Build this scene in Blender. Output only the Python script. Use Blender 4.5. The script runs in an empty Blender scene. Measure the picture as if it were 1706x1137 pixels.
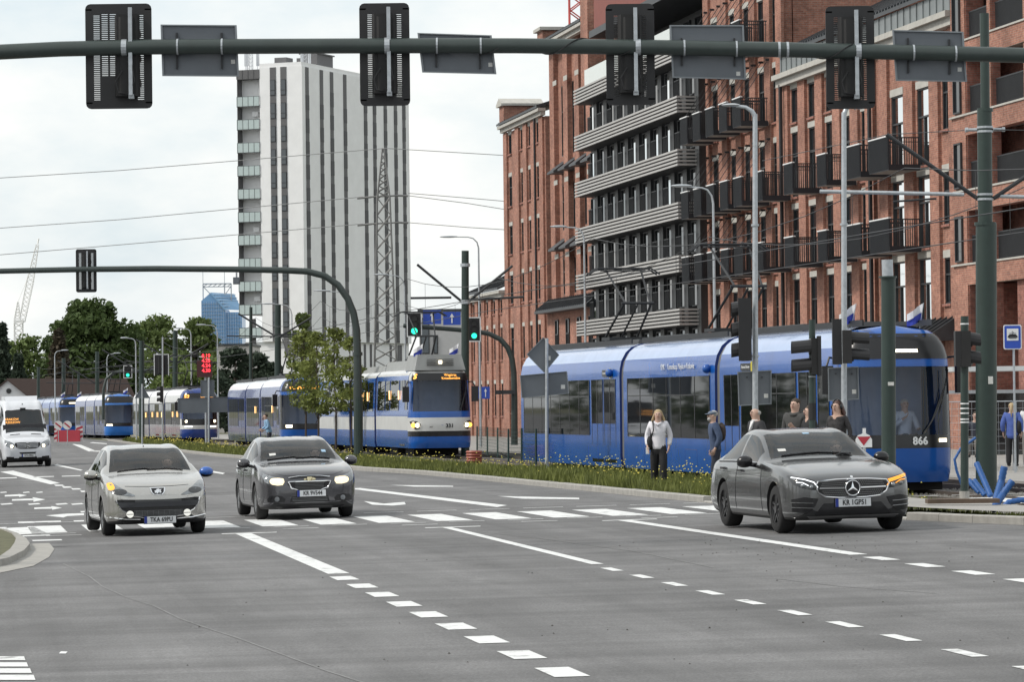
import bpy, bmesh, math, random
from math import radians as R, sin, cos, pi, hypot, atan2, sqrt
from mathutils import Vector as V, Matrix as MX
from mathutils.bvhtree import BVHTree
rnd = random.Random(7)
SC = bpy.context.scene
COL = SC.collection
# ---------------------------------------------------------------- camera, sky, sun
HC = 2.03
cam = bpy.data.cameras.new('camera'); co = bpy.data.objects.new('camera', cam); COL.objects.link(co)
cam.sensor_width = 36; cam.lens = 36 * 5917 / 1706; cam.clip_end = 6000; cam.clip_start = 0.5
PITCH = math.atan((668 - 568.5) / 5917)
co.matrix_world = MX.Translation((0, 0, HC)) @ MX.Rotation(pi / 2 + PITCH, 4, 'X') @ MX.Rotation(-0.0122, 4, 'Z')
SC.camera = co
SUN_EL, SUN_AZ = R(44), R(-102)            # azimuth measured from +Y towards +X
w = bpy.data.worlds.new('World'); SC.world = w; w.use_nodes = True
nt = w.node_tree; nd = nt.nodes; ln = nt.links
for n in list(nd): nd.remove(n)
out = nd.new('ShaderNodeOutputWorld'); bg = nd.new('ShaderNodeBackground'); bg.inputs[1].default_value = 0.128
sky = nd.new('ShaderNodeTexSky'); sky.sky_type = 'NISHITA'; sky.sun_disc = False
sky.sun_elevation = SUN_EL; sky.sun_rotation = SUN_AZ
sky.air_density = 1.2; sky.dust_density = 2.5
tc = nd.new('ShaderNodeTexCoord'); mp = nd.new('ShaderNodeMapping'); mp.inputs['Scale'].default_value = (5, 5, 11)
mp.inputs['Location'].default_value = (3.1, .4, .2)
nz = nd.new('ShaderNodeTexNoise'); nz.inputs['Scale'].default_value = 2.2; nz.inputs['Detail'].default_value = 7; nz.inputs['Roughness'].default_value = .55
cr = nd.new('ShaderNodeValToRGB'); cr.color_ramp.elements[0].position = .34; cr.color_ramp.elements[1].position = .62
cr.color_ramp.elements[0].color = (.3, .3, .3, 1)
mix = nd.new('ShaderNodeMixRGB'); mix.inputs[2].default_value = (7.3, 7.25, 7.0, 1)
cr2 = nd.new('ShaderNodeMixRGB'); cr2.blend_type = 'MIX'; cr2.inputs[0].default_value = .75
cr2.inputs[2].default_value = (4.9, 6.0, 6.7, 1)
ln.new(tc.outputs['Generated'], mp.inputs['Vector']); ln.new(mp.outputs[0], nz.inputs['Vector']); ln.new(nz.outputs[0], cr.inputs[0])
ln.new(sky.outputs[0], cr2.inputs[1]); ln.new(cr2.outputs[0], mix.inputs[1]); ln.new(cr.outputs[0], mix.inputs[0])
ln.new(mix.outputs[0], bg.inputs[0]); ln.new(bg.outputs[0], out.inputs[0])
sl = bpy.data.lights.new('sun', 'SUN'); sl.energy = 2.3; sl.angle = R(9); sl.color = (1, .95, .87)
so = bpy.data.objects.new('sun', sl); COL.objects.link(so)
sd = V((sin(SUN_AZ) * cos(SUN_EL), cos(SUN_AZ) * cos(SUN_EL), sin(SUN_EL)))
so.rotation_euler = sd.to_track_quat('Z', 'Y').to_euler(); so.location = (0, 0, 60)
SC.view_settings.view_transform = 'Standard'; SC.view_settings.look = 'None'
SC.view_settings.exposure = 0.2; SC.view_settings.gamma = 1
try:
    SC.cycles.use_denoising = True; SC.cycles.max_bounces = 6; SC.cycles.diffuse_bounces = 3
    SC.cycles.glossy_bounces = 3; SC.cycles.transmission_bounces = 4; SC.cycles.transparent_max_bounces = 10
    SC.cycles.caustics_reflective = False; SC.cycles.caustics_refractive = False
except Exception: pass
# ---------------------------------------------------------------- placement helpers (used while building, world coordinates)
SLOPE = 0.02
def G(x): return SLOPE * max(-30, min(9, x))
def ray(px, py):
    x = px - 853; y = -(py - 568.5); c, s = cos(.0122), sin(.0122)
    r = x * c + y * s; u = -x * s + y * c; f = 5917
    d = (r, f * cos(PITCH) - u * sin(PITCH), f * sin(PITCH) + u * cos(PITCH))
    return d[0] / d[1], d[2] / d[1]
def gp(px, py):                                   # point of the ground seen at that place of the photograph
    a, b = ray(px, py); t = -HC / (b - SLOPE * a); return V((a * t, t, SLOPE * a * t))
def at(px, py, Y):
    a, b = ray(px, py); return V((a * Y, Y, b * Y + HC))
def tz(y): return -0.15 - 0.0035 * max(0, y - 131)  # rail level
# ---------------------------------------------------------------- mesh builder
class MB:
    def __init__(s): s.v = []; s.f = []; s.m = []; s.k = 0
    def add(s, vs, fs):
        o = len(s.v); s.v += [tuple(v) for v in vs]
        for f in fs: s.f.append(tuple(i + o for i in f)); s.m.append(s.k)
        return s
    def box(s, c, d, rz=0, M=None):
        x, y, z = d[0] / 2, d[1] / 2, d[2] / 2
        vs = [V((a * x, b * y, e * z)) for e in (-1, 1) for a, b in ((-1, -1), (1, -1), (1, 1), (-1, 1))]
        if rz: m = MX.Rotation(rz, 3, 'Z'); vs = [m @ v for v in vs]
        if M is not None: vs = [M @ v for v in vs]
        c = V(c); vs = [v + c for v in vs]
        return s.add(vs, [(3, 2, 1, 0), (4, 5, 6, 7), (0, 1, 5, 4), (1, 2, 6, 5), (2, 3, 7, 6), (3, 0, 4, 7)])
    def bx(s, x0, x1, y0, y1, z0, z1): return s.box(((x0 + x1) / 2, (y0 + y1) / 2, (z0 + z1) / 2), (abs(x1 - x0), abs(y1 - y0), abs(z1 - z0)))
    def tube(s, pts, r, n=8, cap=True):
        pts = [V(p) for p in pts]; rs = r if isinstance(r, (list, tuple)) else [r] * len(pts)
        rings = []; up = None
        for i, p in enumerate(pts):
            t = (pts[min(i + 1, len(pts) - 1)] - pts[max(i - 1, 0)]).normalized()
            if up is None: up = V((0, 0, 1)) if abs(t.z) < .9 else V((1, 0, 0))
            a = t.cross(up).normalized(); b = a.cross(t).normalized(); up = b
            rings.append([p + (a * cos(2 * pi * j / n) + b * sin(2 * pi * j / n)) * rs[i] for j in range(n)])
        vs = [q for ring in rings for q in ring]; fs = []
        for i in range(len(pts) - 1):
            for j in range(n):
                k = (j + 1) % n; fs.append((i * n + j, i * n + k, (i + 1) * n + k, (i + 1) * n + j))
        if cap: fs += [tuple(range(n - 1, -1, -1)), tuple(range((len(pts) - 1) * n, len(pts) * n))]
        return s.add(vs, fs)
    def cyl(s, p0, p1, r0, r1=None, n=12): return s.tube([p0, p1], [r0, r0 if r1 is None else r1], n)
    def ext(s, poly, vec):                          # extruded polygon
        n = len(poly); vec = V(vec); p = [V(q) for q in poly]
        return s.add(p + [q + vec for q in p], [tuple(range(n - 1, -1, -1)), tuple(range(n, 2 * n))] + [(i, (i + 1) % n, n + (i + 1) % n, n + i) for i in range(n)])
    def quad(s, *p): return s.add(p, [tuple(range(len(p)))])
    def loft(s, rings, close=True, cap=True):
        n = len(rings[0]); vs = [q for r in rings for q in r]; fs = []
        for i in range(len(rings) - 1):
            for j in range(n if close else n - 1):
                k = (j + 1) % n; fs.append((i * n + j, i * n + k, (i + 1) * n + k, (i + 1) * n + j))
        if cap and close: fs += [tuple(range(n - 1, -1, -1)), tuple(range((len(rings) - 1) * n, len(rings) * n))]
        return s.add(vs, fs)
    def ball(s, c, r, nu=10, nv=7, sc=(1, 1, 1)):
        c = V(c); vs = [c + V((0, 0, r * sc[2]))]
        for i in range(1, nv):
            t = pi * i / nv
            for j in range(nu): vs.append(c + V((r * sin(t) * cos(2 * pi * j / nu) * sc[0], r * sin(t) * sin(2 * pi * j / nu) * sc[1], r * cos(t) * sc[2])))
        vs.append(c - V((0, 0, r * sc[2]))); L = len(vs) - 1; fs = [(0, 1 + j, 1 + (j + 1) % nu) for j in range(nu)]
        for i in range(nv - 2):
            for j in range(nu):
                a = 1 + i * nu + j; b = 1 + i * nu + (j + 1) % nu; fs.append((a, a + nu, b + nu, b))
        fs += [(L, 1 + (nv - 2) * nu + (j + 1) % nu, 1 + (nv - 2) * nu + j) for j in range(nu)]
        return s.add(vs, fs)
    def mesh(s, name):
        me = bpy.data.meshes.new(name); me.from_pydata(s.v, [], s.f); return me
    def build(s, name, mats, parent=None, smooth=None, fix=True):
        me = s.mesh(name); mats = mats if isinstance(mats, (list, tuple)) else [mats]
        for m in mats: me.materials.append(m)
        if len(mats) > 1: me.polygons.foreach_set('material_index', s.m)
        if fix:
            bm = bmesh.new(); bm.from_mesh(me); bmesh.ops.recalc_face_normals(bm, faces=bm.faces[:]); bm.to_mesh(me); bm.free()
        if smooth is not None:
            for p in me.polygons: p.use_smooth = True
            me.set_sharp_from_angle(angle=R(smooth))
        return link(name, me, parent)
def link(name, me, parent=None):
    o = bpy.data.objects.new(name, me); COL.objects.link(o)
    if parent is not None: o.parent = parent
    return o
def tag(o, label=None, cat=None, group=None, kind=None):
    if label: o['label'] = label
    if cat: o['category'] = cat
    if group: o['group'] = group
    if kind: o['kind'] = kind
    return o
def thing(name, label, cat, loc=(0, 0, 0), rz=0, group=None):
    o = bpy.data.objects.new(name, None); COL.objects.link(o); o.empty_display_size = .2
    o.location = loc; o.rotation_euler = (0, 0, rz); return tag(o, label, cat, group)
def dup(o, loc=None, rz=None, label=None, parent=None):
    c = o.copy(); COL.objects.link(c)
    if parent is not None: c.parent = parent
    if loc is not None: c.location = loc
    if rz is not None: c.rotation_euler = (0, 0, rz)
    if label: c['label'] = label
    for ch in list(o.children): dup(ch, parent=c)
    return c
def struct(o): o['kind'] = 'structure'; return o
# ---------------------------------------------------------------- materials
def N(m, t, **k):
    n = m.node_tree.nodes.new(t)
    for a, b in k.items():
        if a in n.inputs: n.inputs[a].default_value = b
        else: setattr(n, a, b)
    return n
_mc = {}
def mat(name, col, rough=.5, metal=0, var=.12, scale=3, bump=0, spec=None, emit=None, es=1, coat=0, stretch=(1, 1, 1)):
    if name in _mc: return _mc[name]
    m = bpy.data.materials.new(name); m.use_nodes = True; _mc[name] = m
    t = m.node_tree; b = t.nodes['Principled BSDF']; L = t.links
    b.inputs['Roughness'].default_value = rough; b.inputs['Metallic'].default_value = metal
    b.inputs['Base Color'].default_value = (*col, 1)
    if spec is not None: b.inputs['Specular IOR Level'].default_value = spec
    if coat: b.inputs['Coat Weight'].default_value = coat; b.inputs['Coat Roughness'].default_value = .05
    if emit: b.inputs['Emission Color'].default_value = (*emit, 1); b.inputs['Emission Strength'].default_value = es
    if var:
        c = N(m, 'ShaderNodeTexCoord'); mp = N(m, 'ShaderNodeMapping'); mp.inputs['Scale'].default_value = stretch
        nz = N(m, 'ShaderNodeTexNoise', Scale=scale, Detail=6, Roughness=.6)
        rp = N(m, 'ShaderNodeMapRange'); rp.inputs[1].default_value = .25; rp.inputs[2].default_value = .75
        rp.inputs[3].default_value = 1 - var; rp.inputs[4].default_value = 1 + var
        mx = N(m, 'ShaderNodeMixRGB', blend_type='MULTIPLY'); mx.inputs[0].default_value = 1; mx.inputs[1].default_value = (*col, 1)
        L.new(c.outputs['Object'], mp.inputs[0]); L.new(mp.outputs[0], nz.inputs['Vector']); L.new(nz.outputs[0], rp.inputs[0])
        L.new(rp.outputs[0], mx.inputs[2]); L.new(mx.outputs[0], b.inputs['Base Color'])
        if bump:
            bp = N(m, 'ShaderNodeBump'); bp.inputs['Strength'].default_value = bump; bp.inputs['Distance'].default_value = .02
            L.new(nz.outputs[0], bp.inputs['Height']); L.new(bp.outputs[0], b.inputs['Normal'])
    return m
def glassmat(name, col, alpha=.4, rough=.03, tint=(.02, .025, .03), ior=1.5):
    if name in _mc: return _mc[name]
    m = bpy.data.materials.new(name); m.use_nodes = True; _mc[name] = m
    t = m.node_tree; b = t.nodes['Principled BSDF']; L = t.links
    b.inputs['Base Color'].default_value = (*tint, 1); b.inputs['Roughness'].default_value = rough
    b.inputs['IOR'].default_value = ior; b.inputs['Specular IOR Level'].default_value = .6
    tr = N(m, 'ShaderNodeBsdfTransparent'); tr.inputs[0].default_value = (*col, 1); gl = N(m, 'ShaderNodeBsdfGlossy'); gl.inputs['Roughness'].default_value = rough
    b.inputs['Specular IOR Level'].default_value = 0; m1 = N(m, 'ShaderNodeMixShader'); m1.inputs[0].default_value = 1 - alpha
    mx = N(m, 'ShaderNodeMixShader'); fr = N(m, 'ShaderNodeFresnel'); fr.inputs[0].default_value = ior; L.new(fr.outputs[0], mx.inputs[0])
    L.new(tr.outputs[0], m1.inputs[1]); L.new(b.outputs[0], m1.inputs[2]); L.new(m1.outputs[0], mx.inputs[1]); L.new(gl.outputs[0], mx.inputs[2])
    L.new(mx.outputs[0], t.nodes['Material Output'].inputs[0]); return m
def brick(name, c1, c2, mortar, scale=1.0):
    if name in _mc: return _mc[name]
    m = bpy.data.materials.new(name); m.use_nodes = True; _mc[name] = m
    t = m.node_tree; b = t.nodes['Principled BSDF']; L = t.links; b.inputs['Roughness'].default_value = .9
    c = N(m, 'ShaderNodeTexCoord'); sp = N(m, 'ShaderNodeSeparateXYZ'); ad = N(m, 'ShaderNodeMath', operation='ADD'); cb = N(m, 'ShaderNodeCombineXYZ')
    L.new(c.outputs['Object'], sp.inputs[0]); L.new(sp.outputs[0], ad.inputs[0]); L.new(sp.outputs[1], ad.inputs[1])
    L.new(ad.outputs[0], cb.inputs[0]); L.new(sp.outputs[2], cb.inputs[1])
    bt = N(m, 'ShaderNodeTexBrick'); bt.inputs['Color1'].default_value = (*c1, 1); bt.inputs['Color2'].default_value = (*c2, 1)
    bt.inputs['Mortar'].default_value = (*mortar, 1); bt.inputs['Scale'].default_value = scale
    bt.inputs['Mortar Size'].default_value = .009; bt.inputs['Brick Width'].default_value = .27; bt.inputs['Row Height'].default_value = .085; bt.inputs['Bias'].default_value = -.1
    L.new(cb.outputs[0], bt.inputs['Vector'])
    n1 = N(m, 'ShaderNodeTexNoise', Scale=.6, Detail=5, Roughness=.65); L.new(c.outputs['Object'], n1.inputs['Vector'])
    r1 = N(m, 'ShaderNodeMapRange'); r1.inputs[1].default_value = .3; r1.inputs[2].default_value = .7; r1.inputs[3].default_value = .62; r1.inputs[4].default_value = 1.22
    n2 = N(m, 'ShaderNodeTexNoise', Scale=5.5, Detail=3); L.new(cb.outputs[0], n2.inputs['Vector'])
    r2 = N(m, 'ShaderNodeMapRange'); r2.inputs[1].default_value = .3; r2.inputs[2].default_value = .7; r2.inputs[3].default_value = .78; r2.inputs[4].default_value = 1.22
    L.new(n1.outputs[0], r1.inputs[0]); L.new(n2.outputs[0], r2.inputs[0])
    mm = N(m, 'ShaderNodeMath', operation='MULTIPLY'); L.new(r1.outputs[0], mm.inputs[0]); L.new(r2.outputs[0], mm.inputs[1])
    mx = N(m, 'ShaderNodeMixRGB', blend_type='MULTIPLY'); mx.inputs[0].default_value = 1
    L.new(bt.outputs[0], mx.inputs[1]); L.new(mm.outputs[0], mx.inputs[2]); L.new(mx.outputs[0], b.inputs['Base Color'])
    bp = N(m, 'ShaderNodeBump'); bp.inputs['Strength'].default_value = .4; bp.inputs['Distance'].default_value = .02
    L.new(bt.outputs['Fac'], bp.inputs['Height']); bp.invert = True; L.new(bp.outputs[0], b.inputs['Normal'])
    return m
def text(name, body, size, M, m, parent=None, align='CENTER', depth=.004, bold=0, sx=1, space=1):
    c = bpy.data.curves.new(name, 'FONT'); c.body = body; c.size = size; c.align_x = align; c.align_y = 'CENTER'
    c.extrude = depth / 2; c.offset = bold; c.resolution_u = 2; c.space_character = space
    t = bpy.data.objects.new('tmp_text', c); COL.objects.link(t); t.scale.x = sx
    dg = bpy.context.evaluated_depsgraph_get(); me = bpy.data.meshes.new_from_object(t.evaluated_get(dg)); bpy.data.objects.remove(t); bpy.data.curves.remove(c)
    me.transform(M @ MX.Diagonal((sx, 1, 1, 1))); me.name = name; me.materials.clear(); me.materials.append(m); return link(name, me, parent)
def face_mx(o, right, up):                          # text matrix: x runs along right, y along up
    r = V(right).normalized(); u = V(up).normalized(); n = r.cross(u); return MX(((r.x, u.x, n.x, o[0]), (r.y, u.y, n.y, o[1]), (r.z, u.z, n.z, o[2]), (0, 0, 0, 1)))
dark_green = mat('dark green pole paint', (.02, .037, .032), .45, var=.15, scale=6)
gantry_grey = mat('green grey gantry paint', (.034, .047, .044), .42, var=.15, scale=4)
galv = mat('galvanised steel', (.42, .45, .48), .45, .4, var=.18, scale=14)
black = mat('black plastic', (.012, .012, .014), .5, var=.1)
soft_black = mat('matt black rubber', (.018, .018, .019), .8, var=.2)
iron = mat('dark iron', (.03, .032, .036), .55, .2, var=.15)
grey_back = mat('grey sign back', (.13, .145, .165), .5, .15, var=.1, scale=2)
white_p = mat('white paint', (.72, .73, .74), .4, var=.06)
alu = mat('brushed aluminium', (.55, .57, .6), .35, .7, var=.1, scale=9)
# ---------------------------------------------------------------- ground, road, markings
def asphalt():
    m = mat('asphalt', (.1, .1, .105), .8, var=0); t = m.node_tree; L = t.links; b = t.nodes['Principled BSDF']
    c = N(m, 'ShaderNodeTexCoord')
    def nz(sc, det, st=(1, 1, 1), ro=.6):
        mp = N(m, 'ShaderNodeMapping'); mp.inputs['Scale'].default_value = st; mp.inputs['Rotation'].default_value = (0, 0, .3)
        n = N(m, 'ShaderNodeTexNoise', Scale=sc, Detail=det, Roughness=ro); L.new(c.outputs['Object'], mp.inputs[0]); L.new(mp.outputs[0], n.inputs['Vector']); return n
    def rng(n, a, b_, lo, hi):
        r = N(m, 'ShaderNodeMapRange'); r.inputs[1].default_value = a; r.inputs[2].default_value = b_; r.inputs[3].default_value = lo; r.inputs[4].default_value = hi; L.new(n.outputs[0], r.inputs[0]); return r
    def mul(a, b_):
        k = N(m, 'ShaderNodeMath', operation='MULTIPLY'); L.new(a.outputs[0], k.inputs[0]); L.new(b_.outputs[0], k.inputs[1]); return k
    fine = rng(nz(45, 4), .3, .7, .6, 1.4); mid = rng(nz(1.6, 6, (1, .25, 1)), .3, .7, .9, 1.1)
    big = rng(nz(.16, 5, (1, .6, 1)), .3, .72, .84, 1.16); streak = rng(nz(.5, 6, (.16, 3.2, 1)), .35, .8, .9, 1.16)
    scuff = rng(nz(1.1, 8, (.22, 2.6, 1), .75), .58, .72, 1, 1.4)
    def nl(sc, st, rot, a, b_, lo, hi, det=5):
        mp = N(m, 'ShaderNodeMapping'); mp.inputs['Rotation'].default_value = (0, 0, rot); mp2 = N(m, 'ShaderNodeMapping'); mp2.inputs['Scale'].default_value = st
        n = N(m, 'ShaderNodeTexNoise', Scale=sc, Detail=det, Roughness=.6); L.new(c.outputs['Object'], mp.inputs[0]); L.new(mp.outputs[0], mp2.inputs[0]); L.new(mp2.outputs[0], n.inputs['Vector']); return rng(n, a, b_, lo, hi)
    lane_ = nl(1.0, (.9, .012, 1), -.154, .36, .64, .8, 1.14); oil = nl(.9, (1, .35, 1), -.154, .6, .72, 1, .72, 8); patch = nl(.22, (1, .5, 1), .1, .57, .59, 1, .9, 1); cross = nl(1.0, (.03, .9, 1), .05, .3, .72, .8, 1.28, 6)
    k = mul(mul(mul(mul(mul(mul(mul(mul(fine, mid), big), streak), scuff), lane_), oil), patch), cross)
    mx = N(m, 'ShaderNodeMixRGB', blend_type='MULTIPLY'); mx.inputs[0].default_value = 1; mx.inputs[1].default_value = (.134, .133, .135, 1)
    L.new(k.outputs[0], mx.inputs[2]); L.new(mx.outputs[0], b.inputs['Base Color'])
    bp = N(m, 'ShaderNodeBump'); bp.inputs['Strength'].default_value = .35; bp.inputs['Distance'].default_value = .01; L.new(fine.outputs[0], bp.inputs['Height']); L.new(bp.outputs[0], b.inputs['Normal'])
    return m
ASPH = asphalt()
def worn():
    m = mat('worn road paint', (.62, .63, .63), .7, var=0); t = m.node_tree; L = t.links; b = t.nodes['Principled BSDF']
    c = N(m, 'ShaderNodeTexCoord'); n = N(m, 'ShaderNodeTexNoise', Scale=3.5, Detail=8, Roughness=.72); L.new(c.outputs['Object'], n.inputs['Vector'])
    r = N(m, 'ShaderNodeValToRGB'); r.color_ramp.elements[0].position = .34; r.color_ramp.elements[1].position = .46
    r.color_ramp.elements[0].color = (.22, .22, .22, 1); r.color_ramp.elements[1].color = (.66, .67, .67, 1); L.new(n.outputs[0], r.inputs[0])
    n2 = N(m, 'ShaderNodeTexNoise', Scale=40, Detail=3); L.new(c.outputs['Object'], n2.inputs['Vector'])
    mx = N(m, 'ShaderNodeMixRGB', blend_type='OVERLAY'); mx.inputs[0].default_value = .35; L.new(r.outputs[0], mx.inputs[1]); L.new(n2.outputs[0], mx.inputs[2]); L.new(mx.outputs[0], b.inputs['Base Color'])
    return m
PAINT = worn()
concrete = mat('kerb concrete', (.32, .31, .29), .85, var=.2, scale=5, bump=.3)
gravel_m = mat('ballast gravel', (.2, .19, .175), .9, var=.5, scale=14, bump=1)
soil = mat('grass soil', (.1, .1, .055), .95, var=.4, scale=5)
base = MB()
xs = [-600, -30, 9, 600]
for a, b_ in zip(xs, xs[1:]):
    base.quad((a, -60, G(a) - .75), (b_, -60, G(b_) - .75), (b_, 4500, G(b_) - .75), (a, 4500, G(a) - .75))
struct(base.build('ground', soil))
rd = MB()
KERB = [(1760, 877), (1706, 875.5), (1620, 872), (1510, 867), (1400, 860), (1290, 850), (1172, 838), (1100, 831), (1000, 821), (900, 811), (800, 801), (700, 791.5), (600, 785), (520, 776), (440, 768), (360, 761), (307, 755), (250, 746), (200, 738), (150, 731), (100, 727.5)]
kb = [gp(*p) for p in KERB]
kb[0] = V((9.0, 46, G(9)))
pts_l = [V((-30, p.y, G(-30))) for p in kb]
# road: from far left to the kerb, then the junction in front
road_poly = MB()
for i in range(len(kb) - 1):
    a, b_ = kb[i], kb[i + 1]
    road_poly.quad((-30, a.y, G(-30)), (a.x, a.y, a.z), (b_.x, b_.y, b_.z), (-30, b_.y, G(-30)))
    road_poly.quad((-200, a.y, G(-30)), (-30, a.y, G(-30)), (-30, b_.y, G(-30)), (-200, b_.y, G(-30)))
y0 = kb[0].y
for a, b_ in zip([-200, -30, 9], [-30, 9, 200]): road_poly.quad((a, -60, G(a)), (b_, -60, G(b_)), (b_, y0, G(b_)), (a, y0, G(a)))
l = kb[-1]
for a, b_ in zip([-200, -30], [-30, l.x]): road_poly.quad((a, l.y, G(a)), (b_, l.y, G(b_)), (b_ - 70, l.y + 300, G(b_)), (a - 70, l.y + 300, G(a)))
struct(road_poly.build('road', ASPH))
# painted markings: one sheet 5 mm above the road
PZ = .005
mk = MB()
def mq(*px):
    mk.quad(*[gp(*p) + V((0, 0, PZ)) for p in px])
def mw(pts): mk.quad(*[(x, y, G(x) + PZ) for x, y in pts])
DX = -.155                                            # road direction: dx per metre of y
def lane(x, y, x2, y2, wd): mw([(x - wd / 2, y), (x + wd / 2, y), (x2 + wd / 2, y2), (x2 - wd / 2, y2)])
# crossing: stripes measured on the photograph
for k in range(-8, 15):
    bx_, by_ = -2.32 + k * 1.0, 60.94 - k * .06
    if k in (-5,): pass
    mw([(bx_, by_), (bx_ + .62, by_ - .03), (bx_ + .62 - .63, by_ + 3.95), (bx_ - .63, by_ + 4.0)])
    mw([(bx_ + .22, by_ - .5), (bx_ + .82, by_ - .53), (bx_ + .81, by_ - .41), (bx_ + .21, by_ - .38)])
    mw([(bx_ + .45, by_ - 1.55), (bx_ + 1.05, by_ - 1.58), (bx_ + 1.03, by_ - 1.44), (bx_ + .43, by_ - 1.41)]) if k % 2 == 0 else None
    mw([(bx_ - .5, by_ + 5.9), (bx_ + .25, by_ + 5.86), (bx_ + .23, by_ + 6.0), (bx_ - .52, by_ + 6.04)])
# stop-line stubs + lane lines into the junction
for (x0_, y0_, x1_, y1_, wd) in ((-4.42, 57.95, -2.13, 43.0, .26), (-1.09, 57.7, 1.01, 43.3, .15), (1.81, 58.4, 4.22, 43.6, .22)):
    lane(x0_, y0_, x1_, y1_, wd); mw([(x0_ - .35, y0_ - .02), (x0_ + .55, y0_ - .04), (x0_ + .53, y0_ + .22), (x0_ - .37, y0_ + .24)])
for (x0_, y0_, wd, nn, st, ln_) in ((-2.08, 42.3, .26, 11, 1.93, .95), (1.08, 42.3, .13, 11, 1.86, .85), (4.3, 42.9, .22, 11, 1.95, .95)):
    for k in range(nn):
        y = y0_ - k * st; x = x0_ + (k * st) * .152; lane(x, y, x + ln_ * .152, y - ln_, wd)
# lane lines and arrows beyond the crossing
mq((580, 815), (600, 814), (845, 843), (828, 846)); mq((650, 809), (755, 810.5), (755, 812), (690, 812)); mq((828, 827.5), (965, 830.5), (965, 833), (870, 832))
mq((606, 836), (640, 840), (674, 837.5), (676, 841.5), (655, 843.5), (620, 842))
mq((340, 783), (375, 789), (371, 791), (335, 785)); mq((0, 787), (22, 785), (100, 806), (84, 808))
for a, b_ in ((90, 808.5), (103, 811.5), (118, 814.5), (133, 818.5)): mq((a, b_), (a + 14, b_), (a + 18, b_ + 2), (a + 3, b_ + 2.4))
mq((95, 774), (138, 784), (134, 785), (90, 776)); mq((0, 797), (28, 796), (28, 797.5), (0, 798.5)); mq((56, 795), (90, 794), (90, 795.2), (56, 796.4)); mq((103, 793.8), (134, 793), (134, 794.2), (103, 795))
mq((118, 740), (135, 742), (160, 752), (148, 753), (130, 745)); mq((100, 731), (180, 733), (180, 734.3), (100, 732.4)); mq((150, 751), (168, 752), (168, 753.5), (152, 753)); mq((150, 737), (178, 739.5), (178, 740.7), (150, 738.6))
# turn arrows on the left lanes
def arrow(px, py, s=1, right=True):
    d = 1 if right else -1
    mq((px, py - 1.2), (px + 40 * s * d, py - 2.4), (px + 40 * s * d, py + .6), (px, py + 1.4)); mq((px + 38 * s * d, py - 5 * s), (px + 62 * s * d, py - .8), (px + 40 * s * d, py + 3.6 * s))
arrow(8, 827, .6); arrow(20, 834, .9); arrow(57, 848, .75); mq((76, 860), (110, 857), (140, 856), (140, 859.5), (112, 861), (106, 863.5))
for a in (0, 38, 60): mq((a, 821), (a + 10, 820), (a + 12, 821.6), (a + 1, 822.4))
for a in (0, 46, 92, 118): mq((a, 840.5), (a + 18, 839.2), (a + 22, 841), (a + 3, 842.3))
mq((30, 870.5), (101, 868.6), (102, 870.6), (30, 872.8)); mq((122, 868.5), (140, 868), (140, 869.8), (124, 870)); mq((133, 853), (141, 852.4), (141, 854.4), (136, 855))
mq((8, 881), (56, 878.8), (78, 889), (30, 892)); mq((32, 893.6), (82, 891.8), (85, 893.4), (34, 895.4)); mq((53, 901), (102, 899.6), (104, 901.4), (55, 903))
# zebra in the near left corner
for k, (yy, xr) in enumerate(((1095.5, 40), (1105.5, 44.5), (1115.5, 50), (1126.5, 56), (1139, 62), (1153, 69))):
    h = 3.2 + k * .35; mq((-60, yy), (xr, yy), (xr + h * .75, yy + h * 2), (-60, yy + h * 2))
struct(mk.build('road_marking', PAINT, fix=False))
# tar seams and cracks, 4 mm above
seam = mat('pale joint filler', (.2, .2, .2), .8, var=.3, scale=2); tar = mat('dark tar seam', (.035, .035, .037), .6, var=.2)
sm = MB()
def strip(pxs, wd):
    p = [gp(*q) for q in pxs]
    for a, b_ in zip(p, p[1:]):
        d = (b_ - a).normalized(); n_ = V((-d.y, d.x, 0)) * wd / 2; z = V((0, 0, .0035))
        sm.quad(a - n_ + z, a + n_ + z, b_ + n_ + z, b_ - n_ + z)
strip([(105, 940), (150, 962), (170, 978), (215, 998), (255, 1010), (300, 1032), (345, 1048), (395, 1064), (460, 1088), (540, 1118), (640, 1150)], .02)
strip([(790, 886), (900, 898), (1060, 920), (1190, 947)], .025)
strip([(1290, 965), (1400, 978), (1560, 990)], .02)
struct(sm.build('road_joint', seam, fix=False))
tm = MB(); sm = tm
strip([(60, 912), (110, 912)], .05); strip([(200, 871), (150, 884)], .02); strip([(755, 905), (805, 903)], .02)
struct(tm.build('road_crack', tar, fix=False))
# kerb, verge, track bed, pavement
def off(p, d): return V((p.x + d, p.y, p.z))
KH = .12
kv = MB()
skip = range(4, 5)
for i in range(len(kb) - 1):
    a, b_ = kb[i], kb[i + 1]; nseg = max(1, int((b_ - a).length / 1.0))
    for k in range(nseg):
        p = a.lerp(b_, k / nseg); q = a.lerp(b_, (k + 1) / nseg); g_ = (q - p).normalized() * .008; p = p + g_; q = q - g_
        low = 3 <= i <= 5
        h = .035 if low else KH + rnd.uniform(-.004, .004)
        w_ = .22
        kv.add([(p.x, p.y, p.z - .3), (p.x, p.y, p.z + h - .015), (p.x + .02, p.y, p.z + h), (p.x + w_, p.y, p.z + h), (p.x + w_, p.y, p.z - .3),
                (q.x, q.y, q.z - .3), (q.x, q.y, q.z + h - .015), (q.x + .02, q.y, q.z + h), (q.x + w_, q.y, q.z + h), (q.x + w_, q.y, q.z - .3)],
               [(0, 1, 6, 5), (1, 2, 7, 6), (2, 3, 8, 7), (3, 4, 9, 8), (4, 3, 2, 1, 0), (5, 6, 7, 8, 9)])
struct(kv.build('kerb', concrete))
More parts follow.
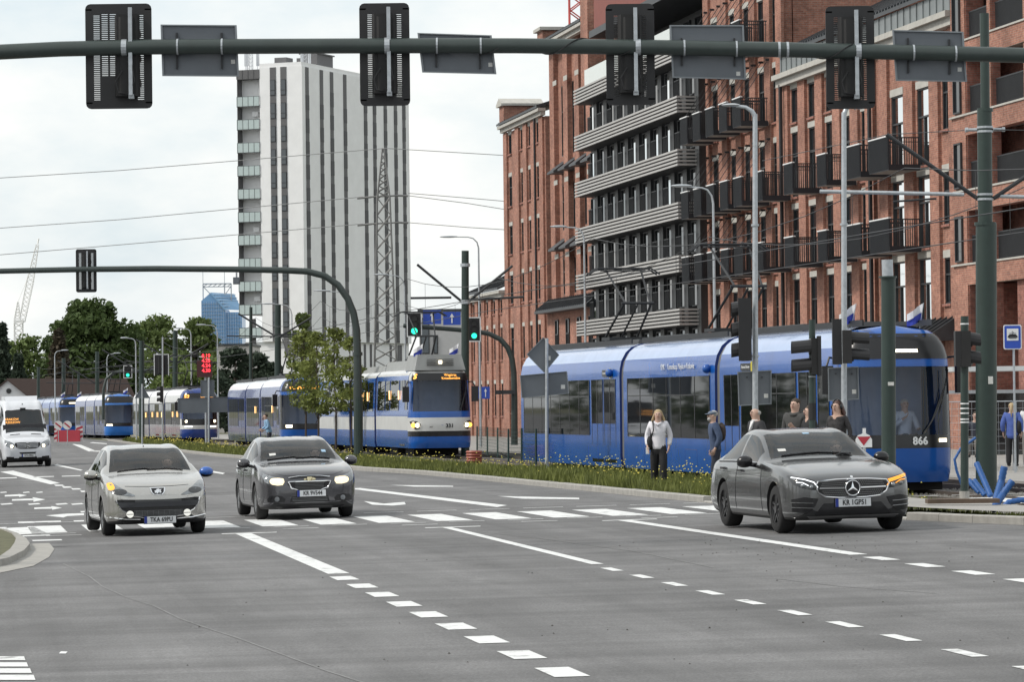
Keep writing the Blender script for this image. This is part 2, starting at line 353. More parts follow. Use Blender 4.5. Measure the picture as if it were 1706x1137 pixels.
def track(y):                                         # centre line of the track the trams stand on
    T = [(40, 15.6), (60, 11.5), (76, 8.26), (105, 2.5), (131, -2.6), (170, -10.1), (228, -20.2), (275, -30.8), (305, -37.8), (360, -51), (460, -75)]
    for (a, xa), (b_, xb) in zip(T, T[1:]):
        if y <= b_ or b_ == 460: return xa + (xb - xa) * (y - a) / (b_ - a)
vg = MB(); gb = MB()
def kerb_x(y):
    for a, b_ in zip(kb, kb[1:]):
        if a.y <= y <= b_.y: return a.x + (b_.x - a.x) * (y - a.y) / (b_.y - a.y)
    return kb[0].x if y < kb[0].y else kb[-1].x - .2 * (y - kb[-1].y)
ys = [46 + 2.0 * k for k in range(14)] + [75 + 5 * k for k in range(50)]
for a, b_ in zip(ys, ys[1:]):
    ka, kb2 = kerb_x(a) + .22, kerb_x(b_) + .22; ta, tb = track(a) - 1.75, track(b_) - 1.75
    lowk = lambda y: .025 if kb[3].y - .2 <= y <= kb[6].y + .2 else .1
    za, zb = G(ka) + lowk(a), G(kb2) + lowk(b_)
    vg.quad((ka, a, za), (ta, a, tz(a) + .03), (tb, b_, tz(b_) + .03), (kb2, b_, zb))
    gb.quad((ta, a, tz(a) + .03), (ta + 7.2, a, tz(a) + .02), (tb + 7.2, b_, tz(b_) + .02), (tb, b_, tz(b_) + .03))
    gb.quad((ta + 7.2, a, tz(a) + .02), (ta + 90, a, tz(a) + .05), (tb + 90, b_, tz(b_) + .05), (tb + 7.2, b_, tz(b_) + .02)) if False else None
verge = vg.build('verge', soil); struct(verge)
struct(gb.build('track_bed', gravel_m))
pv = MB(); slab_m = mat('paving slabs', (.3, .29, .275), .85, var=.18, scale=2.5)
for a, b_ in zip(ys, ys[1:]):
    ta, tb = track(a) + 5.45, track(b_) + 5.45
    pv.quad((ta, a, tz(a) + .12), (ta + 80, a, tz(a) + .12), (tb + 80, b_, tz(b_) + .12), (tb, b_, tz(b_) + .12))
    pv.quad((ta, a, tz(a) - .1), (ta, a, tz(a) + .12), (tb, b_, tz(b_) + .12), (tb, b_, tz(b_) - .1))
struct(pv.build('pavement', slab_m))
# concrete walkway between kerb and ballast on the right
ww = MB()
for a, b_ in zip(ys[2:14], ys[3:15]):
    ka, k2 = kerb_x(a) + .9, kerb_x(b_) + .9
    if a > 68: break
    ww.quad((ka, a, G(ka) + .128), (ka + 2.2, a, G(ka) + .1), (k2 + 2.2, b_, G(k2) + .1), (k2, b_, G(k2) + .128))
struct(ww.build('walkway', slab_m))
rl = MB(); steel = mat('rail steel', (.2, .17, .15), .4, .7, var=.2)
for off_ in (-.72, .72, 2.78, 4.22):
    yy = [44 + 8 * k for k in range(45)]
    for a, b_ in zip(yy, yy[1:]):
        rl.loft([[(track(y) + off_ + dx, y, tz(y) + .03 + dz) for dx, dz in ((-.035, 0), (.035, 0), (.035, .12), (-.035, .12))] for y in (a, b_)])
struct(rl.build('tram_rail', steel))
# left traffic island
isl = [(-60, 884), (10, 893), (30, 900), (44, 909), (50, 918), (40, 930), (15, 943), (-60, 958)]
ip = [gp(*p) for p in isl]; cen = V((-10.0, 52.5, G(-10)))
ik = MB(); ig = MB(); gut = MB()
for i in range(len(ip) - 1):
    p, q = ip[i], ip[i + 1]; a, b_ = p.lerp(cen, .24 / (cen - p).length), q.lerp(cen, .24 / (cen - q).length)
    ik.add([p - V((0, 0, .2)), p + V((0, 0, .11)), a + V((0, 0, .13)), a - V((0, 0, .1)), q - V((0, 0, .2)), q + V((0, 0, .11)), b_ + V((0, 0, .13)), b_ - V((0, 0, .1))], [(0, 1, 5, 4), (1, 2, 6, 5), (2, 3, 7, 6)])
    ig.add([a + V((0, 0, .11)), b_ + V((0, 0, .11)), cen + V((0, 0, .16))], [(0, 1, 2)])
    if i >= 3:
        o1 = cen + (p - cen) * 1.13; o2 = cen + (q - cen) * 1.13; o1.z = G(o1.x); o2.z = G(o2.x)
        gut.quad(p + V((0, 0, .02)), o1 + V((0, 0, .006)), o2 + V((0, 0, .006)), q + V((0, 0, .02)))
struct(ik.build('island_kerb', concrete)); struct(ig.build('island_ground', soil)); struct(gut.build('gutter', concrete))
# ---------------------------------------------------------------- brick complex on the right
BR = brick('orange red brick', (.375, .165, .113), (.27, .107, .074), (.31, .24, .2))
BRD = brick('dark and shaded red brick', (.32, .125, .095), (.22, .08, .062), (.24, .17, .14))  # darker copy of the brick for faces in shade, also used for sills
stone = mat('pale stone trim', (.42, .41, .38), .8, var=.15)
char = mat('charcoal cladding', (.04, .042, .046), .55, var=.12)
fin_m = mat('grey cladding fins', (.032, .034, .037), .5, var=.1)
slat_m = mat('pale aluminium slats', (.4, .39, .38), .45, .1, var=.08)
frame_m = mat('anthracite window frame', (.028, .03, .033), .5, var=.08)
roof_m = mat('dark metal roof', (.045, .05, .056), .5, .2, var=.25, scale=2)
zinc = mat('zinc sheet', (.2, .22, .225), .45, .3, var=.15, scale=2)
soffit = mat('grey concrete soffit', (.36, .35, .33), .8, var=.1)
glass_b = mat('building window glass', (.018, .022, .026), .03, 0, var=0, spec=.5)
glass_l = mat('sky reflecting window glass', (.8, .84, .86), .03, 1, var=0)  # near-white mirror base puts bright sky reflection into chosen panes
balc_m = mat('black balcony panel', (.02, .022, .027), .5, .2, var=.1)
FS = .172; FN = hypot(1, FS); FR = atan2(-1, FS)
def fthing(name, label, cat, group=None): return thing(name, label, cat, (13.6, 158, 0), FR, group)
_wc = {}
def window(par, s, h0, h1, wd, y=.08, mull=1, bright=False, rail=False, lint=0, sill=0):
    k = (round(h1 - h0, 2), wd, mull, bright, rail)
    if k not in _wc:
        a = MB(); H = h1 - h0; t = .06
        a.bx(-wd / 2, -wd / 2 + t, -.05, .05, 0, H); a.bx(wd / 2 - t, wd / 2, -.05, .05, 0, H); a.bx(-wd / 2 + t, wd / 2 - t, -.05, .05, 0, t); a.bx(-wd / 2 + t, wd / 2 - t, -.05, .05, H - t, H)
        if mull: a.bx(-.03, .03, -.045, .045, t, H * .62); a.bx(-wd / 2 + t, wd / 2 - t, -.045, .045, H * .62, H * .62 + .07)
        if rail:
            for q in range(6): x = -wd / 2 + .1 + q * (wd - .2) / 5; a.bx(x - .018, x + .018, -.2, -.17, .02, .95)
            a.bx(-wd / 2, wd / 2, -.205, -.165, .95, 1.0)
        g = MB(); g.quad((-wd / 2 + t, .02, t), (wd / 2 - t, .02, t), (wd / 2 - t, .02, H - t), (-wd / 2 + t, .02, H - t))
        o = a.build('window', frame_m); p = g.build('pane', glass_l if bright else glass_b, o); _wc[k] = (o.data, p.data)
        bpy.data.objects.remove(p); bpy.data.objects.remove(o)
    o = link('window', _wc[k][0], par); o.location = (s, y, h0); link('pane', _wc[k][1], o)
    for nm, on, m, dz, hh, pr in (('lintel', lint, stone, h1 - h0, lint, .03), ('window_sill', sill, BRD, -.1, .1, .1)):
        if on:
            q = (nm, wd, round(hh, 2), y)
            if q not in _wc:
                a = MB(); a.bx(-wd / 2 - .1, wd / 2 + .1, -pr - y, -y - .001, 0, hh); t_ = a.build(nm, m); _wc[q] = t_.data; bpy.data.objects.remove(t_)
            e = link(nm, _wc[q], o); e.location = (0, 0, dz)
    return o
def wall(mb, s0, s1, h0, h1, y0, y1, ops):
    cols = {}
    for a, b, c, d in ops: cols.setdefault((a, b), []).append((c, d))
    x = s0
    for (a, b) in sorted(cols):
        if a > x: mb.bx(x, a, y0, y1, h0, h1)
        z = h0
        for c, d in sorted(cols[(a, b)]):
            if c > z: mb.bx(a, b, y0, y1, z, c)
            z = d
        if z < h1: mb.bx(a, b, y0, y1, z, h1)
        x = b
    if x < s1: mb.bx(x, s1, y0, y1, h0, h1)
def wing(par, s0, s1, top, wins, piers, pw, depth=9, rows=None, wd=.95, lint=True, mwall=None, proj=.14, pier_top=None, bright=()):
    """brick wing: recessed panels with windows between projecting piers"""
    a = MB(); ops = []; li = MB(); si = MB()
    for s in wins:
        for (lo, hi) in rows: ops.append((s - wd / 2, s + wd / 2, lo, hi))
    wall(a, s0, s1, -1, top, 0, .45, ops)
    for p in piers: a.bx(p - pw / 2, p + pw / 2, -proj, 0, -1, pier_top or top)
    a.bx(s0, s1, .5, depth, -1, top - .02)
    a.build('wall', mwall or BR, par)
    for s in wins:
        for (lo, hi) in rows: window(par, s, lo, hi, wd, .08, 1 if hi - lo > 1.5 else 0, s in bright, lint=.26 if lint else 0, sill=1)
def cornice(par, s0, s1, h, roof_h, roofd=6):
    c = MB(); c.bx(s0, s1 + .1, -.3, -.0, h - .45, h - .2); c.bx(s0, s1 + .2, -.5, 0, h - .2, h); c.build('cornice', stone, par)
    r = MB(); r.add([(s0, -.55, h + .02), (s1, -.55, h + .02), (s1, roofd, roof_h), (s0, roofd, roof_h), (s0, -.55, h + .16), (s1, -.55, h + .16), (s1, roofd, roof_h + .15), (s0, roofd, roof_h + .15)], [(0, 1, 2, 3), (4, 5, 6, 7), (0, 1, 5, 4), (1, 2, 6, 5), (2, 3, 7, 6), (3, 0, 4, 7)])
    for k in range(int((s1 - s0) / .8)): x = s0 + .4 + k * .8; r.add([(x, -.5, h + .17), (x + .05, -.5, h + .17), (x + .05, roofd, roof_h + .16), (x, roofd, roof_h + .16), (x, -.5, h + .22), (x + .05, -.5, h + .22), (x + .05, roofd, roof_h + .21), (x, roofd, roof_h + .21)], [(4, 5, 6, 7), (0, 1, 5, 4), (1, 2, 6, 5), (3, 0, 4, 7)])
    r.build('roof', roof_m, par)
def balcony(par, s, wd, rail, rods=True, dep=1.5):
    fl = rail - 1.3; b = MB(); b.bx(s, s + wd, -dep, -.22, fl - .02, fl + .16)
    o = b.build('balcony', soffit, par)
    f = MB(); f.bx(s, s + wd, -dep - .05, -dep, fl - .03, rail)
    n = int(wd / .13)
    for k in range(n): x = s + (k + .5) * wd / n; f.bx(x - .02, x + .02, -dep - .075, -dep - .05, fl, rail - .03)
    f.bx(s + wd, s + wd + .03, -dep - .05, -.25, fl - .04, fl + .2); f.build('front_panel', balc_m, o)
    for e in (s + wd - .05, s + .02):
        r = MB(); r.bx(e, e + .05, -dep, -.25, rail - .06, rail - .01); r.bx(e, e + .03, -dep, -.25, rail - .22, rail - .19)
        for k in range(13): y = -dep + .06 + k * (dep - .36) / 12; r.bx(e, e + .028, y - .014, y + .014, fl + .18, rail - .06)
        r.build('railing', iron, o)
    c = MB(); c.bx(s - .02, s + wd + .02, -dep - .09, -dep + .03, rail, rail + .05); c.build('top_rail', white_p, o)
    if rods:
        for x in (s + .15, s + wd - .1): t = MB(); t.cyl((x, -.2, rail + 1.75), (x, -dep + .1, rail), .018, n=5); t.box((x, -.2, rail + 1.77), (.07, .24, .1)); t.build('tie_rod', iron, o)
    return o
# low far wing
A = fthing('brick_building', 'lowest brick wing at the far end, beside the taller brick block', 'building')
wing(A, -98, -82.6, 9.2, [-95.9 + 2.95 * k for k in range(5)], [-97.3 + 2.95 * k for k in range(6)], 1.2, rows=[(1, 3.2), (4.8, 7), (8, 8.9)], depth=12)
cornice(A, -98, -82.6, 9.5, 13.2, 8)
# tall far block
Bb = fthing('brick_building', 'tall narrow brick block with a chimney pier at its left corner', 'building')
wing(Bb, -82.3, -66.9, 20.0, [-80.0, -75.35, -72.4, -69.45], [-81.4, -76.8, -73.8, -70.9, -67.9], 1.35, rows=[(1.2, 3.4), (4.8, 6.9), (8.5, 10.4), (11.8, 13.7), (15, 17), (18.5, 19.8)], depth=14, wd=1.1)
cornice(Bb, -82.3, -66.9, 20.5, 22.6, 6)
ch = MB(); ch.bx(-82.35, -80.6, -.32, 2.2, 20.5, 21.8); ch.build('chimney', BR, Bb)
cc = MB(); cc.bx(-82.6, -80.4, -.5, 2.4, 21.8, 21.95); cc.ext([(-82.6, -.5, 21.95), (-80.4, -.5, 21.95), (-81.5, -.5, 22.35)], (0, 2.9, 0)); cc.build('chimney_cap', stone, Bb)
dp = MB(); dp.cyl((-68.9, -.34, 0), (-68.9, -.34, 20), .07, n=6); dp.build('downpipe', iron, Bb)
# stepped buttress block
Cc = fthing('brick_building', 'tallest brick block with stepped buttresses and slanted metal caps', 'building')
cw = MB(); ops = []
wins = [-62.9, -59.3, -55.6, -52]
for s in wins: ops += [(s - 1.0, s + .0, lo, hi) for lo, hi in ((8.6, 10.8), (12.6, 15.4), (17.2, 21.6))]
wall(cw, -66.5, -49.9, -1, 24, .5, 1.0, ops); cw.bx(-66.5, -49.6, 1.05, 16, -1, 23.98)
for p in (-65.7, -61.1, -57.4, -53.7): cw.bx(p - .75, p + .75, .2, .5, -1, 24.1)
cw.bx(-66.5, -49.7, -.1, .5, -1, 7.6)
cw.bx(-66.6, -64.7, -.5, 2.0, 24.1, 25.2)
cw.bx(-52.2, -50, -.5, 4, 20, 26.2); cw.build('wall', BR, Cc)
cb = MB(); cb.bx(-66.9, -64.5, -.7, 2.2, 25.2, 25.4); cb.bx(-52.4, -49.8, -.7, 4.2, 26.2, 26.45); cb.build('chimney_cap', stone, Cc)
pc = MB()
for (h, dd) in ((11.4, .75), (16.2, .75)):
    for s in wins: pc.add([(s - 1.1, .5, h + .7), (s + 1.1, .5, h + .7), (s + 1.1, -.45, h), (s - 1.1, -.45, h), (s - 1.1, -.45, h - .12), (s + 1.1, -.45, h - .12), (s + 1.1, .5, h - .12), (s - 1.1, .5, h - .12)], [(0, 1, 2, 3), (2, 3, 4, 5), (0, 3, 4, 7), (1, 2, 5, 6), (4, 5, 6, 7)])
pc.add([(-66.6, .0, 8.3), (-49.7, .0, 8.3), (-49.7, -.9, 7.6), (-66.6, -.9, 7.6), (-66.6, -.9, 7.45), (-49.7, -.9, 7.45), (-49.7, 0, 7.45), (-66.6, 0, 7.45)], [(0, 1, 2, 3), (2, 3, 4, 5), (0, 3, 4, 7), (1, 2, 5, 6), (4, 5, 6, 7)])
for k in range(24): x = -66.3 + k * .7; pc.ext([(x, 0, 8.31), (x, -.9, 7.61), (x, -.9, 7.7), (x, 0, 8.4)], (.06, 0, 0))
pc.build('metal_cap', roof_m, Cc)
for s in wins:
    for lo, hi in ((12.6, 15.4), (8.6, 10.8), (17.2, 21.6)): window(Cc, s - .5, lo, hi, 1.0, .55, lint=.3)
    for lo, hi in ((4.5, 7.0), (1, 3.4)): window(Cc, s, lo, hi, 1.0, -.14, lint=.3, sill=1)
cornice(Cc, -64.7, -52.2, 24.4, 27, 5)
# charcoal block with striped balconies
D = fthing('apartment_building', 'charcoal apartment block with striped pale balcony bands between brick blocks', 'building')
TOPS = [6.63 + 2.69 * k for k in range(6)]
dw = MB(); dw.bx(-49.2, -21.7, 0, 15, -1, 20.2); dw.bx(-47, -21.7, 2.2, 14, 20.2, 23); dw.build('wall', char, D)
xs_ = [-48.6 + 2.95 * k for k in range(10)]
for x in xs_: fn = MB(); fn.bx(x + .1, x + 1.0, -.5, 0, -1, 20); fn.build('fin', fin_m, D)
for fl in range(6):
    for i, x in enumerate(xs_):
        br = (i in (0, 4, 5, 6, 7) and fl == 4) or (i in (0, 7) and fl == 5) or (i == 7 and fl == 3)
        window(D, x - .52, TOPS[fl] - 2.6 if fl else 2.0, TOPS[fl] - .95 if fl else 5.6, 1.2, -.44, 0, br, rail=True)
for k, t in enumerate(TOPS):
    bd = MB(); bk = MB()
    for j in range(5): h = t - .05 - j * .185; bd.bx(-49.4, -21.6, -1.5, -1.38, h - .1, h); bd.bx(-49.4, -49.28, -1.38, 0, h - .1, h); bd.bx(-21.72, -21.6, -1.38, -.2, h - .1, h)
    bk.bx(-49.3, -21.7, -1.36, -1.3, t - .85, t - .03); bk.bx(-49.3, -21.7, -1.3, -.51, t - .9, t - .8)
    o = bd.build('balcony_band', slat_m, D); bk.build('balcony_slab', char, o)
tp = MB(); tp.bx(-47.5, -21.7, -.9, 14, 22.9, 23.3); tp.build('roof_slab', roof_m, D)
tr2 = MB(); tr2.bx(-47.5, -21.7, -.6, 13, 23.3, 25.3); tr2.build('roof_upstand', mat('rust red sheet', (.2, .05, .035), .6, var=.15), D)
gb_ = MB(); gb_.bx(-47.0, -24, -1.3, -1.27, 20.12, 21.0); gb_.build('glass_parapet', mat('frosted glass parapet', (.55, .6, .58), .15, var=.04), D)
for k in range(8): window(D, -44 + k * 2.9, 20.6, 22.6, 1.6, 2.15, 0, k > 4)
# brick wing with rows of black balconies
Eb = fthing('brick_building', 'tall brick block with rows of small black balconies next to the charcoal block', 'building')
wing(Eb, -21.5, -5.6, 24, [-19.5, -15.6, -12.7, -9.75, -7.0], [-20.9, -17.0, -14.05, -11.1, -8.15, -5.9], 1.15, rows=[(.8, 3.6), (4.6, 7.2), (7.85, 10.6), (11.15, 13.9), (14.85, 17.4), (18.35, 20.8)], depth=14, wd=1.15)
for r_ in (19.65, 16.05, 12.33, 9.08):
    for k in range(5): balcony(Eb, -20.6 + 2.85 * k, 1.6, r_)
for r_ in (12.33, 9.08): balcony(Eb, -5.1, 1.5, r_, False)
# middle wing
F = fthing('brick_building', 'lower brick wing with pale cornice and black balconies, middle of the facade', 'building')
fw = [-3.6, -.5, 2.5, 5.5, 8.35]; fp = [-5.0, -1.9, 1.15, 4.1, 7.0, 9.4, 11.6, 15.3, 18.85, 21.5]
fa = MB(); ops = []; small = [(.8, 3.7), (4.7, 7.4), (7.85, 10.6), (11.15, 14.1), (14.55, 16.1)]; rw = [(5.6, 7.4), (8.7, 10.75), (12.4, 14.7)]
wide = [13.25, 17.0]; wr = [(4.75, 7.5), (7.9, 10.8), (11.2, 14.3)]; rgt = [20.1]
for s in fw: ops += [(s - .55, s + .55, lo, hi) for lo, hi in small]
for s in wide: ops += [(s - .85, s + .85, lo, hi) for lo, hi in wr]
for s in rgt: ops += [(s - .45, s + .45, lo, hi) for lo, hi in rw]
wall(fa, -5.6, 22, -1, 16.3, 0, .45, ops); fa.bx(-5.55, 22, .5, 14, -1, 16.2)
for p in fp:
    if p > -5.2: fa.bx(p - .62, p + .62, -.14, 0, -1, 16.3)
fa.build('wall', BR, F)
for s in fw:
    for lo, hi in small: window(F, s, lo, hi, 1.1, .08, hi - lo > 1.6, lint=.26, sill=1)
for s in wide:
    for lo, hi in wr: window(F, s, lo, hi, 1.7, .08, 1, True, lint=.3, sill=1)
for s in rgt:
    for lo, hi in rw: window(F, s, lo, hi, .9, .08, lint=.3, sill=1)
for r_ in (12.33, 9.08):
    for s, wd in ((.4, 1.6), (6.2, 1.5), (10.4, 2.7), (14.5, 2.8)): balcony(F, s, wd, r_, False)
cn = MB(); cn.bx(-5.7, 22, -.55, 0, 16.62, 16.85); cn.bx(-5.7, 22, -.35, 0, 16.3, 16.62); cn.build('cornice', stone, F)
zb = MB(); zb.bx(-5.6, 22, -.15, .1, 16.85, 17.7)
for k in range(30): x = -5.3 + k * .92; zb.bx(x, x + .04, -.19, -.15, 16.86, 17.7)
zb.build('zinc_band', zinc, F)
rf = MB(); rf.ext([(-5.55, -.3, 17.7), (-5.55, -.3, 17.85), (-5.55, 6, 20.9), (-5.55, 6, 20.7)], (27.5, 0, 0))
for k in range(60): x = -5.4 + k * .45; rf.ext([(x, -.3, 17.86), (x, -.3, 17.95), (x, 6, 21.0), (x, 6, 20.9)], (.12, 0, 0))
rf.build('roof', roof_m, F)
pn = MB(); pn.bx(8, 22, 3, 12, 18, 24); pn.build('penthouse', char, F)
for x in (-5.0, 10.1): dp = MB(); dp.cyl((x, -.3, 0), (x, -.3, 16.4), .09, n=6); dp.build('downpipe', iron, F)
aw = MB(); aw.ext([(16, -.2, 5.0), (16, -1.3, 4.3), (16, -1.3, 4.15), (16, -.2, 4.15)], (5.5, 0, 0))
for k in range(8): x = 16 + k * .75; aw.ext([(x, -.2, 5.01), (x, -1.3, 4.31), (x, -1.3, 4.4), (x, -.2, 5.1)], (.06, 0, 0))
aw.build('awning', roof_m, F)
# right block with loggias
Gg = fthing('brick_building', 'brick block with deep dark loggias and railings at the right edge', 'building')
ga = MB(); BT = [6.95, 9.75, 12.62, 15.45, 18.3]
ga.bx(22.0, 23.9, -.3, .4, -1, 21); ga.bx(22.1, 46, 1.6, 12, -1, 21)
for t in BT: ga.bx(23.9, 46, -.35, .0, t - .75, t)
for x in (26.9, 31.2, 35.5, 39.8): ga.bx(x - .22, x + .22, -.3, .0, 4.5, 21)
for x in (25.3, 30.3, 34.8): ga.bx(x - .9, x + .5, -.2, 1.6, -1, 6.2)
ga.build('wall', BRD, Gg)  # side and inner faces take the darker brick, their shade put into the colour
gf = MB(); gf.bx(22.05, 23.85, -.36, -.3, -1, 21)
for t in BT: gf.bx(23.9, 46, -.41, -.35, t - .75, t)
for x in (26.9, 31.2, 35.5, 39.8): gf.bx(x - .2, x + .2, -.37, -.31, 6.9, 21)
gf.build('brick_band', BR, Gg)  # thin front skins in the lit brick tone
gs = MB()
for t in BT: gs.bx(23.9, 46, 0, 1.6, t - .4, t - .1)
gs.build('loggia_slab', soffit, Gg)
for t in BT:
    for x0_, x1_ in ((23.9, 26.65), (27.15, 30.95), (31.45, 35.25)):
        r = MB(); r.bx(x0_, x1_, -.2, -.15, t + 1.08, t + 1.13); n = int((x1_ - x0_) / .11)
        for k in range(n): x = x0_ + (k + .5) * (x1_ - x0_) / n; r.bx(x - .022, x + .022, -.19, -.15, t, t + 1.08)
        r.build('railing', iron, Gg)
    window(Gg, 22.95, t + .15, t + 1.9, .9, -.40, 0); 
    window(Gg, 29, t - .05, t + 2, 1.8, 1.55, 1)
cp = MB()
for t in BT: cp.bx(22, 46, -.46, -.1, t, t + .07)
cp.build('coping', stone, Gg)
# ---------------------------------------------------------------- white tower
render_w = mat('white render', (.775, .78, .79), .85, var=.06, scale=.5)
tgrey = mat('grey facade panel', (.11, .11, .115), .7, var=.1)
tw_glass = mat('tower window glass', (.05, .06, .07), .05, 0, var=0, spec=.9)
tdark = mat('dark facade strip', (.022, .023, .027), .5, var=.15)
C0 = at(509, 668, 455); TA = atan2(.93, .37)         # local x along the right face, local y along the left face
T = thing('tower_block', 'tall white residential tower with narrow dark window strips and a stack of glass balconies', 'tower', (C0.x, 455, 0), TA)
def lr(px):                                           # distance along the right face
    u = (px - 853) / 5917; return (u * 455 - C0.x) / (.37 - u * .93)
def ll(px): u = (px - 853) / 5917; return (C0.x - u * 455) / (.93 + u * .37)
tb = MB(); tb.bx(0, 34.5, 0, ll(437), 10, 45.4); tb.bx(1.5, 34, ll(437), ll(399), 13.5, 44.5); tb.bx(.5, 34.5, .4, ll(405), -3, 10)
tb.bx(.05, 34.3, .1, ll(437), 45.4, 45.9); tb.bx(1.2, 6, ll(437), ll(437) + .1, 13, 44.6); tb.build('wall', render_w, T)
H0, ST = 43.55, 2.99
sp = MB(); wnd = [lr(p) for p in (516, 540, 557, 579, 613, 628, 646, 663, 677)]; lw = [ll(459.5), ll(477)]
for x in wnd: sp.bx(x - .5, x + .5, -.06, 0, 10.05, 45.3)
for y in lw: sp.bx(-.06, 0, y - .42, y + .42, 10.05, 45.35)
for x in [lr(p) for p in (547, 566, 612, 622, 655, 668, 672)]: sp.bx(x - .3, x + .3, .32, .4, 0, 9.8)
sp.bx(.42, .5, ll(424), ll(415), 0, 13); sp.bx(-.02, .5, ll(494), ll(474), 8, 9.95)
sp.build('facade_strip', tgrey, T)
for x in wnd:
    for k in range(11): o_ = (int(x * 7) % 3) * .9; h = 42.6 - k * ST - o_; dk = MB(); dk.bx(x - .51, x + .51, -.09, -.06, max(10.1, h - 1.9), h); dk.build('window_strip', tdark, T)
def tw(par, y, h):
    a = MB(); a.bx(-.1, -.06, y - .4, y + .4, h, h + 2.05); o = a.build('window', tdark, par)
    g = MB(); g.bx(-.13, -.1, y - .28, y + .34, h + .7, h + 1.98); g.bx(-.13, -.1, y - .28, y + .34, h + .08, h + .62); g.build('pane', tw_glass, o)
for y in lw:
    for k in range(11): tw(T, y, H0 - 1.85 - k * ST)
bal_g = mat('pale balcony glass', (.42, .5, .5), .1, var=.08, spec=.7)
ya, yb = ll(437), ll(399)
for k in range(11):
    h = H0 - 1.35 - 1.6 - k * ST; b = MB(); b.bx(0, 1.48, ya + .02, yb, h - .15, h + .02); o = b.build('balcony', render_w, T)
    g = MB(); g.bx(-.08, -.03, ya + .05, yb, h - .1, h + 1.12); g.bx(-.02, 1.45, yb + .0, yb + .05, h - .1, h + 1.12); g.build('glass_railing', bal_g, o)
    p = MB()
    for q in range(5): y = ya + .05 + q * (yb - ya - .1) / 4; p.bx(-.1, -.08, y - .025, y + .025, h - .15, h + 1.15)
    p.bx(-.1, -.08, ya, yb, h - .2, h - .1); p.bx(-.1, -.02, ya, yb, h + 1.12, h + 1.16); p.build('railing_post', frame_m, o)
    if k in (1, 6, 9):
        ac = MB(); ac.bx(.8, 1.45, ya + .7, ya + 1.5, h + 1.6, h + 2.2); ac.build('air_conditioner', white_p, o)
bt = MB(); bt.bx(0, 4, ya + .02, yb, 44.0, 45.2); bt.bx(0.1, 1.5, yb - .02, yb + .03, 13.5, 44)
for q in range(5): y = ya + q * (yb - ya) / 4; bt.bx(-.05, 0, y, y + .04, 44, 45.2)
bt.build('parapet', tgrey, T)
an = MB()
def mast(b, x, y, z, h, w_):
    for dx, dy in ((0, 0), (w_, 0), (0, w_), (w_, w_)): b.bx(x + dx - .03, x + dx + .03, y + dy - .03, y + dy + .03, z, z + h)
    for k in range(int(h / w_)): z0 = z + k * w_; b.cyl((x, y, z0), (x + w_, y, z0 + w_), .025, n=4); b.cyl((x, y, z0), (x, y + w_, z0 + w_), .025, n=4)
mast(an, 2, ll(412), 45.2, 2.6, .5); an.build('antenna', alu, T); an = MB(); mast(an, 3, ll(497), 45.9, 2.2, .5)
an.build('antenna', alu, T)
for x, y in ((2, ll(403)), (2.5, ll(420)), (1.6, ll(407)), (3.3, ll(490)), (2.8, ll(505))): an = MB(); an.bx(x, x + .12, y - .2, y + .2, 45.9, 47.6); an.cyl((x, y, 45.2), (x, y, 47.8), .04, n=5); an.build('antenna', alu, T)
rb = MB(); rb.bx(4, 6, ll(460), ll(440), 45.9, 47.0); rb.bx(9, 14, 2, 4.4, 45.9, 47.8); rb.bx(4, 4.6, 2, 2.6, 45.9, 46.8); rb.bx(9, 14.2, 1.8, 4.6, 47.8, 47.95); rb.build('roof_box', tgrey, T)
# ---------------------------------------------------------------- distant buildings
bg_m = mat('hazy blue curtain wall', (.16, .33, .58), .25, 0, var=.12, scale=.05)  # blue glass with distance haze and sky reflection put into its colour
bl = thing('office_tower', 'far blue glass office tower with sloping roof and a steel frame on top', 'tower', at(372, 668, 2500), 0)
K = 2500 / 5917
def X(p): return (p - 372) * K
def Z(p): return (674 - p) * K - 1
b = MB(); b.ext([(X(337), 0, -20), (X(337), 0, Z(505)), (X(352), 0, Z(492)), (X(377), 0, Z(520)), (X(377), 0, -20)], (0, 40, 0)); b.ext([(X(377), 2, -20), (X(377), 2, Z(524)), (X(404), 2, Z(524)), (X(404), 2, -20)], (0, 36, 0)); b.build('curtain_wall', bg_m, bl)
b = MB(); b.quad((X(353), -1, Z(491)), (X(390), 12, Z(493)), (X(404), 6, Z(521)), (X(378), -1, Z(520))); b.ext([(X(353), -1, Z(491)), (X(378), -1, Z(520)), (X(377), -1, Z(522)), (X(352), -1, Z(493))], (0, 30, 0)); b.build('roof', mat('blue roof glass', (.2, .36, .56), .25, .2, var=.1, scale=.1), bl)
b = MB()
for p in range(338, 404, 4): b.bx(X(p) - .1, X(p) + .1, -.5, -.1, -20, Z(506 if p < 377 else 525))
for q in range(510, 600, 6): b.bx(X(338), X(376), -.5, -.1, Z(q) - .1, Z(q) + .1)
for q in range(527, 600, 6): b.bx(X(378), X(403), 1.5, 1.9, Z(q) - .1, Z(q) + .1)
for q in range(496, 520, 5): b.cyl((X(354 + (q - 492) * .9), -1.5, Z(q) + .6), (X(391 + (q - 492) * .45), 10, Z(q) + .6), .25, n=4)
b.build('mullion', mat('pale mullion', (.4, .52, .66), .5, var=0), bl)
b = MB(); ant = mat('hazy steel', (.33, .37, .42), .6, var=0)
for p in (339, 375, 386): b.cyl((X(p), 6, Z(520)), (X(p), 6, Z(476)), .4, n=4)
b.cyl((X(339), 6, Z(476)), (X(386), 6, Z(476)), .45, n=4); b.cyl((X(339), 6, Z(481)), (X(386), 6, Z(481)), .3, n=4)
for p in range(339, 384, 8): b.cyl((X(p), 6, Z(481)), (X(p + 8), 6, Z(476)), .25, n=4)
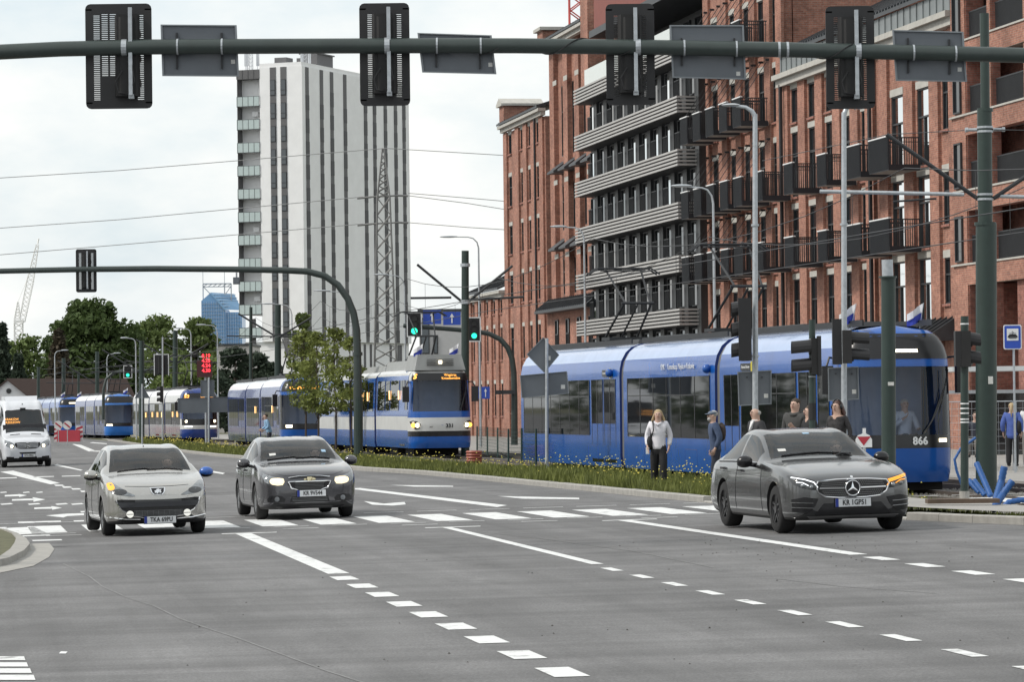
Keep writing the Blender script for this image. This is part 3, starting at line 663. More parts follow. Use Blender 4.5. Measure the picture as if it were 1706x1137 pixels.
b.cyl((X(339), 6, Z(480)), (X(352), 6, Z(494)), .3, n=4); b.cyl((X(386), 6, Z(480)), (X(376), 6, Z(494)), .3, n=4)
b.cyl((X(339), 6, Z(476)), (X(339), 6, Z(455)), .2, n=4); b.cyl((X(375), 6, Z(476)), (X(375), 6, Z(452)), .2, n=4); b.build('roof_frame', ant, bl)
def simple_house(name, label, px0, px1, pyt, Y, m, cat='building', dep=14, wins=()):
    p0, p1 = at(px0, 668, Y), at(px1, 668, Y); h = at(px0, pyt, Y).z
    t = thing(name, label, cat, (p0.x, Y, 0)); b = MB(); b.bx(0, p1.x - p0.x, 0, dep, -3, h); b.build('wall', m, t)
    r = MB(); r.bx(-.15, p1.x - p0.x + .15, -.15, dep + .2, h, h + .25); r.build('roof', roof_m, t)
    for (a, q, c, d) in wins:
        A_, B_ = at(a, q, Y), at(c, d, Y); w_ = MB(); w_.bx(A_.x - p0.x, B_.x - p0.x, -.08, 0, B_.z, A_.z); o = w_.build('window', frame_m, t)
        g = MB(); g.bx(A_.x - p0.x + .1, B_.x - p0.x - .1, -.1, -.08, B_.z + .1, A_.z - .1); g.build('pane', tw_glass, o)
    return t
simple_house('low_building', 'pale grey low building between the white tower and the brick blocks', 700, 790, 520, 330, mat('pale grey cladding', (.4, .4, .41), .8, var=.06), wins=[(700, 530, 716, 590), (722, 560, 730, 590)])
simple_house('low_building', 'small off-white building under the blue glass tower', 362, 420, 577, 420, mat('off white render', (.5, .48, .47), .85, var=.08), wins=[(372, 585, 378, 592), (390, 590, 396, 600), (402, 585, 408, 600)])
# house with brown tiled roof
tile = mat('brown roof tiles', (.055, .037, .033), .85, var=.25, scale=4, stretch=(1, 1, 6), bump=.5)
hp = at(0, 668, 345); k_ = 345 / 5917
hs = thing('house', 'long white house with a brown tiled roof behind the far trams', 'house', (hp.x, 345, 0))
def hx(p): return p * k_
def hz(p): return at(0, p, 345).z
b = MB(); b.ext([(hx(-22), 0, -3), (hx(-22), 0, hz(662)), (hx(14), 0, hz(634)), (hx(50), 0, hz(662)), (hx(50), 0, -3)], (0, 8, 0)); b.bx(hx(50), hx(225), 2, 10, -3, hz(664)); b.build('wall', render_w, hs)
b = MB(); b.add([(hx(12), -.3, hz(631)), (hx(212), -.3, hz(634)), (hx(228), -.8, hz(665)), (hx(54), -.8, hz(665)), (hx(12), -.3, hz(633.5)), (hx(212), -.3, hz(636.5)), (hx(228), -.8, hz(667)), (hx(54), -.8, hz(667))], [(0, 1, 2, 3), (4, 5, 6, 7), (0, 3, 7, 4), (1, 2, 6, 5), (2, 3, 7, 6), (0, 1, 5, 4)]); b.ext([(hx(14), -.3, hz(631)), (hx(-26), -.3, hz(664)), (hx(-26), -.3, hz(667)), (hx(14), -.3, hz(634))], (0, 9, 0)); b.build('roof', tile, hs)
b = MB(); c = V((hx(15), -.05, hz(652))); b.cyl(c, c - V((0, .06, 0)), .25, n=14); b.build('window', frame_m, hs)
# lattice pylon, cranes
gal_d = mat('weathered lattice steel', (.2, .2, .2), .6, .2, var=.1)
def lattice(b, pts, wds, r, seg):
    """square lattice mast through pts with half widths wds"""
    prev = None
    n = seg
    for i in range(n + 1):
        t = i / n * (len(pts) - 1); j = min(int(t), len(pts) - 2); f = t - j
        p = V(pts[j]).lerp(V(pts[j + 1]), f); w_ = wds[j] + (wds[j + 1] - wds[j]) * f
        ax = (V(pts[j + 1]) - V(pts[j])).normalized(); u = V((1, 0, 0)) if abs(ax.x) < .6 else V((0, 0, 1)); u = (u - ax * u.dot(ax)).normalized(); v = ax.cross(u)
        ring = [p + (u * a + v * c_) * w_ for a, c_ in ((-1, -1), (1, -1), (1, 1), (-1, 1))]
        if prev:
            for k in range(4):
                b.cyl(prev[k], ring[k], r, n=4); b.cyl(prev[k], ring[(k + 1) % 4], r * .7, n=4)
                b.cyl(prev[(k + 1) % 4], ring[k], r * .7, n=4)
        prev = ring
py_ = thing('power_pylon', 'slender grey lattice power pylon in front of the white tower', 'pylon', at(643, 668, 350))
py_.location.z = 0; b = MB(); kk = 350 / 5917
def pz(p): return at(643, p, 350).z
lattice(b, [(0, 0, -1), (0, 0, pz(560)), (0, 0, pz(330)), (0, 0, pz(247))], [1.3, 1.0, .62, .08], .07, 24); b.build('lattice', gal_d, py_)
for p in (328, 373): b = MB(); b.cyl((-1.4, 0, pz(p)), (1.6, 0, pz(p - 2)), .09, n=6); b.cyl((-2.6, 0, pz(p + 2)), (-1.2, 0, pz(p)), .12, n=6); b.cyl((1.3, 0, pz(p - 2)), (2.4, 0, pz(p - 1)), .12, n=6); b.build('cross_arm', gal_d, py_)
crm = mat('hazy white crane paint', (.8, .8, .8), .7, var=0)
cr_ = thing('construction_crane', 'pale luffing crane far off above the trees at the left', 'crane', at(33, 668, 1400)); cr_.location.z = 0; k_ = 1400 / 5917
def cx_(p): return (p - 33) * k_
def cz(p): return at(33, p, 1400).z
b = MB(); lattice(b, [(cx_(32), 0, -5), (cx_(32), 0, cz(538))], [1.6, 1.6], .16, 20); b.build('mast', crm, cr_)
b = MB(); lattice(b, [(cx_(38), 0, cz(536)), (cx_(52), 0, cz(470)), (cx_(65), 0, cz(408))], [1.1, 1.3, .5], .1, 18); b.cyl((cx_(65), 0, cz(408)), (cx_(67), 0, cz(398)), .3, n=4); b.build('jib', crm, cr_)
b = MB(); b.bx(cx_(25), cx_(41), -1.5, 1.5, cz(538), cz(534)); lattice(b, [(cx_(30), 0, cz(534)), (cx_(31.5), 0, cz(503))], [1.2, .2], .14, 6); b.cyl((cx_(31.5), 0, cz(503)), (cx_(58), 0, cz(440)), .09, n=4); b.cyl((cx_(31.5), 0, cz(503)), (cx_(26), 0, cz(536)), .12, n=4); b.build('frame', crm, cr_)
rc_ = thing('construction_crane', 'red and white lattice mast of a crane behind the tall brick block', 'crane', at(976, 668, 260)); rc_.location.z = 0
b = MB(); k_ = 260 / 5917; lattice(b, [(0, 0, 0), (0, 0, at(976, -40, 260).z)], [.85, .85], .07, 26); b.build('mast', mat('red crane paint', (.45, .06, .05), .5, var=.1), rc_)
# ---------------------------------------------------------------- street furniture
def pxm(Y): return 5917 / Y
def rel(base, px, py, Y=None): return at(px, py, base.y if Y is None else Y) - base
def rrect(w_, h, r, n=4, y=0):
    p = []
    for cx, cz, a in ((w_ / 2 - r, h / 2 - r, 0), (-w_ / 2 + r, h / 2 - r, 90), (-w_ / 2 + r, -h / 2 + r, 180), (w_ / 2 - r, -h / 2 + r, 270)):
        for k in range(n + 1): t = R(a + 90 * k / n); p.append(V((cx + r * cos(t), y, cz + r * sin(t))))
    return p
lens_off = mat('dark lens', (.03, .03, .03), .3, var=0)
green_on = mat('lit green lens', (.0, .3, .2), .4, var=0, emit=(.03, 1, .55), es=1.6)
def board(W, H, cols, r=.07):
    """ventilated backboard: rounded frame, rows of slots cut through"""
    b = MB(); m = .09; ops = []
    for x0, x1, z0, z1 in cols:
        n = int((z1 - z0) / .026)
        for k in range(n): ops.append((x0, x1, z0 + k * .026, z0 + k * .026 + .009))
    wall(b, -W / 2 + m, W / 2 - m, -H / 2 + m, H / 2 - m, 0, .025, ops)
    b.bx(-W / 2, -W / 2 + m, 0, .03, -H / 2 + r, H / 2 - r); b.bx(W / 2 - m, W / 2, 0, .03, -H / 2 + r, H / 2 - r)
    for s in (-1, 1):
        z = s * H / 2; pts = [(-W / 2, 0, z - s * r)] + [(-W / 2 + r - r * cos(t), 0, z - s * r + s * r * sin(t)) for t in (R(30), R(60), R(90))] + [(W / 2 - r + r * cos(t), 0, z - s * r + s * r * sin(t)) for t in (R(90), R(60), R(30))] + [(W / 2, 0, z - s * r), (W / 2 - .001, 0, z - s * m), (-W / 2 + .001, 0, z - s * m)]
        b.ext(pts, (0, .03, 0))
    return b
def back_signal(label, px, py, Y, W, H, wide=False, group=None):
    c = at(px, py, Y); t = thing('traffic_signal', label, 'traffic light', (c.x, Y + .2, c.z - H / 2), 0, group)
    hw = W / 2 - .11
    cols = [(hw - .085, hw, -H / 2 + .12, H / 2 - .12), (-hw, -hw + .085, -H / 2 + .12, H / 2 - .12)]
    o_x = 0
    if wide: cols += [(-hw + .11, -hw + .195, -H / 2 + .45, H / 2 - .12), (-hw + .22, -hw + .305, -H / 2 + .45, H / 2 - .12)]; o_x = .12
    mp = MX.Translation((0, 0, H / 2))
    o = board(W, H, cols).build('backboard', black, t); o.location.z = H / 2
    h = MB(); h.ext([(o_x - .17, 0, .16), (o_x - .13, -.17, .16), (o_x + .13, -.17, .16), (o_x + .17, 0, .16)], (0, 0, H - .32)); h.ext([(o_x - .1, -.17, .2), (o_x - .07, -.2, .2), (o_x + .07, -.2, .2), (o_x + .1, -.17, .2)], (0, 0, H - .4)); h.build('housing', soft_black, t)
    for k in range(3):
        z = H / 2 + (k - 1) * .34; l = MB(); l.cyl((o_x, .031, z), (o_x, .07, z), .14, n=14); l.build('lens', lens_off, t)
        l = MB(); l.loft([[(o_x + .16 * cos(a), .035, z + .16 * sin(a)) for a in [R(q) for q in range(-20, 201, 22)]], [(o_x + .16 * cos(a), .3, z - .02 + .16 * sin(a)) for a in [R(q) for q in range(-20, 201, 22)]]], close=False); l.build('visor', black, t)
    s = MB(); s.bx(o_x - .02 + .06, o_x + .02 + .07, -.27, -.21, .16, H - .08); s.bx(o_x + .03, o_x + .1, -.2, -.1, .12, .18); s.build('bracket', galv, t)
    s = MB(); s.tube([(o_x - .05, -.22, .5), (o_x - .14, -.23, .35), (o_x - .1, -.23, .2), (o_x + .02, -.24, .18), (o_x + .12, -.25, .35), (o_x + .08, -.26, .6), (o_x + .02, -.25, .62)], .008, 5); s.build('cable', black, t)
    return t
def gantry(label, pts, rs, rings=(), n=14):
    base = pts[0]; t = thing('traffic_gantry', label, 'gantry', base); b = MB()
    b.tube([p - base for p in pts], rs, n); b.build('arm', gantry_grey, t, smooth=50)
    for p, r in rings:
        q = MB(); q.cyl(p - base - V((.02, 0, 0)), p - base + V((.02, 0, 0)), r, n=14); q.build('clamp', galv, t)
    return t
Yg = 48
top = [(-420, 900), (-420, 500), (-418, 330), (-400, 240), (-350, 165), (-260, 118), (-130, 97), (0, 86.5), (100, 81.5), (250, 78), (420, 77), (640, 76), (860, 76), (1080, 78.5), (1300, 82.5), (1500, 87), (1706, 92), (1900, 97), (2300, 104)]
pts = [at(x, y, Yg) for x, y in top]; pts[0].z = G(pts[0].x) - .1
ng = gantry('long grey green gantry arm crossing the whole top of the view with four signal boards', pts, [.14] * 5 + [.115, .11] + [.104] * 12)
b = MB()                                              # cable wound loosely round the arm
def arm_y(px):
    for (a, ya), (b2, yb) in zip(top[6:], top[7:]):
        if a <= px <= b2: return ya + (yb - ya) * (px - a) / (b2 - a)
for x0, x1 in ((690, 720), (765, 830), (872, 1050), (1330, 1420)):
    q = []; k = int((x1 - x0) / 6)
    for i in range(k + 1):
        px = x0 + (x1 - x0) * i / k; a = (px - x0) / 58 * 2 * pi * .5 + 2.4; p = at(px, arm_y(px), Yg) - pts[0]; q.append(p + V((0, -cos(a) * .112, sin(a) * .112)))
    b = MB(); b.tube(q, .008, 5); b.build('cable', black, ng)
for px in (1298, 1312): p = at(px, arm_y(px), Yg) - pts[0]; b = MB(); b.cyl(p - V((.016, 0, 0)), p + V((.016, 0, 0)), .108, n=16); b.build('clamp', galv, ng)
back_signal('black back of the widest signal board, leftmost on near gantry', 195, 91, Yg, .90, 1.43, True, 'signals on the near gantry')
back_signal('black back of a signal board before the white tower, cable coiled on it', 640, 88, Yg, .68, 1.40, False, 'signals on the near gantry')
back_signal('black back of a signal board in front of the striped balconies, on near gantry', 1051, 88, Yg, .66, 1.38, False, 'signals on the near gantry')
back_signal('black back of a signal board before the pale brick cornice, rightmost on near gantry', 1419, 93, Yg, .66, 1.40, False, 'signals on the near gantry')
for px in (207, 645, 1063, 1430): p = at(px, arm_y(px), Yg) - pts[0]; b = MB(); b.cyl(p - V((.035, 0, 0)), p + V((.035, 0, 0)), .112, n=16); b.build('clamp', galv, ng)
rim_m = mat('sign rim', (.22, .24, .26), .45, .3, var=.1); sticker = mat('pale sticker', (.6, .6, .58), .5, var=.2, scale=40)
def sign_back(label, quad, Y, clamps=(), name='road_sign', group=None, stick=None, dy=.14, tilt=0, m=None):
    c = V((0, 0, 0)); P = [at(x, y, Y) for x, y in quad]
    for p in P: c += p
    c /= len(P); c.y += dy; t = thing(name, label, 'road sign', c, 0, group)
    L = [p - V((c.x, Y, c.z)) for p in P]; b = MB(); b.ext([p * .985 + V((0, .0, 0)) for p in L], (0, .012, 0)); b.build('plate', m or grey_back, t)
    b = MB(); n = len(L)
    for i in range(n):
        p, q = L[i], L[(i + 1) % n]; pi_, qi = p * .94 if n > 4 else p - p.normalized() * .03, q * .94 if n > 4 else q - q.normalized() * .03
        b.ext([p, q, qi, pi_], (0, -.03, 0)) if False else b.add([p, q, qi, pi_, p + V((0, -.03, 0)), q + V((0, -.03, 0)), qi + V((0, -.03, 0)), pi_ + V((0, -.03, 0))], [(0, 1, 2, 3), (4, 5, 6, 7), (0, 1, 5, 4), (1, 2, 6, 5), (2, 3, 7, 6), (3, 0, 4, 7)])
    b.build('rim', rim_m, t)
    for px, y0, y1 in clamps:
        p0, p1 = at(px, y0, Y) - V((c.x, Y, c.z)), at(px, y1, Y) - V((c.x, Y, c.z)); b = MB(); b.bx(p0.x - .012, p0.x + .012, -.05, 0, p1.z, p0.z); b.build('clamp', iron, t)
    if stick:
        p = at(*stick, Y) - V((c.x, Y, c.z)); b = MB(); s = .0035 * Y / 6; b.bx(p.x - s, p.x + s, -.005, -.002, p.z - s, p.z + s); b.build('sticker', sticker, t)
    return t
GS = 'sign backs on the near gantry'
sign_back('plain grey sign back left of the white tower, on near gantry', [(266, 39), (393, 40), (397, 126), (269, 125)], Yg, [(293, 53, 113), (368, 53, 113)], group=GS, stick=(387, 101))
sign_back('most tilted grey sign back, against open sky on near gantry', [(695, 53), (819, 57), (827, 122), (703, 119)], Yg, [(726, 64, 110), (799, 64, 113)], group=GS, stick=(817, 106))
sign_back('grey sign back covering the top of the balcony rows, on near gantry', [(1116, 40), (1240, 40), (1244, 131), (1121, 128)], Yg, [(1136, 62, 108), (1224, 62, 108)], group=GS, stick=(1231, 121))
sign_back('grey sign back before the loggias, rightmost on near gantry', [(1488, 48), (1607, 51), (1613, 135), (1494, 133)], Yg, [(1514, 62, 120), (1583, 64, 122)], group=GS, stick=(1601, 114))
for px in (296, 370, 728, 801, 1140, 1227, 1522, 1592): p = at(px, arm_y(px), Yg) - pts[0]; b = MB(); b.cyl(p - V((.012, 0, 0)), p + V((.012, 0, 0)), .11, n=16); b.build('clamp', galv, ng)
# second gantry: curved post in the verge
mb_ = gp(597, 771); Ym = mb_.y
mp = [(597, 773), (597, 700), (596, 660), (595.5, 590), (594, 550), (589, 522), (579, 497), (563, 475), (541, 460), (512, 452.5), (470, 450.5), (390, 449), (260, 448), (140, 449), (0, 452), (-160, 456)]
pts2 = [at(x, y, Ym) for x, y in mp]; pts2[0].z -= .2
mg = gantry('curved grey gantry post rising from the flowery verge and reaching left, single signal on it', pts2, [.16, .16, .16, .14, .135, .13, .13, .125, .12, .12, .115, .11, .11, .105, .1, .1])
b = MB(); p = at(596, 590, Ym) - pts2[0]; b.cyl(p - V((0, 0, .06)), p + V((0, 0, .06)), .175, n=14); b.build('collar', gantry_grey, mg)
b = MB(); b.cyl(at(597, 772, Ym) - pts2[0], at(597, 662, Ym) - pts2[0], .168, n=14); b.build('post_sleeve', dark_green, mg)
back_signal('black back of the lone signal board hanging on the curved gantry', 142.5, 451, Ym, .74, 1.55)
p = at(394, 453, Ym); t = thing('traffic_detector', 'small grey detector box under the curved gantry arm', 'detector', p + V((0, 0, -.45))); b = MB(); b.bx(-.12, .12, -.1, .1, 0, .25); b.bx(-.09, .09, -.14, -.1, .03, .22); b.build('housing', grey_back, t); b = MB(); b.cyl((0, 0, .25), (0, 0, .42), .03); b.build('bracket', galv, t)
# third gantry further on, its signals face the camera
Y3 = 157
g3 = [(857, 742), (857, 660), (856, 620), (853, 598), (846, 580), (834, 566), (815, 556.5), (790, 552), (740, 548), (700, 545), (672, 543)]
p3 = [at(x, y, Y3) for x, y in g3]
gantry('dark curved gantry behind the blue and white tram with green signals', p3, [.16, .14, .13, .125, .12, .12, .11, .11, .1, .1, .1])
def front_signal(label, px, py, Y, W, H, lit=True):
    c = at(px, py, Y); t = thing('traffic_signal', label, 'traffic light', (c.x, Y - .25, c.z - H / 2)); b = MB(); b.bx(-W / 2, W / 2, 0, .04, 0, H); b.build('backboard', black, t)
    b = MB(); e = .045
    for a in ((-W / 2 - e, -W / 2, -e, H + e), (W / 2, W / 2 + e, -e, H + e), (-W / 2, W / 2, -e, 0), (-W / 2, W / 2, H, H + e)): b.bx(a[0], a[1], -.01, .05, a[2], a[3])
    b.build('border', white_p, t); r = min(W * .24, H * .14)
    for k in range(3):
        z = H * (.22 + .28 * k); l = MB(); l.cyl((0, -.05, z), (0, 0, z), r, n=16); l.build('lens', green_on if k == 0 and lit else lens_off, t)
        l = MB(); l.loft([[(r * 1.15 * cos(a), y_, z + r * 1.15 * sin(a)) for a in [R(q) for q in range(-10, 191, 20)]] for y_ in (-.02, -.22)], close=False); l.build('visor', black, t)
    return t
front_signal('signal showing green, left one on the dark gantry over the blue and white tram', 690.5, 541.5, Y3, .58, 1.0)
front_signal('signal showing green, partly hidden by the tall pole right of the blue and white tram', 790, 549.5, Y3, .50, 1.0)
sign_blue = mat('blue sign face', (.02, .07, .42), .4, var=.04)
def lane_sign(label, px, py, Y, w_, h, arrows=1, name='lane_sign'):
    c = at(px, py, Y); t = thing(name, label, 'road sign', (c.x, Y - .2, c.z)); W, H = w_ * Y / 5917, h * Y / 5917
    b = MB(); b.bx(-W / 2, W / 2, 0, .04, -H / 2, H / 2); b.build('panel', sign_blue, t)
    for k in range(arrows):
        x = (k + .5) / arrows * W - W / 2; b = MB(); q = min(W / arrows, H); b.ext([(x - q * .05, -.012, -H * .36), (x + q * .05, -.012, -H * .36), (x + q * .05, -.012, H * .1), (x + q * .16, -.012, H * .1), (x, -.012, H * .38), (x - q * .16, -.012, H * .1), (x - q * .05, -.012, H * .1)], (0, .01, 0)); b.build('arrow', white_p, t)
    return t
lane_sign('blue lane sign with one white arrow right beside the left green signal', 720, 529, Y3, 30, 23)
lane_sign('blue lane sign with one white arrow partly behind the tall pole', 753, 531, Y3, 29, 22)
lane_sign('low blue lane sign with white arrows right of the blue and white tram', 802, 655, 190, 28, 20, 2)
t = thing('traffic_detector', 'dark detector bar on the curved gantry post right of the blue and white tram', 'detector', at(842, 654, Y3 - .2)); b = MB(); b.bx(-.45, .45, -.1, .1, -.09, .09); b.bx(-.42, -.2, -.16, -.1, -.07, .07); b.build('housing', iron, t)
# posts and lamps
def pole(name, label, cat, px, py_base, py_top, Y, r0, r1, m, zb=None):
    p = at(px, py_base, Y); q = at(px, py_top, Y); z0 = zb if zb is not None else p.z
    t = thing(name, label, cat, (p.x, Y, z0)); b = MB(); b.cyl((0, 0, -.1), (q.x - p.x, 0, q.z - z0), r0, r1, n=12); b.build('pole', m, t, smooth=40); return t, V((p.x, Y, z0))
def lamp(label, px, Y, ytop, arm, zb, r=.07, m=None, group=None):
    m = m or galv
    p = at(px, ytop, Y); t = thing('street_lamp', label, 'street lamp', (p.x, Y, zb), 0, group); h = p.z - zb; b = MB(); k = Y / 5917
    ex, ey = arm[0] * k, -arm[1] * k                    # lamp head offset in pixels
    pt = [(0, 0, -.1), (0, 0, h * .5), (0, 0, h - abs(ex) * .28)] + [(ex * .3 * (1 - cos(a)), 0, h - abs(ex) * .28 + (abs(ex) * .28 + ey * .7) * sin(a)) for a in (R(30), R(60), R(90))] + [(ex * .75, 0, h + ey * .9)]
    b.tube(pt, [r, r * .85, r * .65, r * .55, r * .5, r * .45, r * .4], 8); b.build('pole', m, t, smooth=60)
    b = MB(); c = V((ex * .85, 0, h + ey)); b.ball(c, 1, 10, 6, (abs(ex) * .2 + .12, .12, .055)); b.build('lamp_head', m, t, smooth=60); return t
def straight_lamp(label, px, Y, ytop, ybase, arm, zb):
    t, p = pole('street_lamp', label, 'street lamp', px, ybase, ytop, Y, .064, .048, galv, zb); h = at(px, ytop, Y).z - zb; x0 = at(px, ytop, Y).x - p.x; k = Y / 5917
    b = MB(); b.tube([(x0, 0, h - .05), (x0 + arm[0] * k * .1, 0, h + .06), (x0 + arm[0] * k * .3, 0, h + .14), (x0 + arm[0] * k * .6, 0, h - arm[1] * k)], [.05, .045, .036, .032], 8); b.build('bracket_arm', galv, t, smooth=60)
    b = MB(); b.ball((x0 + arm[0] * k * .78, 0, h - arm[1] * k + .02), 1, 10, 6, (abs(arm[0]) * k * .3, .11, .035)); b.build('lamp_head', alu, t, smooth=60)
    for z in (h * .35, h * .7):
        b = MB(); b.cyl((x0 * z / h, 0, z), (x0 * z / h, 0, z + .04), .078, n=12); b.build('band', galv, t)
    return t
straight_lamp('galvanised lamp post in front of the black balconies, arm pointing left', 1258, 71, 190, 800, (-52, -14), G(6) + .1)
straight_lamp('galvanised lamp post left of the tram front, arm pointing right', 1406, 69, 187, 800, (34, -6), G(6) + .1)
lamp('thin grey lamp right of the white tower, arm to the left over open sky', 797, 170, 397, (-58, -3), tz(170), .06)
lamp('thin grey lamp in front of the striped balconies, arm to the left', 973, 150, 385, (-50, -8), tz(131), .06)
lamp('curved grey lamp between charcoal block and brick balconies', 1188, 118, 322, (-62, -13), 0, .062)
lamp('thin grey lamp in front of the lattice pylon', 674, 200, 466, (-46, -9), tz(200), .06)
lamp('thin lamp before the white tower, just right of the curved gantry bend', 586, 215, 494, (-58, -10), tz(215), .06)
lamp('thin lamp beside the foliage in front of the tower base', 486, 225, 512, (-46, -6), tz(225), .06)
for px, Y, yt, ex, lb in ((91, 300, 589, 20, 'leftmost far lamp in front of the dark spruce'), (178, 300, 594, 20, 'far lamp in front of the broad dark tree'), (318, 250, 552, -24, 'far lamp before the pale green trees, left of red display'), (362, 260, 546, -32, 'far lamp just left of the white tower base'), (226, 230, 568, -22, 'far lamp behind the thick pole by the triangular sign'), (348, 300, 600, -14, 'low far lamp above the red display')):
    lamp(lb, px, Y, yt, (ex, -5), tz(Y), .06, group='far street lamps')
# dark green poles
def cat_pole(label, px, ytop, Y, r, zb, name='catenary_pole', taper=.8): return pole(name, label, 'tram pole', px, 760, ytop, Y, r, r * taper, dark_green, zb)
tp_, tpo = cat_pole('dark green catenary pole right behind the blue and white tram', 775, 418, 138, .165, tz(138), taper=.85)
def bar(t, o, a, b_, r, m=iron, name='cantilever'): q = MB(); q.cyl(a - o, b_ - o, r, n=8); return q.build(name, m, t)
Y = 138
bar(tp_, tpo, at(772, 505, Y), at(695, 441, Y), .05); bar(tp_, tpo, at(779, 504, Y), at(854, 443, Y), .05); bar(tp_, tpo, at(684, 497, Y), at(752, 496, Y), .045); bar(tp_, tpo, at(779, 500, Y), at(873, 495, Y), .045)
for yy in (441, 443, 502, 505): b = MB(); z = at(775, yy, Y) - tpo; b.cyl(z - V((0, 0, .04)), z + V((0, 0, .04)), .19, n=12); b.build('band', galv, tp_)
Yb = 75; bpz = tz(75)
bp_, bpo = pole('catenary_pole', 'thick dark green catenary pole with stepped sections right of the tram front', 'tram pole', 1643, 820, 372, Yb, .225, .222, dark_green, bpz)
for y0, y1, r in ((372, 182, .155), (182, 22, .097)):
    b = MB(); b.cyl(at(1641.5, y0, Yb) - bpo, at(1640, y1, Yb) - bpo, r, n=14); b.build('pole', dark_green, bp_, smooth=40)
for yy, r in ((372, .23), (182, .165)):
    b = MB(); z = at(1641.5, yy, Yb) - bpo; b.cyl(z - V((0, 0, .05)), z + V((0, 0, .02)), r, n=14); b.build('collar', dark_green, bp_)
bar(bp_, bpo, at(1630, 332, Yb), at(1477, 224, Yb), .045); bar(bp_, bpo, at(1606, 324, Yb), at(1366, 319, Yb), .04, galv); bar(bp_, bpo, at(1560, 331, Yb), at(1488, 336, Yb), .022); bar(bp_, bpo, at(1655, 331, Yb), at(1725, 283, Yb), .045); bar(bp_, bpo, at(1666, 327, Yb), at(1740, 329, Yb), .04, galv)
for yy in (212, 219, 324, 332): b = MB(); z = at(1641, yy, Yb) - bpo; b.cyl(z - V((0, 0, .025)), z + V((0, 0, .02)), .17, n=14); b.build('band', galv, bp_)
for s in (-1, 1): b = MB(); z = at(1641, 216, Yb) - bpo; b.cyl(z + V((s * .17, 0, 0)), z + V((s * .36, 0, 0)), .035, n=8); b.cyl(z + V((s * .36, 0, 0)), z + V((s * .42, 0, 0)), .05, n=8); b.build('insulator', galv, bp_)
b = MB(); z = at(1648, 634, Yb) - bpo; b.bx(z.x - .05, z.x + .05, -.235, -.22, z.z - .08, z.z + .08); b.build('sticker', sticker, bp_)
for i, (px, yt, Y, r, lb) in enumerate(((463, 508, 190, .2, 'catenary pole at the foot of the white tower'), (292, 551, 245, .2, 'catenary pole left of the red display, before pale trees'), (236, 568, 235, .2, 'thick catenary pole above the triangular sign'), (162, 586, 300, .2, 'catenary pole right of the far lamp before the broad tree'), (106, 597, 310, .2, 'catenary pole before the dark spruce and brown roof'), (64, 612, 330, .17, 'leftmost catenary pole before the brown roof'), (418, 512, 215, .12, 'thin pole between blue glass tower and white tower'), (131, 620, 320, .13, 'short thin pole before the middle of the brown roof'))):
    t, o = cat_pole('dark ' + lb, px, yt, Y, r, tz(Y)); t['group'] = 'far catenary poles'
    if i in (0, 1, 2, 3): k = Y / 5917; bar(t, o, at(px, yt + 55, Y), at(px - 66, yt + 15, Y), .05); bar(t, o, at(px, yt + 55, Y), at(px + 55, yt + 22, Y), .05); bar(t, o, at(px - 85, yt + 52, Y), at(px + 70, yt + 54, Y), .035)
# stub post, signal posts near the crossing
Y = 60; st_, so_ = pole('steel_post', 'dark green stub post with bare galvanised top behind the grey saloon', 'post', 1480, 800, 462, Y, .122, .122, dark_green, G(7) + .1)
b = MB(); b.cyl(at(1479, 462, Y) - so_, at(1478, 433, Y) - so_, .095, n=14); b.build('post_top', galv, st_, smooth=40); b = MB(); z = at(1479, 462, Y) - so_; b.cyl(z - V((0, 0, .015)), z + V((0, 0, .015)), .155, n=14); b.build('flange', dark_green, st_); b = MB(); z = at(1483, 640, Y) - so_; b.bx(z.x - .05, z.x + .05, -.13, -.12, z.z - .03, z.z + .03); b.build('sticker', sticker, st_)
def side_signal(label, c, Y, n, s=1, size=.3, face=1, bd=None, hood=.28):
    """signal seen from its side; lenses face left (face=-1) or right (face=1)"""
    t = thing('traffic_signal', label, 'traffic light', c); H = n * size
    b = MB(); b.ext([(-.1 * face, -.13, 0), (.06 * face, -.15, 0), (.06 * face, .15, 0), (-.1 * face, .13, 0)], (0, 0, H)); b.build('housing', soft_black, t)
    for k in range(n):
        z = size * (k + .5); l = MB(); r = size * .4; l.cyl((.06 * face, 0, z), (.1 * face, 0, z), r, n=14); l.build('lens', lens_off, t)
        l = MB(); l.loft([[(x_ * face, r * 1.08 * cos(a), z - (.03 if j else 0) + r * 1.08 * sin(a)) for a in [R(q) for q in range(-35, 216, 25)]] for j, x_ in enumerate((.06, hood))], close=False); l.build('visor', black, t)
    if bd: b = MB(); b.bx(*bd); b.build('backboard', black, t)
    return t
c = at(1240, 602, 70.8); side_signal('tall black three light signal seen from the side on the left lamp post', c, 70, 3, size=.41, face=-1, bd=(-.13, .13, -.36, -.3, .0, 1.25), hood=.25)
t, o = pole('signal_post', 'dark green signal post between two galvanised lamp posts', 'post', 1353, 790, 533, 66, .062, .06, dark_green, G(6) + .1)
for yy in (566, 628): b = MB(); z = at(1353, yy, 66) - o; b.cyl(z - V((0, 0, .012)), z + V((0, 0, .012)), .066, n=12); b.build('band', galv, t)
b = MB(); b.cyl(at(1353, 700, 66) - o, at(1353, 672, 66) - o, .072, n=10); b.build('tape_wrap', soft_black, t)
c = at(1356, 625, 66); c.y -= .12; side_signal('black two light pedestrian signal facing left on the green post', c, 66, 2, size=.34, face=-1, bd=(.06, .12, -.16, .16, -.02, .72), hood=.42)
c = at(1412, 606, 68.6); c.y -= .16; side_signal('black two light signal facing right, on lamp post before the tram front', c, 69, 2, size=.32, face=1, bd=(-.3, -.12, -.02, .1, -.02, .86), hood=.4)
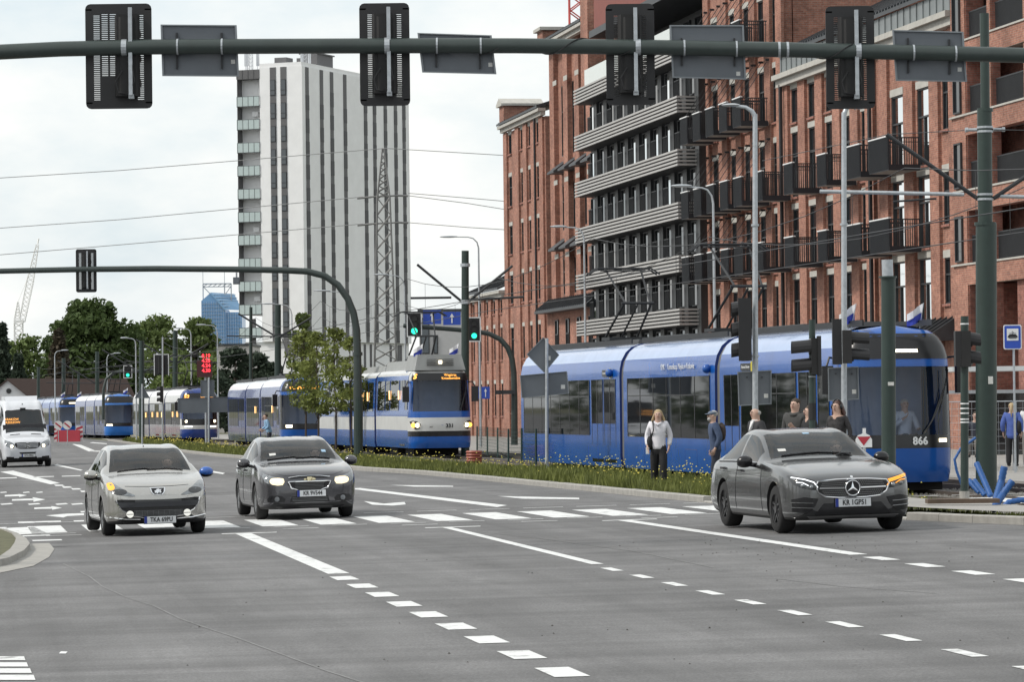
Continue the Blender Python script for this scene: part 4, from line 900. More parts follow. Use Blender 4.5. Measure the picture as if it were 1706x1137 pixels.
sign_back('grey square panel back low on the left galvanised lamp post', [(1229, 620), (1286, 617), (1286, 674), (1231, 677)], 71, [(1245, 628, 630), (1270, 628, 630)], dy=.12, stick=(1277, 660))
sign_back('grey square panel back on the lamp post by the tram front', [(1380, 613), (1431, 611), (1432, 666), (1381, 669)], 69, [(1393, 622, 624), (1420, 622, 624)], dy=.12, stick=(1424, 653))
t, o = pole('signal_post', 'dark green signal post with white tape rings beside the thick catenary pole', 'post', 1607, 846, 527, 61, .07, .068, dark_green, G(7) + .1)
for yy in (540, 603, 673, 681, 689, 699, 704): b = MB(); z = at(1607, yy, 61) - o; b.cyl(z - V((0, 0, .012)), z + V((0, 0, .012)), .074, n=12); b.build('band', white_p, t)
b = MB(); b.cyl((0, 0, -.05), (0, 0, .14), .085, n=12); b.build('footing', concrete, t)
c = at(1610, 612, 61); c.y -= .03; side_signal('black signal facing right on the green post by the thick catenary pole', c, 61, 2, size=.31, face=1, bd=(-.2, -.1, -.12, .12, .02, .62), hood=.24)
# signs from behind
bs = at(912, 783, 97); bs.z = .1
t, o = pole('sign_post', 'grey post carrying a diamond sign and a rectangular sign in the verge', 'post', 911, 778, 564, bs.y, .05, .045, galv, bs.z)
sign_back('grey diamond sign back above a rectangular plate, left of the blue tram', [(905, 562), (932, 592), (907, 622), (877, 591)], bs.y, [], dy=.07, stick=(914, 597))
sign_back('scratched rectangular grey sign back below the diamond sign', [(866, 626), (945, 619), (948, 656), (869, 664)], bs.y, [], dy=.07, stick=(938, 645))
Yt = 200
pole('sign_post', 'thin post with a triangular sign in the left verge', 'post', 237, 739, 640, Yt, .05, .05, galv)
sign_back('grey triangular sign back on a thin post left of the white tram', [(237, 642), (250, 664), (224, 664)], Yt, [], dy=.07)
Y2 = gp(271, 741).y
t, o = pole('signal_post', 'thin grey post with two black signals before the white tram', 'post', 271, 741, 562, Y2, .06, .05, galv)
t = thing('traffic_signal', 'black signal back with white border high on the thin grey post', 'traffic light', at(269, 625, Y2 + .2)); b = MB(); W = .42; b.bx(-W, W, 0, .04, 0, 1.25); b.build('backboard', black, t); b = MB(); b.bx(-W - .05, -W, -.01, .05, -.05, 1.3); b.bx(W, W + .05, -.01, .05, -.05, 1.3); b.bx(-W, W, -.01, .05, 1.25, 1.3); b.build('border', white_p, t); b = MB(); b.ext([(-.2, 0, .1), (-.15, -.18, .1), (.15, -.18, .1), (.2, 0, .1)], (0, 0, 1.05)); b.build('housing', soft_black, t)
c = at(269, 671, Y2 - .2); side_signal('black three light signal seen from the side low on the thin grey post', c, Y2, 3, size=.34, face=-1)
front_signal('distant signal showing green before the broad dark trees', 213.5, 620, 262, .55, .86)
p3 = [at(x, y, 262) for x, y in ((172, 700), (172.5, 650), (177, 632), (188, 622), (205, 619), (250, 617), (288, 612))]; gantry('slim far gantry with a green signal behind the white tram', p3, [.12, .11, .1, .1, .09, .09, .09])
Y4 = gp(347, 746).y
sign_back('wide grey sign back on two posts right of the white tram', [(296, 664), (397, 661), (397, 687), (296, 689)], Y4, [], dy=.08, stick=(391, 683), name='direction_sign')
sign_back('small grey sign back above the wide one, under the red display', [(334, 634), (357, 634), (357, 662), (334, 662)], Y4, [], dy=.08)
pole('sign_post', 'left grey post of the wide sign, tall up to the red display', 'post', 348, 746, 630, Y4, .06, .06, galv); pole('sign_post', 'right grey post of the wide sign', 'post', 393, 744, 645, Y4, .06, .06, galv)
led_r = mat('red LED characters', (.3, .01, .01), .5, var=0, emit=(1, .04, .06), es=2.2); led_o = mat('amber LED characters', (.4, .15, .01), .5, var=0, emit=(1, .42, .07), es=2.0)
Yd = Y4 + 6; c = at(340, 615, Yd); t = thing('departure_display', 'red lit departure display with four rows above the wide sign', 'display', c); k = Yd / 5917
b = MB(); b.bx(-12 * k, 13 * k, 0, .25, -14 * k, 14 * k); b.build('casing', mat('dark red casing', (.06, .012, .015), .5, var=0), t); b = MB(); b.cyl((2 * k, .12, -14 * k), (2 * k, .12, c.z * -1 + G(c.x)), .07, n=8); b.build('stand', galv, t)
text('departure_time', '8.19\n4.23\n4.24\n4.30', 8.2 * k, face_mx((3.5 * k, -.02, 9.2 * k), (1, 0, 0), (0, 0, 1)), led_r, t, bold=.008)
# tram stop sign, shelter
ts = at(1687, 562, 92); t = thing('tram_stop_sign', 'blue and white tram stop sign beside the thick green pole', 'sign', ts); W, H = .21, .295
b = MB(); b.ext(rrect(W * 2 + .05, H * 2 + .05, .05), (0, .03, 0)); b.build('border', white_p, t); b = MB(); b.ext(rrect(W * 2, H * 2, .04, y=-.006), (0, .004, 0)); b.build('panel', sign_blue, t)
b = MB(); b.bx(-.15, .15, -.014, -.008, -.09, .22); b.build('pictogram_field', white_p, t)
b = MB(); b.ext([(-.13, -.022, -.01), (.13, -.022, -.01), (.12, -.022, .03), (.08, -.022, .075), (-.08, -.022, .075), (-.12, -.022, .03)], (0, .006, 0)); b.bx(-.1, .1, -.022, -.016, -.035, -.02); b.bx(-.09, .09, -.02, -.016, .098, .105); b.tube([(-.02, -.02, .075), (.02, -.02, .12), (0, -.02, .155), (-.02, -.02, .12)], .006, 4); b.build('tram_pictogram', black, t)
b = MB(); b.cyl((.03, .05, -H), (.03, .05, -ts.z), .03, n=8); b.build('post', galv, t)
sh = thing('tram_shelter', 'long pale steel tram shelter at the right edge behind the thick pole', 'shelter', (12.2, 100, tz(100) + .12)); b = MB(); b.bx(0, 12, -1.6, 1.2, 2.72, 2.85); b.build('roof', mat('pale shelter roof', (.6, .62, .63), .4, .2, var=.08), sh)
for x in (.6, 3.2, 5.8, 8.4): b = MB(); b.bx(x - .04, x + .04, .8, .9, 0, 2.72); b.build('post', alu, sh)
b = MB(); b.bx(0, 12, .78, .84, 2.1, 2.2); b.build('beam', alu, sh)
b = MB(); b.bx(.7, 11.5, .86, .88, .35, 2.1); b.build('glass_wall', glassmat('shelter glass', (.75, .8, .8), .35), sh)
b = MB(); b.bx(3.4, 5.6, .2, .6, .42, .48); b.bx(3.6, 3.7, .3, .5, 0, .42); b.bx(5.3, 5.4, .3, .5, 0, .42); b.build('bench', iron, sh)
# blue cable ducts
blue_p = mat('blue corrugated duct', (.018, .09, .29), .55, var=.2, scale=8)
def duct(label, pxs, Y, r=.045, group='blue ducts by the thick pole', nsub=14):
    P = [at(1420 + x / 4.374, 620 + y / 4.374, Y + dy) for x, y, dy in pxs]; o = P[-1]; b = MB(); q = []; rr = []
    for a, c in zip(P, P[1:]):
        n = max(3, int((c - a).length / .035))
        for k in range(n): q.append(a.lerp(c, k / n) - o); rr.append(r * (1 + (.1 if (len(rr) % 2) else -.06)))
    q.append(P[-1] - o); rr.append(r); b.tube(q, rr, 9)
    ob = b.build('cable_duct', blue_p, None, smooth=70); ob.location = o; tag(ob, label, 'duct', group)
duct('straight blue duct leaning left against the thick pole', [(905, 665, 0), (1008, 905, -.4)], 64, .053); duct('short blue duct leaning left behind the leaning one', [(885, 790, 0), (965, 900, -.2)], 64.5, .048); duct('lowest blue duct next to the taped signal post', [(845, 790, 0), (925, 880, -.2)], 65, .05)
duct('upright blue duct right of the thick pole', [(1108, 690, 0), (1085, 800, 0), (1045, 935, -.2)], 60, .06); duct('thick blue duct leaning right at the kerb', [(1168, 795, 0), (1100, 890, 0), (1022, 1010, -.2)], 58.5, .058); duct('curved blue duct lying off to the right edge', [(1330, 935, 0), (1230, 935, 0), (1140, 950, 0), (1095, 990, 0)], 59, .045)
duct('dark thin blue cable loop behind the taped signal post', [(900, 480, 0), (790, 560, 0), (745, 640, 0), (760, 720, 0), (800, 830, 0)], 66, .025)
b = MB(); p = gp(1615, 853); b.bx(-.62, .55, -.2, .2, 0, .07); o = b.build('timber_board', mat('weathered board', (.1, .07, .05), .8, var=.3), None); o.location = p + V((0, .6, .12)); tag(o, 'weathered dark board lying at the foot of the taped signal post', 'board')
# corrugated pipe, slab, barriers
pp = gp(790, 778); t = thing('drain_pipe', 'short terracotta corrugated pipe standing in the verge', 'pipe', (pp.x, pp.y, pp.z + .05)); b = MB(); b.tube([(0, 0, z * .045) for z in range(11)], [.23 + .03 * (z % 2) for z in range(11)], 16); b.build('pipe', mat('terracotta plastic', (.3, .075, .05), .5, var=.1), t, smooth=30)
b = MB(); b.box((0, 0, .05), (.75, .5, .1)); o = b.build('concrete_slab', concrete, None); o.location = gp(680, 777) + V((0, 0, .1)); tag(o, 'flat concrete slab lying in the grass before the blue and white tram', 'slab')
red_b = mat('red barrier plastic', (.4, .03, .05), .45, var=.1); white_b = mat('white barrier plastic', (.65, .65, .65), .5, var=.1)
p = V(((113 - 853) / 5917 * 262, 262, -.6)); t = thing('road_barrier', 'red plastic road barrier before the far trams', 'barrier', p); b = MB(); b.ext([(-.85, -.25, 0), (-.85, .25, 0), (-.85, .15, .85), (-.85, -.15, .85)], (1.7, 0, 0)); b.build('body', red_b, t)
for i, (px, lb) in enumerate(((131, 'right beside the red barrier'), (94, 'left beside the red barrier'))):
    p = V(((px - 853) / 5917 * 262, 262, -.6)); t = thing('delineator', 'white and red striped delineator ' + lb, 'delineator', p); b = MB(); b.bx(-.24, .24, -.06, .06, 0, 1.15); b.build('panel', white_b, t)
    for k in range(3): b = MB(); z = .15 + k * .34; b.ext([(-.24, -.065, z), (-.24, -.065, z + .17), (.24, -.065, z + .34), (.24, -.065, z + .17)], (0, .004, 0)); b.build('stripe', red_b, t)
for i, (px, lb) in enumerate(((97, 'left'), (112, 'right'))):
    c = at(px, 709, 240); t = thing('warning_sign', 'small round white sign above the red barrier, the %s one' % lb, 'road sign', c); b = MB(); b.cyl((0, 0, 0), (0, .03, 0), .3, n=16); b.build('disc', white_b, t); b = MB(); b.box((0, -.01, 0), (.5, .01, .1), M=MX.Rotation(.7, 3, 'Y')); b.build('stripe', red_b, t); b = MB(); b.cyl((0, .05, -.1), (0, .05, -1.4), .03, n=6); b.build('post', galv, t)
# mesh fence by the track
fw_ = mat('dark green fence wire', (.02, .045, .04), .5, var=.1)
ft = thing('mesh_fence', 'dark green mesh fence between the verge and the track left of the sign', 'fence', (0, 0, 0)); fpx = [(795, 752, 711), (812, 755, 712), (829, 758, 713), (847, 768, 715), (869, 769, 714), (893, 771, 715)]
prev = None
for px, yb, yt in fpx:
    Y = 5917 * (1.95) / (yb + 4 - 665); p = at(px, yb + 4, Y); q = at(px, yt, Y); b = MB(); b.cyl(p, q, .035, n=6); b.build('post', fw_, ft)
    if prev:
        b = MB()
        for k in range(1, 9): f = k / 9; b.cyl(prev[0].lerp(prev[1], f), p.lerp(q, f), .006, n=3)
        for k in range(1, 14): f = k / 14; b.cyl(prev[0].lerp(p, f), prev[1].lerp(q, f), .004, n=3)
        b.build('wire_mesh', fw_, ft)
    prev = (p, q)
# temporary site fence behind the stop
sf = thing('site_fence', 'thin galvanised site fence behind the tram stop at the right', 'fence', (10.6, 96, tz(96) + .1))
for k in range(3):
    x = k * 3; b = MB(); b.tube([(x, 0, 0), (x, 0, 1.9), (x + 2.9, 0, 1.9), (x + 2.9, 0, 0)], .02, 6)
    for j in range(1, 16): b.cyl((x + j * .18, 0, .1), (x + j * .18, 0, 1.9), .004, n=3)
    for j in range(1, 10): b.cyl((x, 0, j * .19), (x + 2.9, 0, j * .19), .004, n=3)
    b.build('panel', galv, sf)
# overhead wires
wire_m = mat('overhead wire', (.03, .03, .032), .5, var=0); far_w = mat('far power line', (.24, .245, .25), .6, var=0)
def sag(a, b_, s, n=14): return [a.lerp(b_, k / n) - V((0, 0, s * 4 * (k / n) * (1 - k / n))) for k in range(n + 1)]
def wire(label, pts, r, m=wire_m, group=None): b = MB(); b.tube(pts, r, 4, False); o = b.build('overhead_wire', m, None); tag(o, label, 'wire', group)
for off_, nm in ((0, 'near track'), (3.5, 'far track')):
    q = [V((track(y) + off_ + .12 * (-1) ** i, y, tz(y) + 5.75)) for i, y in enumerate((40, 75, 106, 138, 164, 190, 218, 245, 272, 300, 340))]; wire('tram contact wire above the ' + nm, q, .013)
    mq_ = []
    for a, c in zip(q, q[1:]): mq_ += sag(a + V((0, 0, 1.25)), c + V((0, 0, 1.25)), .8, 8)[:-1]
    wire('sagging messenger wire above the ' + nm, mq_, .011)
    for a, c in zip(q[:6], q[1:7]):
        s_ = sag(a + V((0, 0, 1.25)), c + V((0, 0, 1.25)), .8, 8)
        for k in (1, 3, 5, 7): wire('thin vertical dropper between messenger and contact wire of the ' + nm, [s_[k], a.lerp(c, k / 8)], .006, group='wire droppers of the ' + nm)
wire('cross wire from the thick pole to the right edge', [at(1652, 216, 75), at(1800, 219, 74)], .01); wire('cross wire from the thick pole over the black balconies', [at(1628, 216, 75), at(1480, 224, 79), at(1270, 268, 95)], .009)
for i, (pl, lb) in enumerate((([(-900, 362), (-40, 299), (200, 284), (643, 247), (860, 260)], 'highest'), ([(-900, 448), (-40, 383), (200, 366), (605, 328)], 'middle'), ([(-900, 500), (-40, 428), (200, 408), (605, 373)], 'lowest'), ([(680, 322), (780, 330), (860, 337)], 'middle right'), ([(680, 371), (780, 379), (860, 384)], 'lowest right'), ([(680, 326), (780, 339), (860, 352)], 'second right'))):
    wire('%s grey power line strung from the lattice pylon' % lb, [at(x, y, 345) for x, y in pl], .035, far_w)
# ---------------------------------------------------------------- trams
tb_m = mat('tram blue paint', (.008, .085, .36), .2, var=.12, scale=1.2, coat=.25)
tb2 = mat('tram deep blue paint', (.012, .04, .21), .25, var=.06, coat=.4)
lb_m = mat('tram light blue paint', (.02, .15, .5), .22, var=.08, coat=.5)
tsky = mat('tram roof with sky reflection', (.33, .43, .66), .2, .2, var=.1, scale=1.5, coat=.4)  # blue roof shoulder coloured pale to carry the sky's reflection
twh = mat('tram white paint', (.58, .585, .58), .3, var=.12, scale=1.5, coat=.3)
tgl = mat('tram side glass', (.006, .007, .009), .03, var=0, spec=.22)
tws = glassmat('tram windscreen', (.9, .94, 1.0), .9, .03, (.03, .045, .08), 1.5)
tblk = mat('tram black trim', (.01, .01, .012), .25, var=.05, spec=.5)
tgry = mat('tram grey roof fairing', (.27, .28, .28), .5, var=.15, scale=2)
bel = mat('tram bellows', (.13, .13, .135), .8, var=.15, stretch=(1, 20, 1))
und = mat('tram underframe', (.012, .011, .011), .9, var=.3, scale=6)
interior = mat('tram interior', (.3, .37, .52), .8, var=.1)
head_l = mat('lit headlight', (.9, .85, .7), .3, var=0, emit=(1, .88, .62), es=3.5); amber_l = mat('lit amber lamp', (.8, .4, .05), .3, var=0, emit=(1, .45, .06), es=2.5); warm_l = mat('warm interior lamp', (.9, .6, .3), .4, var=0, emit=(1, .55, .2), es=2.2)
flag_m = mat('white flag cloth', (.7, .7, .72), .8, var=.05); flag_b = mat('blue flag cloth', (.03, .05, .35), .8, var=.05)
SEC = [(1.16, .25), (1.2, .5), (1.2, 2.55), (1.19, 2.75), (1.14, 2.97), (1.02, 3.18), (.86, 3.31), (.6, 3.39), (0, 3.42)]
def hw_at(z, sec):
    for (x0, z0), (x1, z1) in zip(sec, sec[1:]):
        if z <= z1: return x0 + (x1 - x0) * max(0, (z - z0)) / (z1 - z0)
    return sec[-1][0]
def tram(label, y0, lens, sc, group='trams queuing on the near track', gap=.45):
    """sc: scheme dict. Built along the track; the thing stands at its front on the rails"""
    o = V((track(y0), y0, tz(y0) + .14)); t = thing('tram', label, 'tram', o, 0, group); sec = sc.get('sec', SEC)
    y = y0; nm = len(lens); mods = []
    for L in lens:
        dy = L
        for _ in range(3): dx = track(y + dy) - track(y); dy = sqrt(max(.1, L * L - dx * dx))
        a = atan2(-(track(y + dy) - track(y)), dy); M = MX.Translation((track(y) - o.x, y - o.y, tz(y) + .14 - o.z)) @ MX.Rotation(a, 4, 'Z'); mods.append((M, L)); y += dy + gap * cos(a)
    def put(b, name, m, M, smooth=None, par=None): p = b.build(name, m, par or t, smooth); p.data.transform(M); return p
    for i, (M, L) in enumerate(mods):
        ya = sc['nose'] if i == 0 else 0; yb = L
        zones = sc['zones']
        for (z0, z1, m, nm_) in zones:                  # painted bands of the shell
            zs = sorted({z0, z1} | {z for _, z in sec if z0 < z < z1}); r = [(hw_at(z, sec), z) for z in zs]
            b = MB()
            for s in (-1, 1): b.add([(s * x, yy, z) for yy in (ya, yb) for x, z in r], [(k, k + 1, k + 1 + len(r), k + len(r)) for k in range(len(r) - 1)])
            put(b, nm_, m, M, 35)
        prof = [(s * x, z) for s, P in ((-1, sec), (1, sec[::-1])) for x, z in P]
        for yy in ((yb,) if i == 0 else (ya, yb)): b = MB(); b.add([(x, yy, z) for x, z in prof], [tuple(range(len(prof)))]); put(b, 'end_frame', sc['end'], M)
        b = MB(); b.bx(-1.02, 1.02, ya, yb, .3, .34); put(b, 'floor', und, M)
        for yy in ([L * .28, L * .72] if L > 7 else [L * .5]):
            b = MB(); b.bx(-.85, .85, yy - .95, yy + .95, .05, .42)
            for w_ in (-.6, .6):
                for s in (-1, 1): b.cyl((s * .62, yy + w_, .3), (s * .78, yy + w_, .3), .3, n=16)
            put(b, 'bogie', und, M)
        if i < nm - 1:
            b = MB(); P = [(s * (x * .95), .3 + (z - .25) * .965) for s, Q in ((-1, sec), (1, sec[::-1])) for x, z in Q]
            ys_ = [yb + gap * k / 6 for k in range(7)]; b.loft([[(x * (1 - .02 * (k % 2)), ys_[k], z) for x, z in P] for k in range(7)], cap=False); put(b, 'bellows', bel, M)
        for pn in sc['panels'](i, L, nm):                # windows and doors: y0,y1,z0,z1,kind
            a0, a1, z0, z1, kind = pn
            for s in (-1, 1):
                b = MB(); x0, x1 = hw_at(z0, sec), hw_at(z1, sec); e = .012
                b.add([(s * (x0 + e), a0, z0), (s * (x0 + e), a1, z0), (s * (x1 + e), a1, z1), (s * (x1 + e), a0, z1), (s * (x0 - .02), a0, z0), (s * (x0 - .02), a1, z0), (s * (x1 - .02), a1, z1), (s * (x1 - .02), a0, z1)], [(0, 1, 2, 3), (0, 1, 5, 4), (1, 2, 6, 5), (2, 3, 7, 6), (3, 0, 4, 7)])
                ob = put(b, kind, tgl, M)
                f = MB(); n = 2 if kind == 'door' else max(1, round((a1 - a0) / 1.35))
                for k in range(n + 1): yy = a0 + (a1 - a0) * k / n; f.add([(s * (x0 + e + .006), yy - .025, z0), (s * (x0 + e + .006), yy + .025, z0), (s * (x1 + e + .006), yy + .025, z1), (s * (x1 + e + .006), yy - .025, z1)], [(0, 1, 2, 3)])
                if kind == 'window': f.add([(s * (x1 + e + .006), a0, z1 - .42), (s * (x1 + e + .006), a1, z1 - .42), (s * (x1 + e + .006), a1, z1 - .45), (s * (x1 + e + .006), a0, z1 - .45)], [(0, 1, 2, 3)])
                put(f, kind + '_frame', tblk, M, par=ob)
                if kind == 'door' and sc.get('doorlow'): f = MB(); f.add([(s * (x0 + e + .004), a0 + .05, z0 + .02), (s * (x0 + e + .004), a1 - .05, z0 + .02), (s * (x0 + e + .004), a1 - .05, z0 + .75), (s * (x0 + e + .004), a0 + .05, z0 + .75)], [(0, 1, 2, 3)]); put(f, 'door_panel', sc['doorlow'], M, par=ob)
        for (b0, b1, w_, z0, z1) in sc['roofbox'](i, L):
            b = MB(); b.ext([(-w_, b0, z0), (w_, b0, z0), (w_ * .86, b0 + .12, z1), (-w_ * .86, b0 + .12, z1)], (0, b1 - b0, 0)); put(b, 'roof_box', sc['roofm'], M)
        b = MB()
        for s in (-1, 1): b.bx(s * .75 - .02, s * .75 + .02, .4, L - .4, sec[-1][1] - .02, sec[-1][1] + .1)
        put(b, 'roof_rail', iron, M) if sc.get('rails') else None
        if sc.get('hatch'):
            for yy in (L * .25, L * .7):
                f = MB(); x = hw_at(.45, sec) + .008; f.add([(-x, yy - .6, .38), (-x, yy + .6, .38), (-x, yy + .6, .78), (-x, yy - .6, .78)], [(0, 1, 2, 3)]); 
                for q in ((yy - .6, yy + .6, .78, .79), (yy - .6, yy - .59, .4, .78), (yy + .59, yy + .6, .4, .78)): g = MB(); g.bx(-x - .004, -x, q[0], q[1], q[2], q[3]); put(g, 'hatch_edge', tb2, M)
        if i in sc.get('lamps', {}):
            for yy, zz in sc['lamps'][i]: b = MB(); x = hw_at(zz, sec) + .03; b.bx(-x - .02, -x, yy - .07, yy + .07, zz - .17, zz + .17); put(b, 'amber_lamp', warm_l, M)
    # nose
    M0 = mods[0][0]; D = sc['nose']; rk = sc['rake']; ex = sc['ex']; tp = sc.get('taper', 1)
    def rake(z):
        for (z0, r0), (z1, r1) in zip(rk, rk[1:]):
            if z <= z1: return r0 + (r1 - r0) * max(0, z - z0) / (z1 - z0)
        return rk[-1][1]
    def nose(z, a, e=0):
        s = 1 if a >= 0 else -1; sa, ca = abs(sin(R(a))), abs(cos(R(a))); h = hw_at(z, sec)
        x = s * h * sa ** ex; r = rake(z); yy = r + (D - r) * (1 - ca ** ex)
        return V((x + s * e * sa, yy - e * ca, z))
    def patch(z0, z1, a0, a1, e=0, nz=6, na=16, edge=None):
        b = MB(); g = []
        for i in range(nz + 1):
            z = z0 + (z1 - z0) * i / nz; row = []
            for j in range(na + 1):
                lo, hi = (a0, a1) if edge is None else (lambda q: (-q, q))(edge(z)); row.append(nose(z, lo + (hi - lo) * j / na, e))
            g.append(row)
        vs = [q for r in g for q in r]; n = na + 1; b.add(vs, [(i * n + j, i * n + j + 1, (i + 1) * n + j + 1, (i + 1) * n + j) for i in range(nz) for j in range(na)]); return b
    for (z0, z1, a0, a1, e, m, nm_) in sc['nosep']: put(patch(z0, z1, a0, a1, e), nm_, m, M0, 40)
    if sc.get('cab', True):
        b = MB(); b.bx(-1.0, 1.0, 2.0, 2.05, .5, 3.2); b.bx(-1.05, 1.05, .75, 1.2, .9, 1.08); put(b, 'cab_interior', interior, M0)
    def on_nose(z, a, e=.02): p = nose(z, a, e); return M0 @ p
    def nose_text(body, size, z, a, m, name, sx=1, **k):
        p = nose(z, a, .02); q = nose(z, a + 1.5, .02); u = nose(z + .1, a, .02); return text(name, body, size, M0 @ face_mx(p, (q - p), (u - p)), m, t, sx=sx, **k)
    def nose_poly(name, m, zap, e=.02):
        b = MB(); b.add([nose(z, a, e) for z, a in zap], [tuple(range(len(zap)))]); return put(b, name, m, M0)
    return dict(t=t, mods=mods, put=put, nose=nose, on=on_nose, text=nose_text, poly=nose_poly, patch=patch, M0=M0, o=o)
def pantograph(T, mod, yy, z0, reach, up=2.0, flip=1, raised=True):
    M, L = T['mods'][mod]; b = MB(); b.bx(-.55, .55, yy - .5, yy + .5, z0, z0 + .08)
    for s in (-1, 1): b.tube([(s * .45, yy + .45 * flip, z0 + .1), (s * .38, yy - reach * flip, z0 + up * .5)], .035, 6)
    for s in (-1, 1): b.tube([(s * .34, yy - reach * flip, z0 + up * .5), (s * .5, yy + .15 * flip, z0 + up)], .028, 6)
    b.cyl((-.45, yy - reach * flip, z0 + up * .5), (.45, yy - reach * flip, z0 + up * .5), .04, n=6); b.cyl((0, yy + .4 * flip, z0 + .1), (0, yy - reach * .95 * flip, z0 + up * .47), .03, n=6)
    for d in (-.18, .18): b.tube([(-1.0, yy + .15 * flip + d, z0 + up - .14), (-.75, yy + .15 * flip + d, z0 + up + .02), (.75, yy + .15 * flip + d, z0 + up + .02), (1.0, yy + .15 * flip + d, z0 + up - .14)], .025, 6)
    b.bx(-.6, .6, yy + .15 * flip - .18, yy + .15 * flip + .18, z0 + up - .05, z0 + up - .02)
    T['put'](b, 'pantograph', iron, M)
def flag(T, x, yy, z, lean=.25):
    M = T['M0']; b = MB(); b.cyl((x, yy, z - .1), (x + lean * .5, yy, z + .45), .01, n=5); p = T['put'](b, 'flag_pole', galv, M)
    for k, m in ((0, flag_m), (1, flag_b)):
        b = MB(); n = 6; pts = []
        for i in range(n + 1):
            f = i / n; xx = x + lean * .4 - .34 * f; zt = z + .44 - .17 * k - .22 * f * (1 - .2 * k); w_ = .05 * sin(f * 7 + k); pts += [(xx, yy + w_, zt), (xx, yy + w_, zt - .17 + .03 * f)]
        b.add(pts, [(2 * i, 2 * i + 1, 2 * i + 3, 2 * i + 2) for i in range(n)]); T['put'](b, 'flag', m, M, par=p)
def mirror_arm(T, x, yy, z, s=-1):
    b = MB(); b.tube([(x, yy, z), (x + s * .22, yy - .22, z + .02), (x + s * .3, yy - .3, z - .15)], .025, 6); p = T['put'](b, 'mirror_arm', tblk, T['M0'])
    b = MB(); b.loft([[(x + s * .3 + dx * .12, yy - .3 + dy * .08, zz) for dx, dy in ((-1, -1), (1, -1), (1, 1), (-1, 1))] for zz in (z - .72, z - .15)]); T['put'](b, 'mirror', tblk, T['M0'], par=p)
def wiper(T, a0, z0, a1, z1):
    b = MB(); P = [T['nose'](z0 + (z1 - z0) * k / 6, a0 + (a1 - a0) * k / 6, .05) for k in range(7)]; b.tube(P, .018, 5); b.tube([P[2], P[6] + V((.06, 0, .2))], .014, 5); b.tube([P[6] + V((-.12, -.01, -.55)), P[6] + V((.12, -.01, .5))], .014, 5); T['put'](b, 'wiper', tblk, T['M0'])
# low floor tram
def ngt_panels(i, L, n):
    if i == 0: return [(1.45, 2.25, 1.15, 2.5, 'window'), (2.45, 3.75, .36, 2.5, 'door'), (4.0, L - 2.0, 1.05, 2.5, 'window'), (L - 1.75, L - .45, .36, 2.5, 'door')]
    if i == 1: return [(.5, L - .5, 1.05, 2.5, 'window')]
    if i == n - 1: return [(.5, 1.85, .36, 2.5, 'door'), (2.05, 3.4, .36, 2.5, 'door'), (3.7, L - .5, 1.05, 2.5, 'window')]
    return [(.4, L - .4, 1.05, 2.5, 'window')]
NG = dict(nose=1.2, rake=[(.25, .12), (.5, .02), (.95, 0), (1.25, .03), (2.6, .2), (2.8, .24), (3.2, .42), (3.42, .85)], ex=.58, end=tb2,
    zones=[(.25, 2.97, tb_m, 'shell'), (2.97, 3.42, tsky, 'roof')], panels=ngt_panels, roofm=iron, rails=True, hatch=True,
    roofbox=lambda i, L: [(2.2 if i == 0 else .6, L * .5, .55, 3.38, 3.52), (L * .56, L - .6, .5, 3.38, 3.56)],
    nosep=[(.25, .93, -90, 90, 0, tb_m, 'bumper'), (.93, 1.2, -90, 90, .0, tblk, 'light_band'), (1.2, 2.57, -66, 66, 0, tws, 'windscreen'), (1.2, 2.57, -90, -66, 0, tblk, 'pillar'), (1.2, 2.57, 66, 90, 0, tblk, 'pillar'), (2.57, 2.72, -90, 90, .01, tb_m, 'brow'), (2.72, 3.24, -70, 70, .012, tblk, 'display_dome'), (2.72, 3.42, -90, 90, -.01, tb_m, 'crown')])
T1 = tram('big blue low floor tram nearest the camera, driver behind its windscreen', 75.6, [10.6, 9.6, 13.2], NG)
T1['t'].scale = (1.03, 1, 1.065); T1['t'].location.z -= .07
text('side_lettering', 'KMK  |  Komunikacja Miejska w Krakowie', .2, T1['mods'][1][0] @ face_mx((-1.225, 3.6, 2.74), (0, -1, 0), (0, 0, 1)), white_p, T1['t'])
for i, yy in ((0, 8.2), (2, 1.6)):
    M = T1['mods'][i][0]; b = MB(); b.bx(-1.235, -1.225, yy - .55, yy + .35, 2.58, 2.74); q = T1['put'](b, 'ticket_label', tblk, M); text('label_text', 'Automat biletowy', .1, M @ face_mx((-1.24, yy - .1, 2.66), (0, -1, 0), (0, 0, 1)), white_p, q)
    b = MB(); b.bx(-1.24, -1.225, yy - .68, yy - .58, 2.52, 2.78); T1['put'](b, 'yellow_mark', mat('yellow mark', (.6, .5, .05), .5, var=0), M)
for i, yy in ((1, .5), (2, .9)):
    M = T1['mods'][i][0]; b = MB(); b.ball((-1.27, yy, 2.66), .11, 10, 6); T1['put'](b, 'camera_pod', tb_m, M, 60)
T1['text']('HY', .13, 1.06, -9, white_p, 'fleet_number'); T1['text']('866', .22, 1.07, 6, white_p, 'fleet_number', bold=.008)
for a0, a1 in ((26, 41), (-41, -26)): T1['put'](T1['patch'](1.05, 1.12, a0, a1, .02, 2, 6), 'headlamp', head_l, T1['M0'])
T1['put'](T1['patch'](2.86, 2.92, -8, 8, .03, 2, 6), 'top_lamp', head_l, T1['M0'])
T1['put'](T1['patch'](2.72, 2.725, -66, 66, .03, 1, 16), 'brow_edge', tb2, T1['M0'])
wiper(T1, 8, 1.22, 34, 2.0); mirror_arm(T1, 1.16, 1.0, 2.75, 1); mirror_arm(T1, -1.16, 1.0, 2.75, -1)
flag(T1, -.75, 1.3, 3.42); flag(T1, .75, 1.3, 3.42, .2); pantograph(T1, 1, 3.0, 3.55, 1.7, 2.05); pantograph(T1, 2, 4.5, 3.55, 1.6, 1.9)
